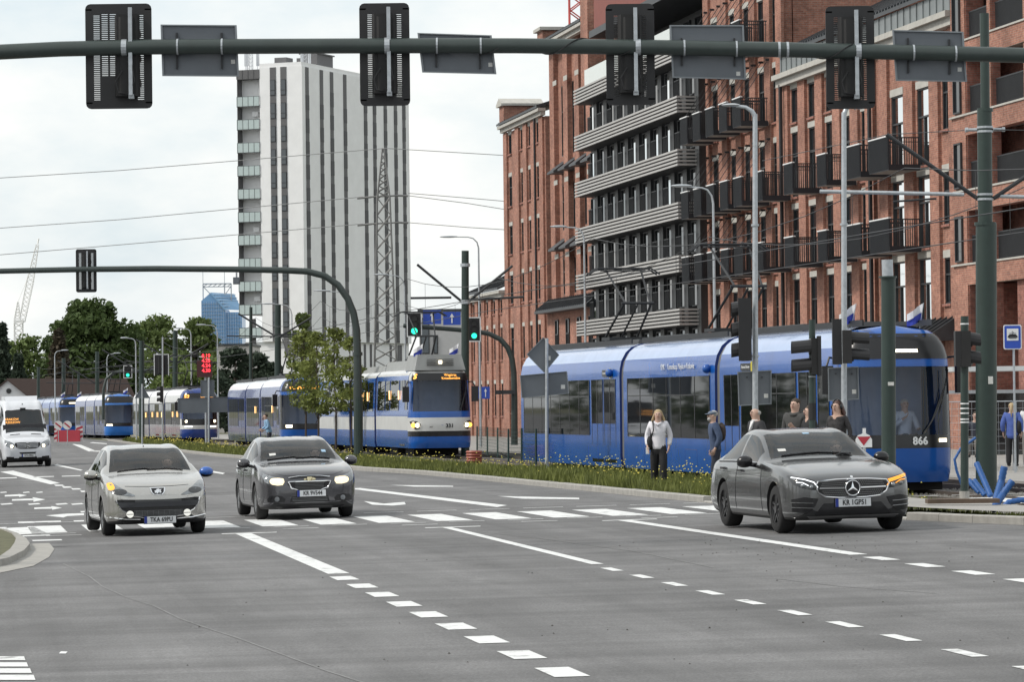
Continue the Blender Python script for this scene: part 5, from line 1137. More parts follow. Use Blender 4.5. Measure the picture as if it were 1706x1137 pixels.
b = MB(); b.bx(-.95, .95, .5, 1.3, .08, .3); T1['put'](b, 'coupler_beam', und, T1['M0'])
# older tram in blue and white
SEC2 = [(1.13, .32), (1.16, .5), (1.16, 1.66), (1.1, 2.95), (1.05, 3.08), (.9, 3.22), (.6, 3.27), (0, 3.28)]
def eu_panels(i, L, n):
    r = []
    if i == 0: return [(.95, 1.5, 1.75, 2.85, 'window'), (1.7, 2.75, .4, 2.85, 'door'), (3.0, 5.0, 1.72, 2.85, 'window'), (5.25, 6.2, 1.72, 2.85, 'door'), (6.45, L - .4, 1.72, 2.85, 'window')]
    if i == 1: return [(.4, 1.6, 1.72, 2.85, 'window'), (1.8, 3.1, 1.72, 2.85, 'door'), (3.3, L - .4, 1.72, 2.85, 'window')]
    return [(.4, 1.9, 1.72, 2.85, 'window'), (2.1, 3.3, 1.72, 2.85, 'door'), (3.5, 6.0, 1.72, 2.85, 'window'), (6.2, 7.3, 1.72, 2.85, 'door')]
EU = dict(nose=.9, rake=[(.32, .1), (.5, .02), (1.2, 0), (1.6, .04), (2.9, .3), (3.1, .36), (3.28, .6)], ex=.55, end=tb2, sec=SEC2,
    zones=[(.32, .98, tb_m, 'lower_shell'), (.98, 1.5, twh, 'white_band'), (1.5, 3.02, tb_m, 'upper_shell'), (3.02, 3.28, twh, 'roof')], panels=eu_panels, roofm=tgry,
    roofbox=lambda i, L: [(.35, 2.6, .95, 3.2, 3.78), (2.65, L - .2, .8, 3.2, 3.6)] if i == 0 else [(.3, L - .3, .7, 3.2, 3.5)], lamps={0: [(2.86, 2.3), (5.1, 2.3)], 1: [(1.7, 2.3), (3.2, 2.3)], 2: [(2, 2.3)]},
    nosep=[(.32, .75, -90, 90, 0, tb_m, 'bumper'), (.75, .95, -90, 90, .0, tblk, 'bumper_strip'), (.95, 1.45, -90, 90, 0, twh, 'white_front'), (1.45, 1.68, -90, 90, 0, tb_m, 'blue_front'), (1.68, 2.82, -58, 58, 0, tws, 'windscreen'), (1.68, 2.82, -90, -58, 0, tb_m, 'pillar'), (1.68, 2.82, 58, 90, 0, tb_m, 'pillar'), (2.82, 3.1, -64, 64, .02, tblk, 'destination_display'), (2.82, 3.28, -90, 90, -.01, twh, 'crown')])
T2 = tram('older blue and white tram with grey roof fairing and amber route display 5', 131, [8.6, 6.4, 9.4], EU)
T2['poly']('blue_chevron', tb_m, [(1.46, -88), (1.46, 88), (1.36, 55), (1.16, 0), (1.36, -55)], .012)
for s in (-1, 1):
    T2['poly']('headlamp_surround', tblk, [(1.22, s * 30), (1.32, s * 42), (1.34, s * 58), (1.3, s * 74), (1.14, s * 60), (1.02, s * 46), (1.05, s * 34)], .03)
    for a, m in ((38, head_l), (52, amber_l)):
        p = T2['nose'](1.17, s * a, .05); b = MB(); b.cyl(p + V((0, .04, 0)), p, .085, n=12); T2['put'](b, 'headlamp', m, T2['M0'])
T2['text']('331', .2, 1.14, 4, tblk, 'fleet_number', bold=.006); T2['text']('HY', .09, 1.1, -9, tblk, 'fleet_number')
T2['text']('5', .26, 2.96, -46, led_o, 'route_number', bold=.012); T2['text']('Wzgórza\nKrzesławickie', .125, 2.96, 8, led_o, 'destination_text', bold=.001)
p = T2['nose'](3.28, 0) ; b = MB(); b.bx(-.06, .06, .3, .36, 3.44, 3.56); T2['put'](b, 'top_lamp', head_l, T2['M0']); b = MB()
for k in range(4): b.bx(-.5, .5, .33, .37, 3.38 + k * .07, 3.4 + k * .07)
T2['put'](b, 'roof_grille', tblk, T2['M0'])
wiper(T2, 20, 1.7, 34, 2.2); mirror_arm(T2, 1.0, .7, 2.75, 1); mirror_arm(T2, -1.0, .7, 2.75, -1); pantograph(T2, 0, 4.6, 3.6, 1.2, 1.85); flag(T2, -.6, 1.0, 3.75, .15); flag(T2, .75, 1.0, 3.75, .15)
b = MB(); b.bx(-1.12, -.9, 1.75, 2.7, .42, .46); T2['put'](b, 'door_step', mat('yellow step edge', (.6, .45, .08), .6, var=.1), T2['M0'])
# second low floor tram, white and blue tram, two more at the back
NG2 = dict(NG); NG2['zones'] = [(.25, 1.0, mat('tram reflective blue side', (.1, .14, .29), .14, .3, var=.5, scale=1.5, coat=.5), 'lower_shell'), (1.0, 2.97, tb2, 'upper_shell'), (2.97, 3.42, mat('tram white roof', (.66, .69, .74), .3, var=.06), 'roof')]; NG2['lamps'] = {1: [(2.0, 1.9)], 0: [(4.1, 1.9)]}
T3 = tram('blue low floor tram with pale roof, partly behind the young trees', 168, [9.6, 7.2, 9.6], NG2)
for a0, a1, m in ((24, 44, amber_l), (-46, -24, head_l)): T3['put'](T3['patch'](1.02, 1.15, a0, a1, .02, 2, 6), 'headlamp', m, T3['M0'])
T3['put'](T3['patch'](2.84, 2.96, -30, 30, .03, 2, 8), 'destination_display', led_o, T3['M0']); mirror_arm(T3, -1.16, 1.0, 2.75, -1); wiper(T3, 8, 1.22, 30, 2.0); pantograph(T3, 0, 6.4, 3.55, 1.4, 2.0)
LJ = dict(NG); LJ['ex'] = .7
LJ['zones'] = [(.25, 1.08, mat('tram grey white side', (.3, .31, .33), .25, var=.2, scale=2, coat=.3), 'lower_shell'), (1.08, 2.52, tblk, 'window_band'), (2.52, 2.97, twh, 'upper_shell'), (2.97, 3.42, mat('tram bright roof', (.72, .73, .75), .35, var=.05), 'roof')]
LJ['panels'] = lambda i, L, n: [(1.5 if i == 0 else .3, L * .35, 1.1, 2.45, 'window'), (L * .38, L * .6, .36, 2.45, 'door'), (L * .63, L - .3, 1.1, 2.45, 'window')]
LJ['lamps'] = {0: [(2.4, 1.75), (5.0, 1.75)], 1: [(1.2, 1.75), (3.6, 1.75), (6.4, 1.75)], 2: [(1.5, 1.75), (4, 1.75)]}
LJ['nosep'] = [(.25, .8, -90, 90, 0, tb2, 'bumper'), (.8, 1.05, -90, 90, 0, twh, 'white_front'), (1.05, 1.45, -70, 70, 0, tblk, 'light_band'), (1.05, 1.45, -90, -70, 0, twh, 'white_cheek'), (1.05, 1.45, 70, 90, 0, twh, 'white_cheek'), (1.45, 2.62, -60, 60, 0, tws, 'windscreen'), (1.45, 2.62, -90, -60, 0, tb2, 'pillar'), (1.45, 2.62, 60, 90, 0, tb2, 'pillar'), (2.62, 3.1, -62, 62, .01, tblk, 'destination_display'), (2.62, 3.42, -90, 90, -.01, tb2, 'crown')]
T4 = tram('white tram with tall dark windows, blue front and amber 52 display', 226, [9.4, 8.2, 9.4], LJ)
T4['text']('52', .36, 2.86, -38, led_o, 'route_number', bold=.014); T4['text']('Os.Piast', .26, 2.86, 14, led_o, 'destination_text', bold=.01)
for s in (-1, 1): T4['put'](T4['patch'](.93, 1.0, min(s * 18, s * 50), max(s * 18, s * 50), .03, 2, 6), 'light_bar', mat('white light bar', (.9, .9, .9), .3, var=0, emit=(1, 1, 1), es=1.3), T4['M0']); p = T4['nose'](1.3, s * 40, .03); b = MB(); b.cyl(p + V((0, .05, 0)), p, .09, n=10); T4['put'](b, 'headlamp', head_l, T4['M0'])
pantograph(T4, 0, 5, 3.55, 1.3, 2.0); mirror_arm(T4, -1.16, 1.0, 2.7, -1)
NG3 = dict(NG); NG3['zones'] = [(.25, 1.0, NG2['zones'][0][2], 'lower_shell'), (1.0, 2.97, tb2, 'upper_shell'), (2.97, 3.42, mat('tram bright roof', (.72, .73, .75), .35), 'roof')]; NG3['nosep'] = [tuple(lb_m if q is tb_m else q for q in p) for p in NG['nosep']]
T5 = tram('light blue fronted tram behind the white tram with tall dark windows', 271, [7.4, 6, 7.4], NG3)
T5['put'](T5['patch'](.98, 1.1, -52, -20, .03, 2, 6), 'headlamp', head_l, T5['M0']); flag(T5, .6, 1.2, 3.42, .2); pantograph(T5, 0, 4.5, 3.55, 1.2, 2.0)
T6 = tram('rearmost dark blue tram by the red road barrier', 304, [8, 6, 8], NG)
T6['put'](T6['patch'](2.86, 2.95, -8, 8, .03, 2, 6), 'top_lamp', head_l, T6['M0']); pantograph(T6, 0, 5, 3.55, 1.0, 2.0); flag(T6, -.7, 1.2, 3.42, .2); flag(T6, .7, 1.2, 3.42, .2)
# ---------------------------------------------------------------- cars
def cr1(p0, p1, p2, p3, t):
    return [.5 * (2 * b + (c - a) * t + (2 * a - 5 * b + 4 * c - d) * t * t + (3 * b - a - 3 * c + d) * t * t * t) for a, b, c, d in zip(p0, p1, p2, p3)]
def smooth(poly, n=4):
    N_ = len(poly); return [cr1(poly[i - 1], poly[i], poly[(i + 1) % N_], poly[(i + 2) % N_], k / n) for i in range(N_) for k in range(n)]
cgl = glassmat('car windscreen glass', (.88, .9, .9), .93, .015, (.045, .05, .055), 1.62); csg = glassmat('car side glass', (.4, .43, .44), .7, .015, (.02, .022, .024), 1.6)
tyre_m = mat('tyre rubber', (.014, .014, .015), .85, var=.3, scale=20); seat_m = mat('dark seat fabric', (.045, .045, .05), .8, var=.15); plate_m = mat('number plate', (.66, .68, .7), .35, var=.04); plate_b = mat('plate blue band', (.01, .03, .25), .4, var=0)
plate_t = mat('plate characters', (.01, .01, .012), .4, var=0); chrome = mat('chrome', (.75, .76, .78), .08, 1, var=0); lampg = mat('headlamp clear glass', (.22, .235, .25), .06, .5, var=.5, scale=9, coat=1); lampd = mat('headlamp dark inside', (.02, .022, .025), .1, 0, var=.2, coat=1); amber = mat('amber indicator', (.7, .26, .02), .3, var=.1, emit=(1, .4, .05), es=.9); mesh_m = mat('grille bars', (.16, .165, .17), .35, .6, var=0)
warmh = mat('warm lit lamp', (.9, .8, .55), .2, var=.2, scale=25, emit=(1, .8, .5), es=.8); drl = mat('white daytime lamp', (.9, .9, .9), .2, var=0, emit=(.9, .95, 1), es=1.1); fogw = mat('fog lamp glass', (.75, .76, .72), .1, .3, var=.2, emit=(1, .98, .9), es=.5)
def wheel(par, x, y, r, wd, style, side, rimm):
    b = MB(); P = [(r * .62, -wd / 2), (r * .9, -wd / 2), (r * .97, -wd * .42), (r, -wd * .25), (r, wd * .25), (r * .97, wd * .42), (r * .9, wd / 2), (r * .62, wd / 2)]; n = 32
    b.loft([[(0 + q[1], q[0] * cos(2 * pi * k / n), q[0] * sin(2 * pi * k / n)) for q in P] for k in range(n)] + [[(q[1], q[0], 0) for q in P]], close=True, cap=False)
    o = b.build('wheel', tyre_m, par, 50); o.location = (x, y, r)
    b = MB(); xo = side * wd * .36; b.loft([[(side * wd * .46, r * .66 * cos(2 * pi * k / n), r * .66 * sin(2 * pi * k / n)), (side * wd * .46, r * .61 * cos(2 * pi * k / n), r * .61 * sin(2 * pi * k / n)), (side * wd * .1, r * .58 * cos(2 * pi * k / n), r * .58 * sin(2 * pi * k / n))] for k in range(n + 1)], close=False)
    for k in range(style):
        a = 2 * pi * k / style
        for d in (-.16, .16):
            M = MX.Rotation(a, 3, 'X'); b.box(M @ V((xo, d * r * .7, r * .36)), (.03, r * .085, r * .56), M=M @ MX.Rotation(d * .55, 3, 'X'))
    b.cyl((xo - side * .03, 0, 0), (xo + side * .03, 0, 0), r * .17, n=14); b.build('rim', rimm, o, 40)
    b = MB(); b.cyl((-side * .02, 0, 0), (side * .0, 0, 0), r * .57, n=20); b.build('brake_disc', und, o)
class Car:
    def __init__(s, name, label, loc, rz, st, paint, screen, side, rear, axles, r, W, rimm, style=5, wd=.21, cat='car', sub=7, wells=True):
        s.t = thing(name, label, cat, loc, rz); s.t.rotation_euler = (0, -math.atan(SLOPE) * .8, rz); s.paint = paint
        prof = []
        for (y, zb, w_, zm, ws, zs, wr, ze, zr) in st:
            prof.append([(0, y, zb), (w_ * .8, y, zb), (w_ * .97, y, zb + .07), (w_, y, zm), (ws, y, zs), (wr, y, ze), (wr * .55, y, ze + (zr - ze) * .78), (0, y, zr)])
        m = len(prof); nc = 8
        def pt(u, v):
            i = min(int(u), m - 2); tu = u - i; rows = [prof[max(0, min(m - 1, i + k))] for k in (-1, 0, 1, 2)]; j = min(int(v), nc - 2); tv = v - j; cols = []
            for rr in rows:
                def c_(q): return rr[q] if 0 <= q < nc else ((-rr[nc - 2][0], rr[nc - 2][1], rr[nc - 2][2]) if q >= nc else rr[0])
                cols.append(cr1(c_(j - 1), c_(j), c_(j + 1), c_(j + 2), tv))
            return cr1(*cols, tu)
        sv = 9; nu = (m - 1) * sub; nv = (nc - 1) * sv; V_ = []; F = []; MI = []
        G_ = [[pt(i / sub, j / sv) for j in range(nv + 1)] for i in range(nu + 1)]
        full = [[(x, y, z) for x, y, z in row] + [(-x, y, z) for x, y, z in row[-2:0:-1]] for row in G_]; k = len(full[0])
        for row in full: V_ += row
        def yst(u): i = min(int(u), m - 2); return st[i][0] + (st[i + 1][0] - st[i][0]) * (u - i)
        for i in range(nu):
            yc = yst((i + .5) / sub)
            for j in range(k):
                jj = j if j < nv else 2 * nv - 1 - j; vc = (jj + .5) / sv; q = (j + 1) % k; F.append((i * k + j, i * k + q, (i + 1) * k + q, (i + 1) * k + j)); mi = 0
                if vc < 1.9: mi = 3
                elif vc > 5.12 and screen[0] < yc < screen[1]: mi = 1
                elif vc > 5.15 and rear[0] < yc < rear[1]: mi = 4
                elif 4.1 < vc < 4.88 and any(a < yc < b for a, b in side): mi = 2
                MI.append(mi)
        F += [tuple(range(k - 1, -1, -1)), tuple(range(nu * k, nu * k + k))]; MI += [0, 0]
        me = bpy.data.meshes.new('body'); me.from_pydata(V_, [], F); mats = [paint, cgl, csg, soft_black, cgl]
        for q in mats: me.materials.append(q)
        me.polygons.foreach_set('material_index', MI); bm = bmesh.new(); bm.from_mesh(me); bmesh.ops.remove_doubles(bm, verts=bm.verts, dist=.0004); bmesh.ops.recalc_face_normals(bm, faces=bm.faces); bm.to_mesh(me); s.bvh = BVHTree.FromBMesh(bm); bm.free()
        bo = bpy.data.objects.new('tmp', me); COL.objects.link(bo)
        cb = MB()
        for y in axles:
            for sx in (-1, 1): cb.cyl((sx * (W - .3), y, r * 1.02), (sx * (W + .2), y, r * 1.02), r * 1.14, n=28)
        cm = cb.mesh('cut'); [cm.materials.append(q) for q in mats]; cm.polygons.foreach_set('material_index', [3] * len(cm.polygons)); bm = bmesh.new(); bm.from_mesh(cm); bmesh.ops.recalc_face_normals(bm, faces=bm.faces); bm.to_mesh(cm); bm.free()
        cobj = bpy.data.objects.new('tmpc', cm); COL.objects.link(cobj); md = bo.modifiers.new('b', 'BOOLEAN'); md.operation = 'DIFFERENCE'; md.object = cobj; md.solver = 'EXACT'
        dg = bpy.context.evaluated_depsgraph_get(); res = bpy.data.meshes.new_from_object(bo.evaluated_get(dg)); bpy.data.objects.remove(bo); bpy.data.objects.remove(cobj)
        for nm, keep in (('body', (0, 3)), ('windscreen', (1,)), ('side_window', (2,)), ('rear_window', (4,))):
            bm = bmesh.new(); bm.from_mesh(res); bmesh.ops.delete(bm, geom=[f for f in bm.faces if f.material_index not in keep], context='FACES')
            if nm == 'side_window':
                isl = []; left = set(bm.faces)
                while left:
                    f = left.pop(); grp = {f}; stk = [f]
                    while stk:
                        for e in stk.pop().edges:
                            for g in e.link_faces:
                                if g in left: left.discard(g); grp.add(g); stk.append(g)
                    isl.append({g.index for g in grp})
                bm.free()
                for grp in isl:
                    b2 = bmesh.new(); b2.from_mesh(res); b2.faces.ensure_lookup_table(); b3 = bmesh.new(); b3.from_mesh(res); bmesh.ops.delete(b3, geom=[f for f in b3.faces if f.material_index not in keep], context='FACES'); b3.faces.ensure_lookup_table(); b3.faces.index_update()
                    bmesh.ops.delete(b3, geom=[f for f in b3.faces if f.index not in grp], context='FACES'); mm = bpy.data.meshes.new(nm); b3.to_mesh(mm); b3.free(); b2.free(); s._fin(mm, nm, mats)
                continue
            mm = bpy.data.meshes.new(nm); bm.to_mesh(mm); bm.free(); s._fin(mm, nm, mats)
        for y in axles:
            for sx in (-1, 1): wheel(s.t, sx * (W - wd / 2 - .015), y, r, wd, style, sx, rimm)
        b = MB(); b.bx(-W * .8, W * .8, axles[0] + .5, axles[1] - .4, .18, .3); b.bx(-W * .86, W * .86, screen[0] + .15, screen[0] + .55, .6, st[5][7] - .08); b.build('dashboard', seat_m, s.t)
        for y in (axles[0] + 1.25, axles[1] - .35):
            for x in (-.37, .37):
                b = MB(); b.box((x, y, .82), (.46, .16, .62), M=MX.Rotation(-.22, 3, 'X')); b.box((x, y + .12, 1.16), (.24, .1, .17)); b.build('seat', seat_m, s.t, 30)
        b = MB(); n = 18; cx, cy, cz = .37, axles[0] + .78, .93; b.tube([(cx + .18 * cos(2 * pi * q / n), cy + .07 * sin(2 * pi * q / n), cz + .17 * sin(2 * pi * q / n)) for q in range(n + 1)], .017, 6); b.build('steering_wheel', tblk, s.t)
        b = MB(); b.bx(-.11, .11, screen[1] - .06, screen[1] - .03, st[7][7] - .1, st[7][7] - .03); b.build('rear_view_mirror', tblk, s.t)
    def _fin(s, mm, nm, mats):
        if not len(mm.polygons): return
        if len(mm.materials) == 0: [mm.materials.append(q) for q in mats]
        for p in mm.polygons: p.use_smooth = True
        mm.set_sharp_from_angle(angle=R(42)); link(nm, mm, s.t)
    def hit(s, x, z, d='f'):
        if d == 'f': h = s.bvh.ray_cast(V((x, -2, z)), V((0, 1, 0)))
        elif d == 't': h = s.bvh.ray_cast(V((x, z, 4)), V((0, 0, -1)))
        else: h = s.bvh.ray_cast(V((-3 if d == 'l' else 3, x, z)), V((1 if d == 'l' else -1, 0, 0)))
        return h[0]
    def decal(s, name, poly, m, e=.006, d='f', sm=0, cuts=3, par=None, th=.02):
        if sm: poly = smooth(poly, sm)
        bm = bmesh.new(); vs = [bm.verts.new((p[0], 0, p[1])) for p in poly]; bm.faces.new(vs); bmesh.ops.triangulate(bm, faces=bm.faces[:])
        for _ in range(cuts):
            long = [q for q in bm.edges if q.calc_length() > .07]
            if not long: break
            bmesh.ops.subdivide_edges(bm, edges=long, cuts=1); bmesh.ops.triangulate(bm, faces=[f for f in bm.faces if len(f.verts) > 3])
        last = None
        for v in bm.verts:
            h = s.hit(v.co.x, v.co.z, d)
            if h is None: h = V((v.co.x, last.y if last else .1, v.co.z)) if d == 'f' else (last or V((0, 0, 0)))
            last = h; v.co = h + (V((0, -e, 0)) if d == 'f' else V((0, 0, e)) if d == 't' else V((-e if d == 'l' else e, 0, 0)))
        bmesh.ops.recalc_face_normals(bm, faces=bm.faces)
        mm = bpy.data.meshes.new(name); bm.to_mesh(mm); bm.free(); mm.materials.append(m)
        for p in mm.polygons: p.use_smooth = True
        return link(name, mm, par or s.t)
    def line(s, name, pts, r, m, d='f', e=.006, par=None):
        P = []
        for (a, b_), (a2, b2) in zip(pts, pts[1:]):
            n = max(2, int(hypot(a2 - a, b2 - b_) / .06))
            for k in range(n): P.append(s.hit(a + (a2 - a) * k / n, b_ + (b2 - b_) * k / n, d))
        P.append(s.hit(*pts[-1], d)); o = V((0, -e, 0)) if d == 'f' else V((0, 0, e)) if d == 't' else V((-e if d == 'l' else e, 0, 0)); P = [p + o for p in P if p]
        if len(P) < 2: return
        b = MB(); b.tube(P, r, 5); return b.build(name, m, par or s.t, 60)
    def plate(s, x, z, txt, tilt=0):
        b = MB(); y = min(s.hit(x + a, z + c).y for a in (-.2, 0, .2) for c in (-.06, 0, .06)) - .03; b.bx(x - .26, x + .26, y, y + .03, z - .057, z + .057); o = b.build('number_plate', plate_m, s.t); b = MB(); b.bx(x - .26, x - .215, y - .003, y, z - .057, z + .057); b.build('plate_band', plate_b, o)
        b = MB(); b.bx(x - .27, x + .27, y + .004, y + .032, z - .067, z + .067); b.build('plate_holder', tblk, o)
        text('plate_text', txt, .105, face_mx((x + .022, y - .004, z), (1, 0, 0), (0, 0, 1)), plate_t, o, sx=.8, bold=.002)
    def mirror(s, x, y, z, m, sx):
        b = MB(); b.ball((x + sx * .14, y, z), 1, 12, 8, (.12, .09, .085)); o = b.build('door_mirror', m, s.t, 60); b = MB(); b.tube([(x - sx * .03, y + .03, z - .07), (x + sx * .08, y + .01, z - .05)], .03, 6); b.build('mirror_foot', tblk, o); b = MB(); b.ball((x + sx * .14, y + .012, z - .035), 1, 12, 8, (.117, .088, .06)); b.build('mirror_shell', tblk, o, 60)
    def sides(s, seams, handles, zt, zl, hm, both=True):
        for d, sx in (('l', -1), ('r', 1)):
            for pts in seams: s.line('door_seam', pts, .004, tblk, d, .001)
            for y, z in handles:
                h = s.hit(y, z, d)
                if h: b = MB(); b.box((h.x + sx * .02, y, z), (.035, .2, .035)); b.build('door_handle', hm, s.t)
def mirror_poly(p): return [(-x, z) for x, z in p][::-1]
# silver hatchback
sil = mat('silver beige car paint', (.45, .44, .42), .24, .8, var=.03, coat=1)
rim_s = mat('silver alloy', (.4, .41, .42), .3, .7, var=.05); rim_d = mat('dark alloy', (.09, .09, .095), .35, .6, var=.1)
st1 = [(0, .31, .5, .5, .48, .6, .35, .65, .68), (.06, .22, .67, .5, .65, .68, .5, .74, .765), (.2, .2, .785, .5, .765, .76, .58, .82, .845), (.45, .19, .842, .52, .815, .86, .62, .9, .915), (.85, .19, .86, .56, .83, .945, .64, .975, .99), (1.07, .19, .86, .6, .83, .97, .71, 1.01, 1.045), (1.45, .19, .86, .6, .82, .99, .66, 1.205, 1.25), (1.95, .19, .86, .6, .81, 1.0, .6, 1.385, 1.435), (2.5, .19, .86, .6, .805, 1.0, .595, 1.43, 1.475), (3.2, .19, .86, .6, .805, 1.0, .59, 1.395, 1.44), (3.7, .21, .85, .6, .795, 1.0, .53, 1.25, 1.3), (3.95, .25, .8, .6, .76, .98, .55, 1.05, 1.08), (4.03, .32, .7, .6, .68, .86, .5, .9, .92)]
c1 = Car('silver_car', 'silver hatchback with one blue door mirror, leftmost of the oncoming cars', (-5.83, 58.35, G(-5.83)), R(12.3), st1, sil, (1.11, 1.9), [(1.4, 2.32), (2.42, 3.4)], (3.3, 3.85), (.85, 3.39), .31, .86, rim_s, 5, .2)
mouth = [(-.68, .605), (-.35, .6), (0, .595), (.35, .6), (.69, .615), (.67, .52), (.58, .42), (.42, .34), (.25, .305), (0, .3), (-.25, .305), (-.42, .34), (-.58, .42), (-.66, .52)]
c1.decal('lower_grille', mouth, tblk, .008, sm=3); c1.line('grille_trim', [p for p in mouth[4:]] + [mouth[0]], .012, chrome, 'f', .012)
for z in (.335, .355, .375, .395, .415): c1.line('grille_bar', [(-.4, z), (.4, z)], .004, mesh_m, 'f', .014)
for x in [-.36 + .09 * k for k in range(9)]: c1.line('grille_bar', [(x, .33), (x, .42)], .003, mesh_m, 'f', .014)
for z in (.565, .585): c1.line('grille_bar', [(-.38, z), (.38, z)], .004, mesh_m, 'f', .014)
c1.decal('bumper_bar', [(-.68, .56), (.68, .565), (.64, .48), (-.64, .475)], mat('dark bumper plastic', (.03, .032, .038), .35, var=.05), .022, sm=0)
hl = [(-.80, .87), (-.72, .885), (-.62, .82), (-.5, .735), (-.375, .665), (-.5, .668), (-.66, .695), (-.78, .75)]
for p, a in ((hl, [(-.80, .87), (-.72, .885), (-.69, .80), (-.74, .765), (-.79, .775)]), (mirror_poly(hl), None)):
    o = c1.decal('headlight', p, lampg, .01, sm=3)
    sgn = 1 if p[0][0] < 0 else 1
    if a: c1.decal('indicator', a, amber, .016, sm=2, par=o)
    cxl = sum(q[0] for q in p) / len(p); c1.decal('lamp_bowl', [(cxl + .13 * cos(t) * .9, .735 + .05 * sin(t)) for t in [2 * pi * k / 12 for k in range(12)]], lampd, .014, par=o)
o = c1.decal('badge', [(-.13, .79), (0, .796), (.13, .79), (.115, .72), (.075, .675), (0, .668), (-.075, .675), (-.115, .72)], chrome, .012); c1.decal('badge_field', [(-.108, .782), (.108, .782), (.095, .725), (.06, .686), (-.06, .686), (-.095, .725)], tblk, .018, par=o)
c1.decal('emblem', [(-.06, .70), (-.045, .72), (-.06, .74), (-.03, .745), (-.02, .765), (.02, .77), (.03, .755), (.06, .765), (.05, .745), (.02, .735), (.06, .715), (.04, .7), (.01, .715), (-.01, .69), (-.03, .695), (-.02, .715), (-.04, .705)], chrome, .024, par=o)
c1.line('bonnet_seam', [(-.52, .82), (-.3, .81), (0, .805), (.3, .81), (.52, .82)], .005, tblk, 'f', .001)
for x in (-.47, .47):
    h = c1.hit(x, .365); b = MB(); b.cyl(h + V((0, .02, 0)), h + V((0, -.03, 0)), .058, n=18); o = b.build('fog_light', fogw, c1.t, 40); b = MB(); b.bx(x - .055, x + .055, h.y - .036, h.y - .03, .36, .37); b.build('lamp_bar', tblk, o)
c1.plate(.02, .262, 'TKA 69PU')
for sgn in (-1, 1): c1.line('bumper_strip', [(sgn * .3, .275), (sgn * .55, .285), (sgn * .78, .32)], .013, chrome, 'f', .01)
c1.decal('front_lip', [(-.78, .24), (.78, .24), (.74, .2), (-.74, .2)], tblk, .012)
c1.mirror(-.83, 1.3, 1.0, sil, -1); c1.mirror(.83, 1.3, 1.0, mat('blue mirror cap', (.02, .1, .4), .3, var=0, coat=.5), 1)
c1.sides([[(1.25, .3), (1.28, .95)], [(2.38, .3), (2.38, 1.0)], [(1.0, .55), (3.6, .56)], [(1.25, .3), (3.0, .28)]], [(2.2, .86), (3.2, .88)], 0, 0, sil)
for pts in ([(-.55, 1.1), (-.1, 1.14), (.1, 1.1)], [(-.05, 1.1), (.3, 1.13), (.55, 1.1)]): c1.line('wiper', [(x, y) for x, y in pts], .008, tblk, 't', .01)
c1.line('radio_aerial', [(0, 2.0), (0, 2.02)], .01, tblk, 't', .01)
# dark grey saloon with lit headlights
dg_ = mat('dark grey car paint', (.075, .075, .083), .2, .6, var=.04, coat=1)
st2 = [(0, .3, .62, .5, .6, .66, .45, .71, .735), (.05, .21, .765, .5, .745, .74, .58, .79, .81), (.2, .2, .85, .52, .83, .81, .64, .86, .885), (.5, .19, .887, .55, .855, .89, .68, .93, .95), (.93, .19, .895, .58, .858, .95, .69, .985, 1.005), (1.36, .19, .895, .6, .85, .985, .735, 1.025, 1.065), (1.75, .19, .895, .6, .845, 1.0, .685, 1.215, 1.27), (2.25, .19, .895, .6, .84, 1.01, .63, 1.385, 1.435), (2.8, .19, .895, .6, .84, 1.01, .62, 1.435, 1.48), (3.3, .19, .895, .6, .84, 1.01, .61, 1.405, 1.45), (3.85, .2, .89, .6, .835, 1.0, .58, 1.22, 1.27), (4.2, .21, .87, .6, .81, .99, .62, 1.05, 1.08), (4.5, .26, .8, .58, .75, .94, .56, .97, 1.0), (4.6, .36, .7, .6, .62, .88, .5, .9, .93)]
c2 = Car('dark_car', 'dark grey saloon with lit warm headlights next to the silver hatchback', (-3.68, 64.2, G(-3.68)), R(11), st2, dg_, (1.4, 2.2), [(1.65, 2.6), (2.7, 3.8)], (3.4, 4.1), (.93, 3.615), .325, .895, rim_s, 5, .21)
g2 = [(-.385, .69), (0, .695), (.385, .69), (.33, .575), (.2, .53), (0, .52), (-.2, .53), (-.33, .575)]
c2.decal('lower_grille', g2, tblk, .01, sm=3); c2.line('grille_trim', g2 + [g2[0]], .011, chrome, 'f', .014)
g3_ = [(-.38, .765), (-.2, .785), (0, .79), (.2, .785), (.38, .765), (.34, .745), (0, .755), (-.34, .745)]; c2.decal('upper_grille', g3_, tblk, .01, sm=2); c2.line('grille_trim', [(-.38, .765), (-.2, .79), (0, .795), (.2, .79), (.38, .765)], .007, chrome, 'f', .014)
for z in (.55, .575, .6, .625, .65): c2.line('grille_bar', [(-.26, z), (.26, z)], .003, mesh_m, 'f', .012)
c2.decal('badge', [(-.105, .715), (-.04, .715), (-.04, .69), (.045, .69), (.045, .715), (.105, .715), (.115, .745), (.045, .745), (.045, .77), (-.04, .77), (-.04, .745), (-.095, .745)], mat('gold badge', (.62, .55, .36), .2, .8, var=0), .022)
hl2 = [(-.83, .87), (-.76, .83), (-.62, .785), (-.475, .765), (-.45, .69), (-.47, .625), (-.62, .64), (-.76, .67), (-.82, .74)]
for p in (hl2, mirror_poly(hl2)):
    o = c2.decal('headlight', p, lampg, .01, sm=3); sg = -1 if p[0][0] < 0 else 1
    if p is not hl2: sg = 1
    c2.decal('lit_bulb', [(sg * .47, .75), (sg * .66, .765), (sg * .72, .72), (sg * .68, .65), (sg * .49, .635)], warmh, .018, sm=2, par=o)
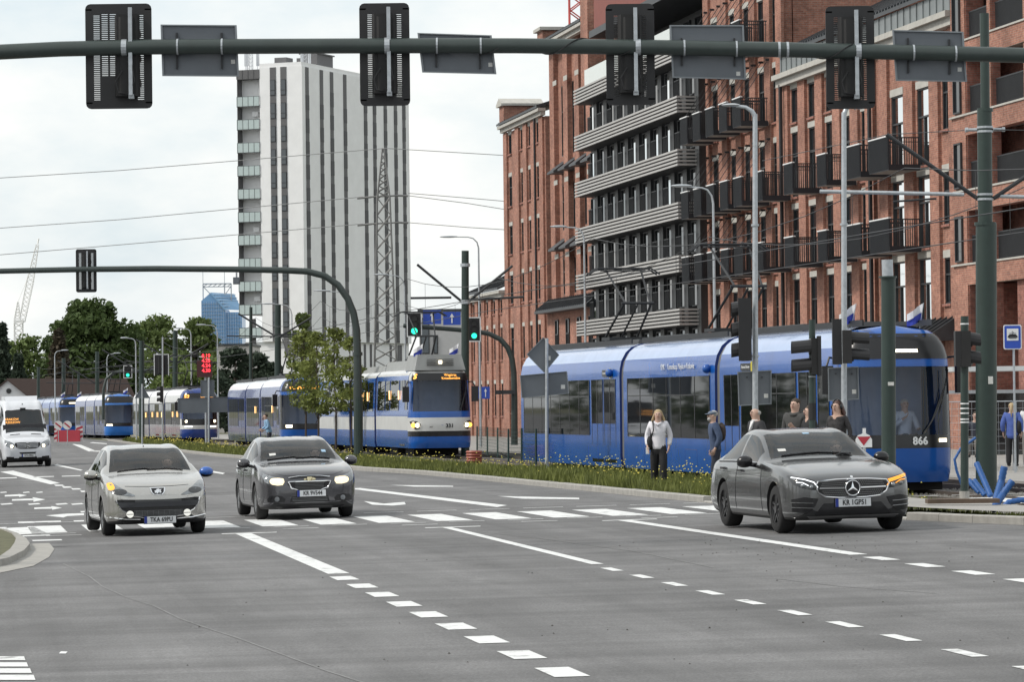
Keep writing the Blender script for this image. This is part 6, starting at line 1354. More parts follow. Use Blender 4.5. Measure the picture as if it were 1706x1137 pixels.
for sg in (-1, 1):
    q = [(sg * .72, .44), (sg * .5, .43), (sg * .46, .33), (sg * .76, .33)]; o = c2.decal('fog_recess', q if sg < 0 else q[::-1], tblk, .008, sm=2); h = c2.hit(sg * .6, .385); b = MB(); b.cyl(h + V((0, .02, 0)), h + V((0, -.025, 0)), .045, n=14); b.build('fog_light', lampg, o, 40)
c2.decal('lower_intake', [(-.33, .42), (.33, .42), (.36, .32), (-.36, .32)], tblk, .01); [c2.line('grille_bar', [(-.32, z), (.32, z)], .004, mesh_m, 'f', .013) for z in (.345, .37, .395)]
c2.plate(.03, .475, 'KR 9V544'); c2.decal('front_lip', [(-.8, .25), (.8, .25), (.74, .2), (-.74, .2)], tblk, .012); c2.line('bonnet_seam', [(-.64, .86), (-.45, .8), (0, .805), (.45, .8), (.64, .86)], .004, tblk, 'f', .001)
c2.mirror(-.86, 1.6, 1.03, dg_, -1); c2.mirror(.86, 1.6, 1.03, dg_, 1)
c2.sides([[(1.4, .3), (1.45, .96)], [(2.66, .3), (2.66, 1.0)], [(1.4, .3), (3.2, .28)]], [(2.5, .88), (3.55, .9)], 0, 0, dg_)
for pts in ([(-.58, 1.42), (-.1, 1.46), (.1, 1.42)], [(-.05, 1.42), (.3, 1.45), (.58, 1.42)]): c2.line('wiper', pts, .008, tblk, 't', .01)
c2.decal('vignette_sticker', [(-.52, 1.55), (-.4, 1.55), (-.4, 1.62), (-.52, 1.62)], sticker, .004, 't'); c2.decal('vignette_sticker', [(.46, 1.62), (.54, 1.62), (.54, 1.7), (.46, 1.7)], mat('pale blue sticker', (.3, .45, .6), .5, var=0), .004, 't')
# satin grey saloon in front
mg_ = mat('satin grey car paint', (.15, .152, .156), .2, .85, var=.03, coat=.6)
st3 = [(0, .32, .62, .5, .6, .68, .45, .745, .77), (.05, .22, .78, .5, .75, .74, .6, .79, .815), (.18, .2, .87, .52, .84, .79, .66, .84, .865), (.45, .19, .918, .55, .885, .86, .68, .9, .925), (.84, .19, .926, .58, .89, .92, .7, .96, .985), (1.3, .19, .926, .6, .88, .95, .71, .995, 1.025), (1.62, .19, .926, .62, .875, .965, .755, 1.02, 1.055), (2.05, .19, .926, .62, .87, .975, .7, 1.215, 1.26), (2.5, .19, .926, .62, .865, .98, .645, 1.38, 1.425), (3.0, .19, .926, .62, .862, .985, .635, 1.425, 1.468), (3.5, .19, .926, .62, .862, .98, .62, 1.39, 1.44), (4.0, .2, .92, .62, .855, .975, .63, 1.22, 1.265), (4.4, .21, .91, .6, .84, .97, .64, 1.04, 1.07), (4.75, .26, .86, .58, .78, .93, .58, .97, .99), (4.92, .36, .72, .6, .64, .86, .5, .89, .91)]
c3 = Car('grey_car', 'large satin grey saloon with round star grille in front of the near tram', (4.80, 50.3, G(4.8)), R(11), st3, mg_, (1.68, 2.44), [(1.95, 2.92), (3.02, 4.05)], (3.65, 4.25), (.84, 3.78), .345, .926, rim_d, 5, .235)
g = [(-.5, .745), (-.25, .765), (0, .77), (.25, .765), (.5, .745), (.535, .69), (.5, .59), (.4, .525), (.2, .505), (0, .5), (-.2, .505), (-.4, .525), (-.5, .59), (-.535, .69)]
go = c3.decal('radiator_grille', g, tblk, .012, sm=3); c3.line('grille_trim', g + [g[0]], .012, chrome, 'f', .016)
import itertools
bm_ = MB()
for r_ in range(9):
    z = .525 + r_ * .027
    for k in range(-16, 17):
        x = k * .03 + (.015 if r_ % 2 else 0)
        if abs(x) > .5 - abs(z - .66) * .75 or hypot(x, z - .64) < .12 or abs(z - .64) < .02: continue
        h = c3.hit(x, z)
        if h: bm_.box(h + V((0, -.018, 0)), (.011, .008, .011), M=MX.Rotation(pi / 4, 3, 'Y'))
bm_.build('grille_studs', chrome, go)
for sg in (-1, 1): c3.line('grille_louvre', [(sg * .12, .64), (sg * .49, .645)], .012, chrome, 'f', .024)
h = c3.hit(0, .64); b = MB(); n = 28; b.tube([(.105 * cos(2 * pi * k / n), h.y - .03, .64 + .105 * sin(2 * pi * k / n)) for k in range(n + 1)], .011, 6); so_ = b.build('star_emblem', chrome, c3.t, 60); b = MB(); b.cyl((0, h.y - .012, .64), (0, h.y - .022, .64), .1, n=24); b.build('emblem_field', tblk, so_)
b = MB()
for k in range(3): a = pi / 2 + k * 2 * pi / 3; u = V((cos(a), 0, sin(a))); v = V((-sin(a), 0, cos(a))); c_ = V((0, h.y - .03, .64)); b.add([c_ + u * .1, c_ + v * .022 - u * .002, c_ + V((0, -.014, 0)), c_ - v * .022 - u * .002], [(0, 1, 2), (0, 2, 3), (0, 3, 1)])
b.build('star', chrome, so_)
hl3 = [(-.87, .83), (-.8, .825), (-.68, .8), (-.56, .765), (-.52, .71), (-.50, .635), (-.6, .63), (-.74, .66), (-.84, .72)]
for k, p in enumerate((hl3, mirror_poly(hl3))):
    sg = -1 if k == 0 else 1; o = c3.decal('headlight', p, lampd, .01, sm=3)
    c3.line('daytime_lamp', [(sg * .84, .81), (sg * .68, .778), (sg * .56, .735), (sg * .51, .66)], .009, drl if sg < 0 else amber, 'f', .016, o); c3.line('daytime_lamp', [(sg * .80, .74), (sg * .72, .735), (sg * .64, .69)], .007, drl if sg < 0 else amber, 'f', .016, o)
    if sg > 0: c3.decal('indicator', [(.52, .75), (.82, .82), (.85, .79), (.56, .71)], amber, .014, par=o)
    for (cx, cz) in ((-.72, .69), (-.6, .67)): h = c3.hit(sg * abs(cx), cz); b = MB(); b.ball(h + V((0, -.004, 0)), .035, 10, 6); b.build('lens', lampg, o, 60)
for sg in (-1, 1):
    q = [(sg * .86, .5), (sg * .7, .53), (sg * .5, .5), (sg * .55, .4), (sg * .66, .3), (sg * .85, .32)]; o = c3.decal('side_intake', q, tblk, .01, sm=0)
    for z in (.37, .44): c3.line('intake_fin', [(sg * .58, z), (sg * .86, z + .015)], .009, mg_, 'f', .02, o)
c3.decal('lower_intake', [(-.42, .43), (.42, .43), (.56, .27), (-.56, .27)], tblk, .01); c3.plate(.0, .435, 'KR 1GP51'); c3.decal('front_splitter', [(-.86, .255), (.86, .255), (.78, .21), (-.78, .21)], mg_, .02)
c3.decal('small_emblem', [(.022 * cos(t), .8 + .016 * sin(t)) for t in [2 * pi * k / 10 for k in range(10)]], chrome, .006)
c3.mirror(-.9, 1.98, 1.02, tblk, -1); c3.mirror(.9, 1.98, 1.02, tblk, 1)
c3.sides([[(1.5, .3), (1.6, .96)], [(3.0, .3), (3.0, 1.0)], [(1.5, .3), (3.45, .28)], [(1.2, .8), (4.6, .86)]], [(2.75, .87), (3.8, .89)], 0, 0, mg_)
for sgn, d in ((-1, 'l'), (1, 'r')): c3.line('window_trim', [(1.95, .985), (2.6, .995), (3.4, .995), (4.2, .985)], .011, tblk, d, .004)
c3.line('wiper', [(-.55, 1.72), (0, 1.76), (.5, 1.72)], .012, tblk, 't', .01); c3.decal('vignette_sticker', [(-.56, 1.85), (-.44, 1.85), (-.44, 1.92), (-.56, 1.92)], sticker, .004, 't'); c3.decal('vignette_sticker', [(-.04, 2.36), (.06, 2.36), (.06, 2.42), (-.04, 2.42)], mat('pale blue sticker', (.3, .45, .6), .5), .004, 't')
# white van
vw = mat('white van paint', (.62, .64, .68), .3, var=.05, coat=.5)
st4 = [(0, .38, .72, .6, .7, .82, .5, .93, .96), (.08, .3, .88, .6, .86, .92, .62, 1.03, 1.07), (.3, .26, .955, .65, .93, 1.02, .72, 1.13, 1.18), (.7, .25, .985, .7, .95, 1.12, .76, 1.22, 1.27), (1.0, .25, .995, .7, .96, 1.2, .8, 1.31, 1.37), (1.5, .25, .995, .7, .965, 1.32, .78, 1.78, 1.86), (1.9, .25, .995, .8, .965, 1.42, .75, 2.16, 2.26), (2.15, .25, .995, .8, .965, 1.5, .76, 2.4, 2.52), (2.6, .25, .995, .8, .965, 1.5, .78, 2.56, 2.66), (4.2, .25, .995, .8, .965, 1.5, .78, 2.56, 2.66), (5.7, .25, .995, .8, .965, 1.5, .78, 2.56, 2.66), (5.9, .35, .95, .8, .92, 1.5, .72, 2.4, 2.5)]
p = gp(47, 779); c4 = Car('white_van', 'white minibus van with amber route display behind its windscreen, far left', p, R(12.5), st4, vw, (1.08, 1.95), [(1.65, 2.5), (2.8, 4.1), (4.3, 5.5)], (5.95, 6), (1.0, 4.6), .34, .995, rim_s, 5, .22, 'van')
g4 = [(-.5, .98), (0, .99), (.5, .98), (.45, .8), (.3, .74), (0, .73), (-.3, .74), (-.45, .8)]; go = c4.decal('radiator_grille', g4, tblk, .01, sm=2)
for z in (.79, .84, .89, .94): c4.line('grille_bar', [(-.42, z), (.42, z)], .012, alu, 'f', .014, go)
h = c4.hit(0, .87); b = MB(); b.tube([(.1 * cos(2 * pi * k / 20), h.y - .03, .87 + .1 * sin(2 * pi * k / 20)) for k in range(21)], .013, 5)
for k in range(3): a = pi / 2 + k * 2 * pi / 3; b.cyl((0, h.y - .03, .87), (.1 * cos(a), h.y - .03, .87 + .1 * sin(a)), .012, n=5)
b.build('star_emblem', chrome, go)
hv = [(-.9, 1.1), (-.8, 1.08), (-.58, .98), (-.52, .86), (-.56, .78), (-.72, .8), (-.86, .88)]
for k, q in enumerate((hv, mirror_poly(hv))): o = c4.decal('headlight', q, lampg, .01, sm=2); h = c4.hit((-1, 1)[k] * .63, .85); b = MB(); b.cyl(h, h + V((0, -.03, 0)), .06, n=12); b.build('lit_bulb', head_l, o)
c4.plate(.02, .47, 'KTA 80LE'); c4.decal('lower_intake', [(-.34, .42), (.34, .42), (.38, .33), (-.38, .33)], tblk, .01); c4.decal('upper_intake', [(-.34, .6), (.34, .6), (.3, .54), (-.3, .54)], tblk, .01)
for sg in (-1, 1): q = [(sg * .85, .44), (sg * .55, .42), (sg * .55, .34), (sg * .85, .34)]; c4.decal('side_intake', q, tblk, .01)
for x in (-.42, .42): c4.decal('wash_grille', [(x - .2, .87), (x + .2, .87), (x + .2, .93), (x - .2, .93)], tblk, .006, 't')
for sx in (-1, 1): b = MB(); b.loft([[(sx * (1.1 + dx * .11), 1.55 + dy * .07, z) for dx, dy in ((-1, -1), (1, -1), (1, 1), (-1, 1))] for z in (1.3, 1.62)]); o = b.build('door_mirror', tblk, c4.t); b = MB(); b.tube([(sx * .93, 1.6, 1.35), (sx * 1.05, 1.56, 1.38)], .03, 6); b.build('mirror_foot', tblk, o)
h = c4.hit(-.6, 1.98); b = MB(); b.bx(-.72, -.22, 1.68, 1.72, 1.72, 1.98); o = b.build('route_display', tblk, c4.t); text('route_text', 'KRAKÓW\nKRZESZÓW', .125, face_mx((-.47, 1.674, 1.85), (1, 0, 0), (0, 0, 1)), led_o, o, bold=.001)
b = MB(); b.loft([[(sx * w_, yy, z) for sx in (-1, 1) for z in ((2.58, zz) if sx < 0 else (zz, 2.58))] for yy, w_, zz in ((2.5, .62, 2.62), (2.75, .66, 2.84), (4.3, .66, 2.84), (4.6, .62, 2.62))]); b.build('roof_unit', vw, c4.t)
c4.line('radio_aerial', [(0, 2.1), (0, 2.15)], .02, tblk, 't', .02)
# ---------------------------------------------------------------- people
skin_m = mat('skin', (.5, .33, .26), .55, var=.06, scale=8); hair_bl = mat('blond hair', (.4, .3, .17), .6, var=.3, scale=30, stretch=(3, 3, .6)); hair_br = mat('red brown hair', (.06, .025, .02), .55, var=.3, scale=30, stretch=(3, 3, .6)); hair_g = mat('grey hair', (.4, .39, .37), .7, var=.2, scale=30); hair_d = mat('short dark hair', (.05, .035, .025), .8, var=.2, scale=30)
shoe_m = mat('dark shoes', (.02, .02, .022), .6, var=.1); eye_m = mat('dark eyes', (.02, .015, .012), .3, var=0); lip_m = mat('lips', (.34, .12, .1), .5, var=0)
def skin(name, vs, es, rs, m, par, sub=1):
    me = bpy.data.meshes.new(name); me.from_pydata([tuple(v) for v in vs], es, []); o = bpy.data.objects.new('tmp', me); COL.objects.link(o)
    md = o.modifiers.new('s', 'SKIN'); md.use_smooth_shade = True; sv = me.skin_vertices[0].data
    for i, r in enumerate(rs): sv[i].radius = r if isinstance(r, tuple) else (r, r)
    sv[0].use_root = True
    if sub: q = o.modifiers.new('u', 'SUBSURF'); q.levels = sub; q.render_levels = sub
    dg = bpy.context.evaluated_depsgraph_get(); res = bpy.data.meshes.new_from_object(o.evaluated_get(dg)); bpy.data.objects.remove(o); res.name = name; res.materials.clear(); res.materials.append(m)
    for p in res.polygons: p.use_smooth = True
    return link(name, res, par)
def person(label, loc, rz, H=1.75, top=None, legs=None, hair=None, hairstyle='short', arms=None, stride=0, lean=0, turn=0, width=1, sit=False, nod=0, group=None, sleeve=.02, hemz=.93, feet=True, legw=1):
    t = thing('person', label, 'person', loc, rz, group); k = H / 1.75; wd = width
    arms = arms or {}
    J = {'pel': V((0, 0, .95)), 'sp': V((0, lean * .3, 1.13)), 'ch': V((0, lean * .7, 1.34)), 'nk': V((0, lean, 1.485)), 'hb': V((0, lean - .012, 1.555)), 'hm': V((0, lean - .022, 1.635)), 'ht': V((0, lean - .008, 1.715))}
    for s, n in ((-1, 'l'), (1, 'r')):
        J['sh' + n] = V((s * .175 * wd, lean * .85, 1.425)); e, w_ = arms.get(n, ((s * .26, .04, 1.16), (s * .25, -.05, .93))); J['el' + n] = V(e); J['wr' + n] = V(w_)
        f = stride * s
        J['hp' + n] = V((s * .09, 0, .91)); J['kn' + n] = V((s * .1, -f * .5 - .02, .5)); J['an' + n] = V((s * .1, -f + .03, .09)); J['to' + n] = V((s * .115, -f - .13, .035))
        if sit == 'car': J['kn' + n] = V((s * .12, -.42, 1.0)); J['an' + n] = V((s * .12, -.46, .86)); J['to' + n] = V((s * .12, -.55, .84))
        elif sit: J['kn' + n] = V((s * .12, -.44, .96)); J['an' + n] = V((s * .12, -.4, .55)); J['to' + n] = V((s * .12, -.55, .5))
    for q in J: J[q] = J[q] * k
    order = ['pel', 'sp', 'ch', 'nk', 'hb', 'hm', 'ht']; R_ = {'pel': (.135, .1), 'sp': (.125 * wd, .095), 'ch': (.15 * wd, .11), 'nk': (.055, .055), 'hb': (.078, .088), 'hm': (.092, .112), 'ht': (.062, .072)}
    vs = [J[q] for q in order]; rs = [tuple(a * k for a in R_[q]) for q in order]; es = [(i, i + 1) for i in range(6)]
    def addv(p, r, par): vs.append(V(p)); rs.append((r * k, r * k)); es.append((par, len(vs) - 1)); return len(vs) - 1
    for s, n in ((-1, 'l'), (1, 'r')):
        a = addv(J['sh' + n], .058, 2); a = addv(J['el' + n], .04, a); w_ = addv(J['wr' + n], .026, a); d = (J['wr' + n] - J['el' + n]).normalized(); sd = d.cross(V((0, 1, 0))); sd = sd.normalized() if sd.length > .1 else V((1, 0, 0)); fw = sd.cross(d)
        pm = addv(J['wr' + n] + d * .075 * k, .03, w_)
        for q, (o_, l_) in enumerate(((-.03, .06), (-.01, .078), (.01, .075), (.03, .065))):
            f0 = addv(J['wr' + n] + (d * .1 + fw * o_) * k, .0105, pm); f1 = addv(J['wr' + n] + (d * (.1 + l_ * .55) + fw * o_ * 1.2 - sd * s * .012) * k, .009, f0); addv(J['wr' + n] + (d * (.1 + l_ * .95) + fw * o_ * 1.2 - sd * s * .035) * k, .007, f1)
        th = addv(J['wr' + n] + (d * .045 - fw * .035) * k, .0115, w_); addv(J['wr' + n] + (d * .095 - fw * .055) * k, .009, th)
        h = addv(J['hp' + n], .088, 0); h = addv(J['kn' + n], .058, h); h = addv(J['an' + n], .04, h); addv(J['to' + n], .034, h)
    Mt = MX.Rotation(turn, 3, 'Z'); c0 = J['nk'].copy()
    for i in (4, 5, 6): vs[i] = c0 + Mt @ (vs[i] - c0)
    skin('body', vs, es, rs, skin_m, t)
    hc = c0 + Mt @ (J['hm'] - c0)
    def hd(p): return hc + Mt @ (V(p) * k)
    b = MB(); b.loft([[hd(p) for p in ((-.008, -.094, .02), (.008, -.094, .02), (0, -.09, .035))], [hd(p) for p in ((-.018, -.093, -.025), (.018, -.093, -.025), (0, -.118, -.02))]]); b.build('nose', skin_m, t, 60)
    for s in (-1, 1):
        b = MB(); b.ball(hd((s * .031, -.089, .018)), .011 * k, 8, 6); b.build('eye', eye_m, t, 60); b = MB(); b.ball(hd((s * .08, .005, 0)), 1, 8, 6, (.012 * k, .022 * k, .033 * k)); b.build('ear', skin_m, t, 60)
    b = MB(); b.ball(hd((0, -.092, -.05)), 1, 8, 6, (.024 * k, .008 * k, .008 * k)); b.build('mouth', lip_m, t, 60)
    if top:
        tv = [J['pel'] + V((0, 0, (hemz - 1.03) * k)), J['pel'] + V((0, 0, (hemz - .93) * k)), J['sp'], J['ch'], J['nk'] + V((0, 0, -.045 * k))]; tr = [(.185 * wd * k, .15 * k), (.185 * wd * k, .145 * k), (.158 * wd * k, .125 * k), (.172 * wd * k, .135 * k), (.085 * k, .08 * k)]; te = [(0, 1), (1, 2), (2, 3), (3, 4)]
        for n in 'lr':
            i = len(tv); d = (J['wr' + n] - J['el' + n]); tv += [J['sh' + n], J['el' + n], J['el' + n] + d * .95]; tr += [((.062 + sleeve) * k,) * 2, ((.046 + sleeve) * k,) * 2, ((.034 + sleeve * .8) * k,) * 2]; te += [(3, i), (i, i + 1), (i + 1, i + 2)]
        skin('top', tv, te, tr, top, t)
    if legs:
        lv = [J['pel'] + V((0, 0, .12 * k)), J['pel'] + V((0, 0, -.05 * k))]; lr_ = [(.135 * k, .1 * k), (.152 * k, .118 * k)]; le = [(0, 1)]
        for n in 'lr': i = len(lv); lv += [J['hp' + n] + V((0, 0, -.06)), J['kn' + n], J['an' + n] + V((0, 0, -.06 * k))]; lr_ += [.108 * k * legw, .088 * k * legw, .078 * k * legw]; le += [(1, i), (i, i + 1), (i + 1, i + 2)]
        skin('trousers', lv, le, [r if isinstance(r, tuple) else (r, r) for r in lr_], legs, t)
    if feet:
        for n in 'lr': skin('shoe', [J['an' + n] + V((0, .03, -.03)) * k, J['an' + n] + V((0, -.06, -.045)) * k, J['to' + n] + V((0, -.05, 0)) * k], [(0, 1), (1, 2)], [(.062 * k, .06 * k), (.062 * k, .055 * k), (.052 * k, .045 * k)], shoe_m, t)
    if hair:
        b = MB(); b.ball(hd((0, .03, .032)), 1, 14, 9, (.088 * k, .092 * k, .08 * k))
        if hairstyle == 'long':
            for i in range(26):
                a = pi * (-.02 + 1.04 * i / 25); x, y = cos(a) * .088, .03 + sin(a) * .075; p = [hd((x * .8, y * .9, .05)), hd((x * 1.12, y, -.04)), hd((x * (1.3 + .25 * rnd.random()), y + .01, -.12)), hd((x * (1.35 + .4 * rnd.random()), y + .015, -.2 - .06 * rnd.random()))]; b.tube(p, [.02 * k, .026 * k, .026 * k, .01 * k], 6)
        if hairstyle == 'tail': b.tube([hd((0, .1, .03)), hd((0, .15, 0)), hd((0, .15, -.12)), hd((0, .13, -.28))], [.025 * k, .035 * k, .03 * k, .008 * k], 8)
        o = b.build('hair', hair, t, 70)
        if hairstyle in ('short', 'bald', 'tail', 'long'): o.location = V((0, .006, .008))
    if hairstyle == 'bald':
        b = MB(); 
        for s in (-1, 1): b.ball(hd((s * .062, .045, -.005)), 1, 10, 6, (.024 * k, .055 * k, .04 * k))
        b.build('hair', hair_g, t, 60)
    return t, J, hd, k
def floor_at(px, Y, dz=.06): x = (px - 853) / 5917 * Y; return V((x, Y, G(x) + dz))
hood_w = mat('white hoodie', (.68, .67, .72), .85, var=.08, scale=9, bump=.8); blk_c = mat('black cloth', (.014, .014, .016), .85, var=.15, bump=.8); denim = mat('blue denim jacket', (.05, .075, .14), .85, var=.2, scale=12, bump=.8); dnavy = mat('dark navy cloth', (.022, .026, .04), .85, var=.15, bump=.8); suit = mat('dark suit cloth', (.03, .03, .034), .8, var=.1, bump=.8); hood_g = mat('charcoal hoodie', (.055, .055, .055), .9, var=.2, scale=10, bump=.8); shirt_w = mat('white shirt', (.65, .65, .66), .8, var=.05); tee = mat('black patterned top', (.03, .028, .03), .85, var=.9, scale=16); jblue = mat('blue jacket', (.07, .12, .38), .8, var=.15, scale=7, bump=.8); sblue = mat('light blue shirt', (.25, .42, .62), .8, var=.1, bump=.8); grey_t = mat('grey trousers', (.2, .19, .18), .85, var=.1)
t, J, hd, k = person('woman in a white hoodie and black trousers walking with a phone, black bag on shoulder', floor_at(1095, 76), R(-6), 1.68, hood_w, blk_c, hair_bl, 'long', {'l': ((-.26, .05, 1.15), (-.24, -.1, .93)), 'r': ((.265, .06, 1.16), (.23, -.03, .92))}, .12, sleeve=.022, hemz=.9, legw=1.15)
b = MB(); b.ball((-.2 * k, -.02, 1.0 * k), 1, 10, 8, (.07, .12, .15)); o = b.build('shoulder_bag', blk_c, None, 60); o.parent = None; o.matrix_world = MX.Translation(t.location) @ MX.Rotation(R(-6), 4, 'Z'); tag(o, 'black shoulder bag of the woman in the white hoodie', 'bag')
b = MB(); b.tube([V((-.16, -.06, 1.12)) * k, V((-.1, -.15, 1.3)) * k, V((-.12, -.06, 1.5)) * k, V((-.15, .1, 1.4)) * k, V((-.2, .1, 1.1)) * k], .013, 5); b.build('strap', blk_c, o)
b = MB(); b.tube([J['nk'] + V((-.09, -.03, -.03)), J['nk'] + V((-.05, .1, -.0)), J['nk'] + V((.05, .1, 0)), J['nk'] + V((.09, -.03, -.03)), J['nk'] + V((0, -.1, -.07)), J['nk'] + V((-.09, -.03, -.03))], .035, 8); b.build('hood', hood_w, t, 60)
b = MB(); b.box(J['wrl'] + V((-.0, -.05, -.09)), (.07, .012, .14)); o = b.build('mobile_phone', white_p, None); o.matrix_world = MX.Translation(t.location) @ MX.Rotation(R(-6), 4, 'Z'); tag(o, 'pale mobile phone in the hand of the woman in white', 'phone')
t, J, hd, k = person('older bearded man in a blue jacket and flat cap facing left, behind the grey saloon', floor_at(1190, 73.5), R(-80), 1.63, denim, dnavy, hair_g, 'short', {'l': ((-.26, .05, 1.14), (-.22, -.03, .9)), 'r': ((.26, .05, 1.14), (.21, -.06, .9))}, .08, lean=-.05, sleeve=.03, hemz=.86)
b = MB(); b.ball(hd((0, .012, .055)), 1, 14, 8, (.1 * k, .11 * k, .055 * k)); b.ball(hd((0, -.1, .04)), 1, 12, 6, (.075 * k, .07 * k, .012 * k)); b.build('cap', mat('grey blue cap', (.12, .15, .2), .85, var=.15), t, 60); b = MB(); b.ball(hd((0, -.06, -.075)), 1, 12, 8, (.06 * k, .05 * k, .05 * k)); b.build('beard', hair_g, t, 60)
b = MB(); b.ball((0, .13, 1.18), 1, 12, 8, (.15, .09, .2)); o = b.build('backpack', mat('brown backpack', (.05, .035, .03), .85, var=.15), None, 60); o.matrix_world = MX.Translation(t.location) @ MX.Rotation(R(-80), 4, 'Z'); tag(o, 'brown backpack on the back of the man in the flat cap', 'backpack')
t, J, hd, k = person('bald older man in a dark suit and white shirt facing left, behind the grey saloon', floor_at(1258, 66.5), R(-62), 1.71, suit, suit, None, 'bald', sleeve=.025)
b = MB(); b.ext([J['nk'] + V((-.05, -.09, -.01)), J['nk'] + V((.05, -.09, -.01)), J['nk'] + V((0, -.17, -.2))], (0, .05, 0)); b.tube([J['nk'] + V((.06 * cos(a), .065 * sin(a) - .01, .0)) for a in [2 * pi * q / 12 for q in range(13)]], .018, 6); b.build('shirt', shirt_w, t)
t, J, hd, k = person('tall man with cropped hair in a charcoal hoodie by the tram door', floor_at(1324, 68.5), R(-38), 1.84, hood_g, dnavy, hair_d, 'short', sleeve=.03, width=1.08)
b = MB(); b.tube([J['nk'] + V((.095 * cos(a), .085 * sin(a), -.01 + .03 * sin(a))) for a in [2 * pi * q / 12 for q in range(13)]], .04, 8); b.build('hood', hood_g, t, 60)
person('person in dark clothes mostly hidden behind the green signal post', floor_at(1347, 68), R(-70), 1.70, blk_c, dnavy, hair_d, 'short', {'l': ((-.25, -.05, 1.2), (-.16, -.25, 1.3)), 'r': ((.25, .04, 1.15), (.2, -.1, .95))}, nod=.1)
t, J, hd, k = person('smiling young woman with long red brown hair and black headphones by the tram', floor_at(1394, 66.3), R(-42), 1.78, tee, blk_c, hair_br, 'long', sleeve=.0)
b = MB(); b.tube([hd((.1 * cos(a), .01, .02 + .115 * sin(a))) for a in [pi * q / 10 for q in range(11)]], .012, 6)
for s in (-1, 1): b.ball(hd((s * .1, 0, 0)), 1, 10, 8, (.025, .045, .05))
o = b.build('headphones', tblk, None, 60); o.matrix_world = MX.Translation(t.location) @ MX.Rotation(R(-42), 4, 'Z'); tag(o, 'black headphones on the woman with long red brown hair', 'headphones')
c = at(1440, 746, 64); sb = thing('warning_board', 'white jug shaped board with a red triangle between grey saloon and tram front', 'sign', c); kk = 64 / 5917
b = MB(); b.ext([((x - 1440) * kk, 0, (746 - y) * kk) for x, y in ((1427, 746), (1453, 746), (1453, 733), (1449, 726), (1443, 723), (1443, 714), (1438, 714), (1438, 723), (1430, 726), (1426, 733))], (0, .06, 0)); b.build('board', white_p, sb); b = MB(); b.ext([((x - 1440) * kk, -.004, (746 - y) * kk) for x, y in ((1428, 728), (1451, 728), (1439, 743))], (0, .003, 0)); b.build('triangle', red_b, sb); b = MB(); b.cyl((0, .03, 0), (0, .03, -.9), .03); b.build('post', galv, sb)
M = T1['mods'][0][0]; pw = T1['o'] + M @ V((.42, 1.52, 0)); t, J, hd, k = person('tram driver with glasses and pale shirt seated behind the big windscreen', pw + V((.05, 0, .22)), R(14), 1.75, mat('pale uniform shirt', (.5, .55, .65), .8, var=.05), dnavy, hair_g, 'short', {'l': ((-.27, -.05, 1.15), (-.1, -.2, 1.32)), 'r': ((.27, -.1, 1.12), (.2, -.32, 1.1))}, sit=True)
t, J, hd, k = person('woman with a blond ponytail in a blue jacket seen from behind at the right', floor_at(1684, 94, -.05), R(165), 1.68, jblue, blk_c, hair_bl, 'tail', sleeve=.03, hemz=.82)
b = MB(); b.ball((-.2, .02, 1.05), 1, 10, 8, (.07, .13, .2)); o = b.build('shoulder_bag', blk_c, None, 60); o.matrix_world = MX.Translation(t.location) @ MX.Rotation(R(165), 4, 'Z'); tag(o, 'black bag carried by the woman with the blond ponytail', 'bag')
person('person in a white top cut off by the right edge near the ponytail woman', floor_at(1712, 95, -.05), R(170), 1.72, shirt_w, grey_t, hair_d, 'short')
t, J, hd, k = person('man in a light blue shirt and dark trousers beside the tram with pale roof', floor_at(447, 160, .05), R(-75), 1.74, sblue, dnavy, hair_d, 'short', {'l': ((-.25, -.12, 1.16), (-.2, -.32, 1.05)), 'r': ((.25, -.08, 1.15), (.2, -.28, 1.02))}, .1, lean=-.16)
t, J, hd, k = person('seated person in grey trousers at the stop, glimpsed beside the thick pole', floor_at(1624, 97, -.3), R(-20), 1.7, dnavy, grey_t, hair_d, 'short', sit=True)
for c_, lb, px in ((c1, 'driver of the silver hatchback behind its windscreen', .37), (c2, 'driver of the dark grey saloon behind its windscreen', .37), (c3, 'driver of the large grey saloon behind its windscreen', .37)):
    y = {0: 2.02, 1: 2.1, 2: 2.2}[(c1, c2, c3).index(c_)]; L = c_.t.matrix_basis if False else MX.Translation(c_.t.location) @ MX.Rotation(c_.t.rotation_euler.z, 4, 'Z'); p = L @ V((px, y - .08, -.42))
    person(lb, p, c_.t.rotation_euler.z, 1.7, (denim, hood_g, shirt_w)[(c1, c2, c3).index(c_)], dnavy, hair_d, 'short', {'l': ((-.28, -.16, 1.2), (-.14, -.36, 1.3)), 'r': ((.28, -.16, 1.2), (.14, -.36, 1.3))}, sit='car')
# ---------------------------------------------------------------- vegetation
def leafmat(name, col, var=.35, sc=1.2):
    m = mat(name, col, .7, var=0); t = m.node_tree; L = t.links; b = t.nodes['Principled BSDF']; c = N(m, 'ShaderNodeTexCoord')
    n = N(m, 'ShaderNodeTexNoise', Scale=sc, Detail=5, Roughness=.7); L.new(c.outputs['Object'], n.inputs['Vector']); r = N(m, 'ShaderNodeValToRGB'); e = r.color_ramp.elements; e[0].position = .3; e[1].position = .72
    e[0].color = (*[q * (1 - var) for q in col], 1); e[1].color = (col[0] * (1 + var * 1.3), col[1] * (1 + var), col[2] * (1 + var * .5), 1); L.new(n.outputs[0], r.inputs[0]); L.new(r.outputs[0], b.inputs['Base Color'])
    b.inputs['Specular IOR Level'].default_value = .25; tr = N(m, 'ShaderNodeBsdfTranslucent'); L.new(r.outputs[0], tr.inputs[0]); mx = N(m, 'ShaderNodeMixShader'); mx.inputs[0].default_value = .25
    L.new(b.outputs[0], mx.inputs[1]); L.new(tr.outputs[0], mx.inputs[2]); L.new(mx.outputs[0], t.nodes['Material Output'].inputs[0]); return m
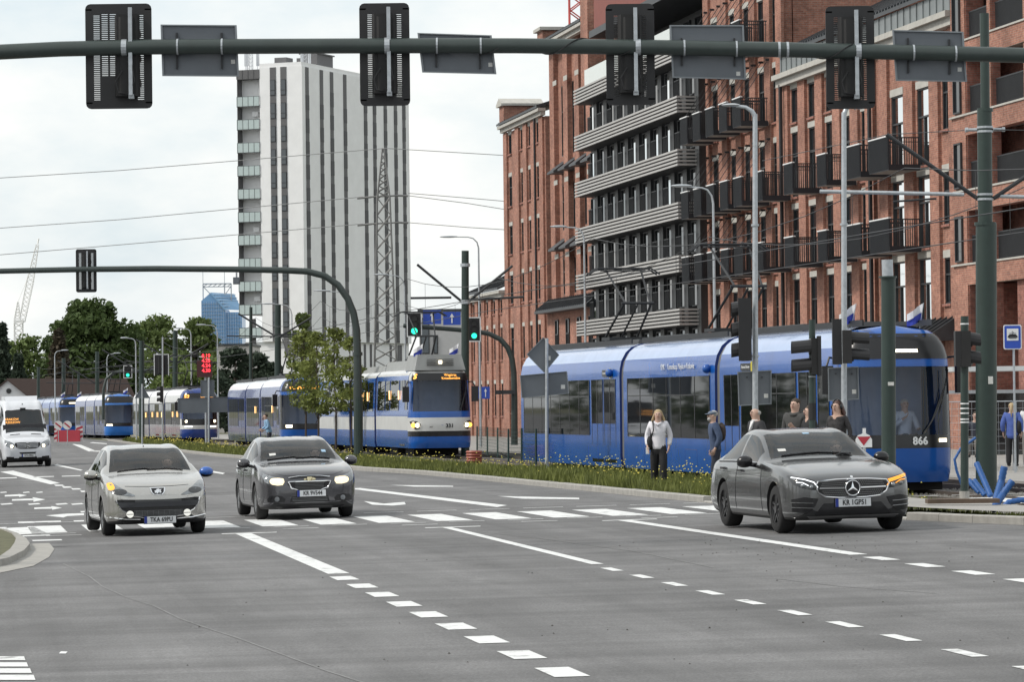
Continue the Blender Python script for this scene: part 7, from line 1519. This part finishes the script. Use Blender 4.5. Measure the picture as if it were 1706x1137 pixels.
bark = mat('bark', (.07, .055, .045), .9, var=.3, scale=10)
dkleaf = leafmat('dark tree leaves', (.062, .1, .036), .45, .45); mdleaf = leafmat('mid green leaves', (.115, .165, .062), .4, .45); plleaf = leafmat('pale green leaves', (.15, .21, .075), .4, .4); needle = leafmat('spruce needles', (.036, .055, .04), .35, .6); rust = leafmat('brownish spruce needles', (.06, .052, .038), .35, .6); yleaf = leafmat('young tree leaves', (.17, .21, .065), .4, 1.3); grassm = leafmat('meadow grass', (.14, .17, .055), .5, .9); lawnm = leafmat('lawn grass', (.07, .14, .03), .35, 2); yflow = mat('yellow wildflowers', (.5, .43, .08), .7, var=.3, scale=3)
def leaves(b, c, rad, n, s, rg, shell=.55, flat=1):
    for _ in range(n):
        while 1:
            d = V((rg.uniform(-1, 1), rg.uniform(-1, 1), rg.uniform(-1, 1)))
            if .05 < d.length <= 1: break
        d = d.normalized() * (rg.random() ** (1 / 3) * (1 - shell) + shell * (1 - rg.random() ** 2 * .5)) if rg.random() < .8 else d
        p = c + V((d.x * rad[0], d.y * rad[1], d.z * rad[2])); u = V((rg.uniform(-1, 1), rg.uniform(-1, 1), rg.uniform(-1, 1))).normalized(); v = u.cross(V((rg.uniform(-1, 1), rg.uniform(-1, 1), rg.uniform(-1, 1)))).normalized(); q = s * rg.uniform(.5, 1.35)
        b.add([p - u * q * .5, p + v * q * .32, p + u * q * .6, p - v * q * .3], [(0, 1, 2, 3)])
def tree(label, px, Y, ytop, ybase_z, wpx, m, seed, nbl=26, nl=170, ls=.4, trunk=True, name='tree', lowfrac=.12, group=None, world=None, H=None, Wd=None):
    rg = random.Random(seed); base = world or V(((px - 853) / 5917 * Y, Y, ybase_z)); h = H or at(px, ytop, Y).z - ybase_z; W = Wd or wpx / 5917 * Y / 2
    t = thing(name, label, 'tree', base, 0, group); tk = MB(); tr_ = .009 if lowfrac > .3 else .03; tk.tube([(0, 0, -.3), (.05 * W, 0, h * .3), (-.04 * W, .1, h * .6), (0, 0, h * .9)], [h * tr_, h * tr_ * .8, h * tr_ * .5, h * .003], 7); cr_ = MB()
    for i in range(nbl):
        f = rg.random(); z = h * (lowfrac + (1 - lowfrac) * f * .95); prof = sin(pi * min(1, (.14 + .86 * f) ** .85)) ** .55; a = rg.uniform(0, 2 * pi); rr = W * prof * (rg.random() ** .5) * 1.0; c = V((cos(a) * rr, sin(a) * rr * .8, min(z, h * .93))); q = W * rg.uniform(.22, .42)
        leaves(cr_, c, (q, q, q * .7), nl, ls, rg, .3)
        if i % 2 == 0: tk.tube([(0, 0, max(.1 * h, c.z - q * 1.6)), (c.x * .5, c.y * .5, c.z - q * .6), tuple(c)], [h * tr_ * .3, h * tr_ * .2, h * tr_ * .08], 5)
    tk.build('trunk', bark, t); cr_.build('crown', m, t, fix=False); return t
def conifer(label, px, Y, ytop, zb, wpx, m, seed, ls=.4, group=None):
    rg = random.Random(seed); base = V(((px - 853) / 5917 * Y, Y, zb)); h = at(px, ytop, Y).z - zb; W = wpx / 5917 * Y / 2; t = thing('spruce_tree', label, 'tree', base, 0, group); tk = MB(); tk.tube([(0, 0, -.3), (0, 0, h)], [h * .02, .02], 6); cr_ = MB(); z = h * .06
    while z < h * .99:
        f = 1 - z / h; n = int(7 + 8 * f); R0 = W * f ** .85
        for k in range(n):
            a = 2 * pi * k / n + rg.random(); r = R0 * rg.uniform(.7, 1.12); p1 = V((cos(a) * r, sin(a) * r, z - r * .3))
            for j in range(int(5 + 16 * f)): q = rg.random() ** .7; c = V((0, 0, z)).lerp(p1, q); leaves(cr_, c, (ls * .8, ls * .8, ls * .5), 3, ls, rg)
        z += h * .035
    tk.build('trunk', bark, t); cr_.build('crown', m, t, fix=False); return t
FT = 'trees along the horizon at the left'
tree('broad dark green deciduous tree, tallest on the left skyline', 153, 400, 503, -1, 172, dkleaf, 1, 90, 210, .6, group=FT)
tree('pale green tree standing left of the broad dark tree', 42, 420, 560, -1, 120, mdleaf, 2, 26, 150, .55, group=FT)
conifer('dark spruce at the far left edge', 4, 380, 537, -1, 62, needle, 3, .5, FT); conifer('brownish dark spruce in front of the broad dark tree', 98, 385, 548, -1, 84, rust, 4, .55, FT); conifer('second dark spruce beside the left edge, lower', 30, 375, 590, -1, 60, needle, 14, .5, FT)
tree('pale green rounded tree right of the broad dark tree', 258, 470, 527, -1, 150, mdleaf, 5, 50, 180, .6, group=FT); tree('pale green tree left of the blue glass tower', 325, 470, 529, -1, 112, mdleaf, 6, 44, 170, .6, group=FT); tree('low light green bush tree behind the white tram', 285, 400, 588, -1, 120, plleaf, 7, 26, 150, .5, group=FT); tree('dark low tree behind the catenary poles', 205, 430, 560, -1, 80, dkleaf, 15, 24, 150, .55, group=FT)
tree('low light green bush between the catenary poles', 300, 385, 600, -1, 110, plleaf, 17, 34, 110, .45, lowfrac=.02, group=FT); tree('low light green bush right of the red display', 352, 385, 604, -1, 70, mdleaf, 18, 26, 110, .45, lowfrac=.02, group=FT); tree('low green tree under the blue glass tower', 350, 380, 592, -1, 50, plleaf, 16, 18, 120, .45, group=FT)
tree('dark pine right of the red display', 392, 300, 578, -1, 95, needle, 8, 44, 110, .45, name='pine_tree', group=FT); tree('dark pine at the foot of the white tower', 430, 310, 588, -1, 90, needle, 9, 40, 110, .45, name='pine_tree', group=FT); tree('taller loose green tree before the white tower base', 505, 260, 514, -1, 62, mdleaf, 10, 24, 150, .38, group=FT)
YT = 'young trees in the verge'
for i, (px, Y, yt, w_, lb) in enumerate(((507, 158, 540, 46, 'young tree on a thin trunk, leftmost of those in the verge'), (528, 150, 545, 50, 'young tree on a thin trunk beside the leftmost one in the verge'), (557, 146, 538, 50, 'bushy young tree just left of the curved gantry post'), (583, 142, 552, 44, 'sparse young tree right behind the curved gantry post'))):
    p = V(((px - 853) / 5917 * Y, Y, G((px - 853) / 5917 * Y) + .05)); tree(lb, px, Y, yt, p.z, w_, yleaf, 20 + i, 60 - 16 * (i == 3), 30, .15, name='young_tree', lowfrac=.33, group=YT, world=p, H=at(px, yt, Y).z - p.z, Wd=w_ / 5917 * Y * .66)
# unseen trees left of the road and behind the camera, added to darken reflections
tr0 = tree('dark unseen tree added for reflections', 0, 60, 0, 0, 0, dkleaf, 31, 22, 70, .55, world=V((-34, 70, -.6)), H=11, Wd=5, group='unseen trees added for reflections')
for i, (x, y) in enumerate(((-33, 92), (-36, 50), (-37, 112), (-30, 30), (-38, 142), (-45, 163), (-47, 184), (-55, 205), (-58, 228), (-66, 250), (-27, 4), (-26, -22), (-14, -38), (0, -42), (13, -36), (27, -30), (38, -18))): dup(tr0, V((x, y, -.6)), i * 1.3)
# meadow verge
rg = random.Random(5); gr = MB(); fl = MB(); y = 59.5
def blade(b, p, h, w_, rg):
    a = rg.uniform(0, 2 * pi); d = V((cos(a), sin(a), 0)); l = V((rg.uniform(-1, 1), rg.uniform(-1, 1), 0)) * h * .35; b.add([p - d * w_, p + d * w_, p + d * w_ * .5 + l * .45 + V((0, 0, h * .6)), p + l + V((0, 0, h))], [(0, 1, 2, 3)])
nb = 0
for _ in range(95000):
    u = rg.random(); y = 57.5 + 190 * u ** 2.1; kx = kerb_x(y) + .24; tx = track(y) - 1.7
    if y < 66.5 and rg.random() < .93: continue
    tall = .5 if y < 68 else 1.35 if y < 95 else 1.05
    x = kx + (tx - kx) * rg.random(); f = (x - kx) / max(.1, tx - kx); z = (G(kx) + lowk(y)) * (1 - f) + (tz(y) + .03) * f
    cl = .5 + .5 * sin(x * 2.1 + y * .9) * sin(y * .37 + 1.3 * x); h = rg.uniform(.1, .24) * (.6 + cl) * tall * (1 if f < .75 else .7)
    if f < .25 and rg.random() < .3: h *= .6
    blade(gr, V((x, y, z - .01)), h, .012 + .00012 * y, rg)
    if rg.random() < (.03 if y < 95 else .014) * (.2 + cl * 1.8) and tall > 1 and .1 < f:
        c = V((x + rg.uniform(-.05, .05), y, z + h * 1.25 + rg.uniform(0, .14))); s = .011 + .0001 * y; fl.add([c + V((-s, 0, 0)), c + V((0, -s * .7, -s * .4)), c + V((s, 0, 0)), c + V((0, s * .5, s))], [(0, 1, 2, 3)])
tag(gr.build('grass', grassm, None, fix=False), kind='stuff'); tag(fl.build('wildflowers', yflow, None, fix=False), kind='stuff')
# lawn of the near left island
lw_ = MB(); tri = [(ip[i].lerp(cen, .17), ip[i + 1].lerp(cen, .17)) for i in range(len(ip) - 1)]
for _ in range(9000):
    a, b_ = rg.choice(tri); u, v = rg.random(), rg.random()
    if u + v > 1: u, v = 1 - u, 1 - v
    p = cen + (a - cen) * u + (b_ - cen) * v; p.z = G(p.x) + .1; blade(lw_, p, rg.uniform(.05, .14), .007, rg)
tag(lw_.build('island_grass', lawnm, None, fix=False), kind='stuff')
# loose stones on the ballast, grit on the asphalt
st_ = MB()
for _ in range(5000):
    y = 58 + 22 * rg.random(); x = track(y) + rg.uniform(-1.6, 4.5); p = V((x, y, tz(y) + .05)); s = rg.uniform(.02, .05); st_.add([p + V((-s, -s, 0)), p + V((s, -s * .6, 0)), p + V((s * .4, s, 0)), p + V((0, 0, s * 1.2))], [(0, 1, 3), (1, 2, 3), (2, 0, 3)])
tag(st_.build('gravel', gravel_m, None), kind='stuff')
gt = MB()
for _ in range(150):
    p = gp(rg.uniform(300, 1700), rg.uniform(905, 1130)) if rg.random() < .35 else gp(rg.gauss(1330, 130), rg.gauss(915, 14)); s = rg.uniform(.005, .014); gt.add([p + V((-s, -s, .002)), p + V((s, -s * .6, .002)), p + V((s * .4, s, .002)), p + V((0, 0, s))], [(0, 1, 3), (1, 2, 3), (2, 0, 3)])
tag(gt.build('grit', mat('dark grit', (.05, .045, .04), .9, var=.5, scale=3), None), kind='stuff')
b = MB(); p = gp(104, 1091); b.add([(-.03, 0, .0), (.03, -.02, 0), (.04, .03, .012), (-.015, .03, .015)], [(0, 1, 2, 3)]); o = b.build('paper_scrap', white_p, None); o.location = p + V((0, 0, .008)); tag(o, 'small white scrap of paper on the asphalt near the lower left zebra', 'litter')
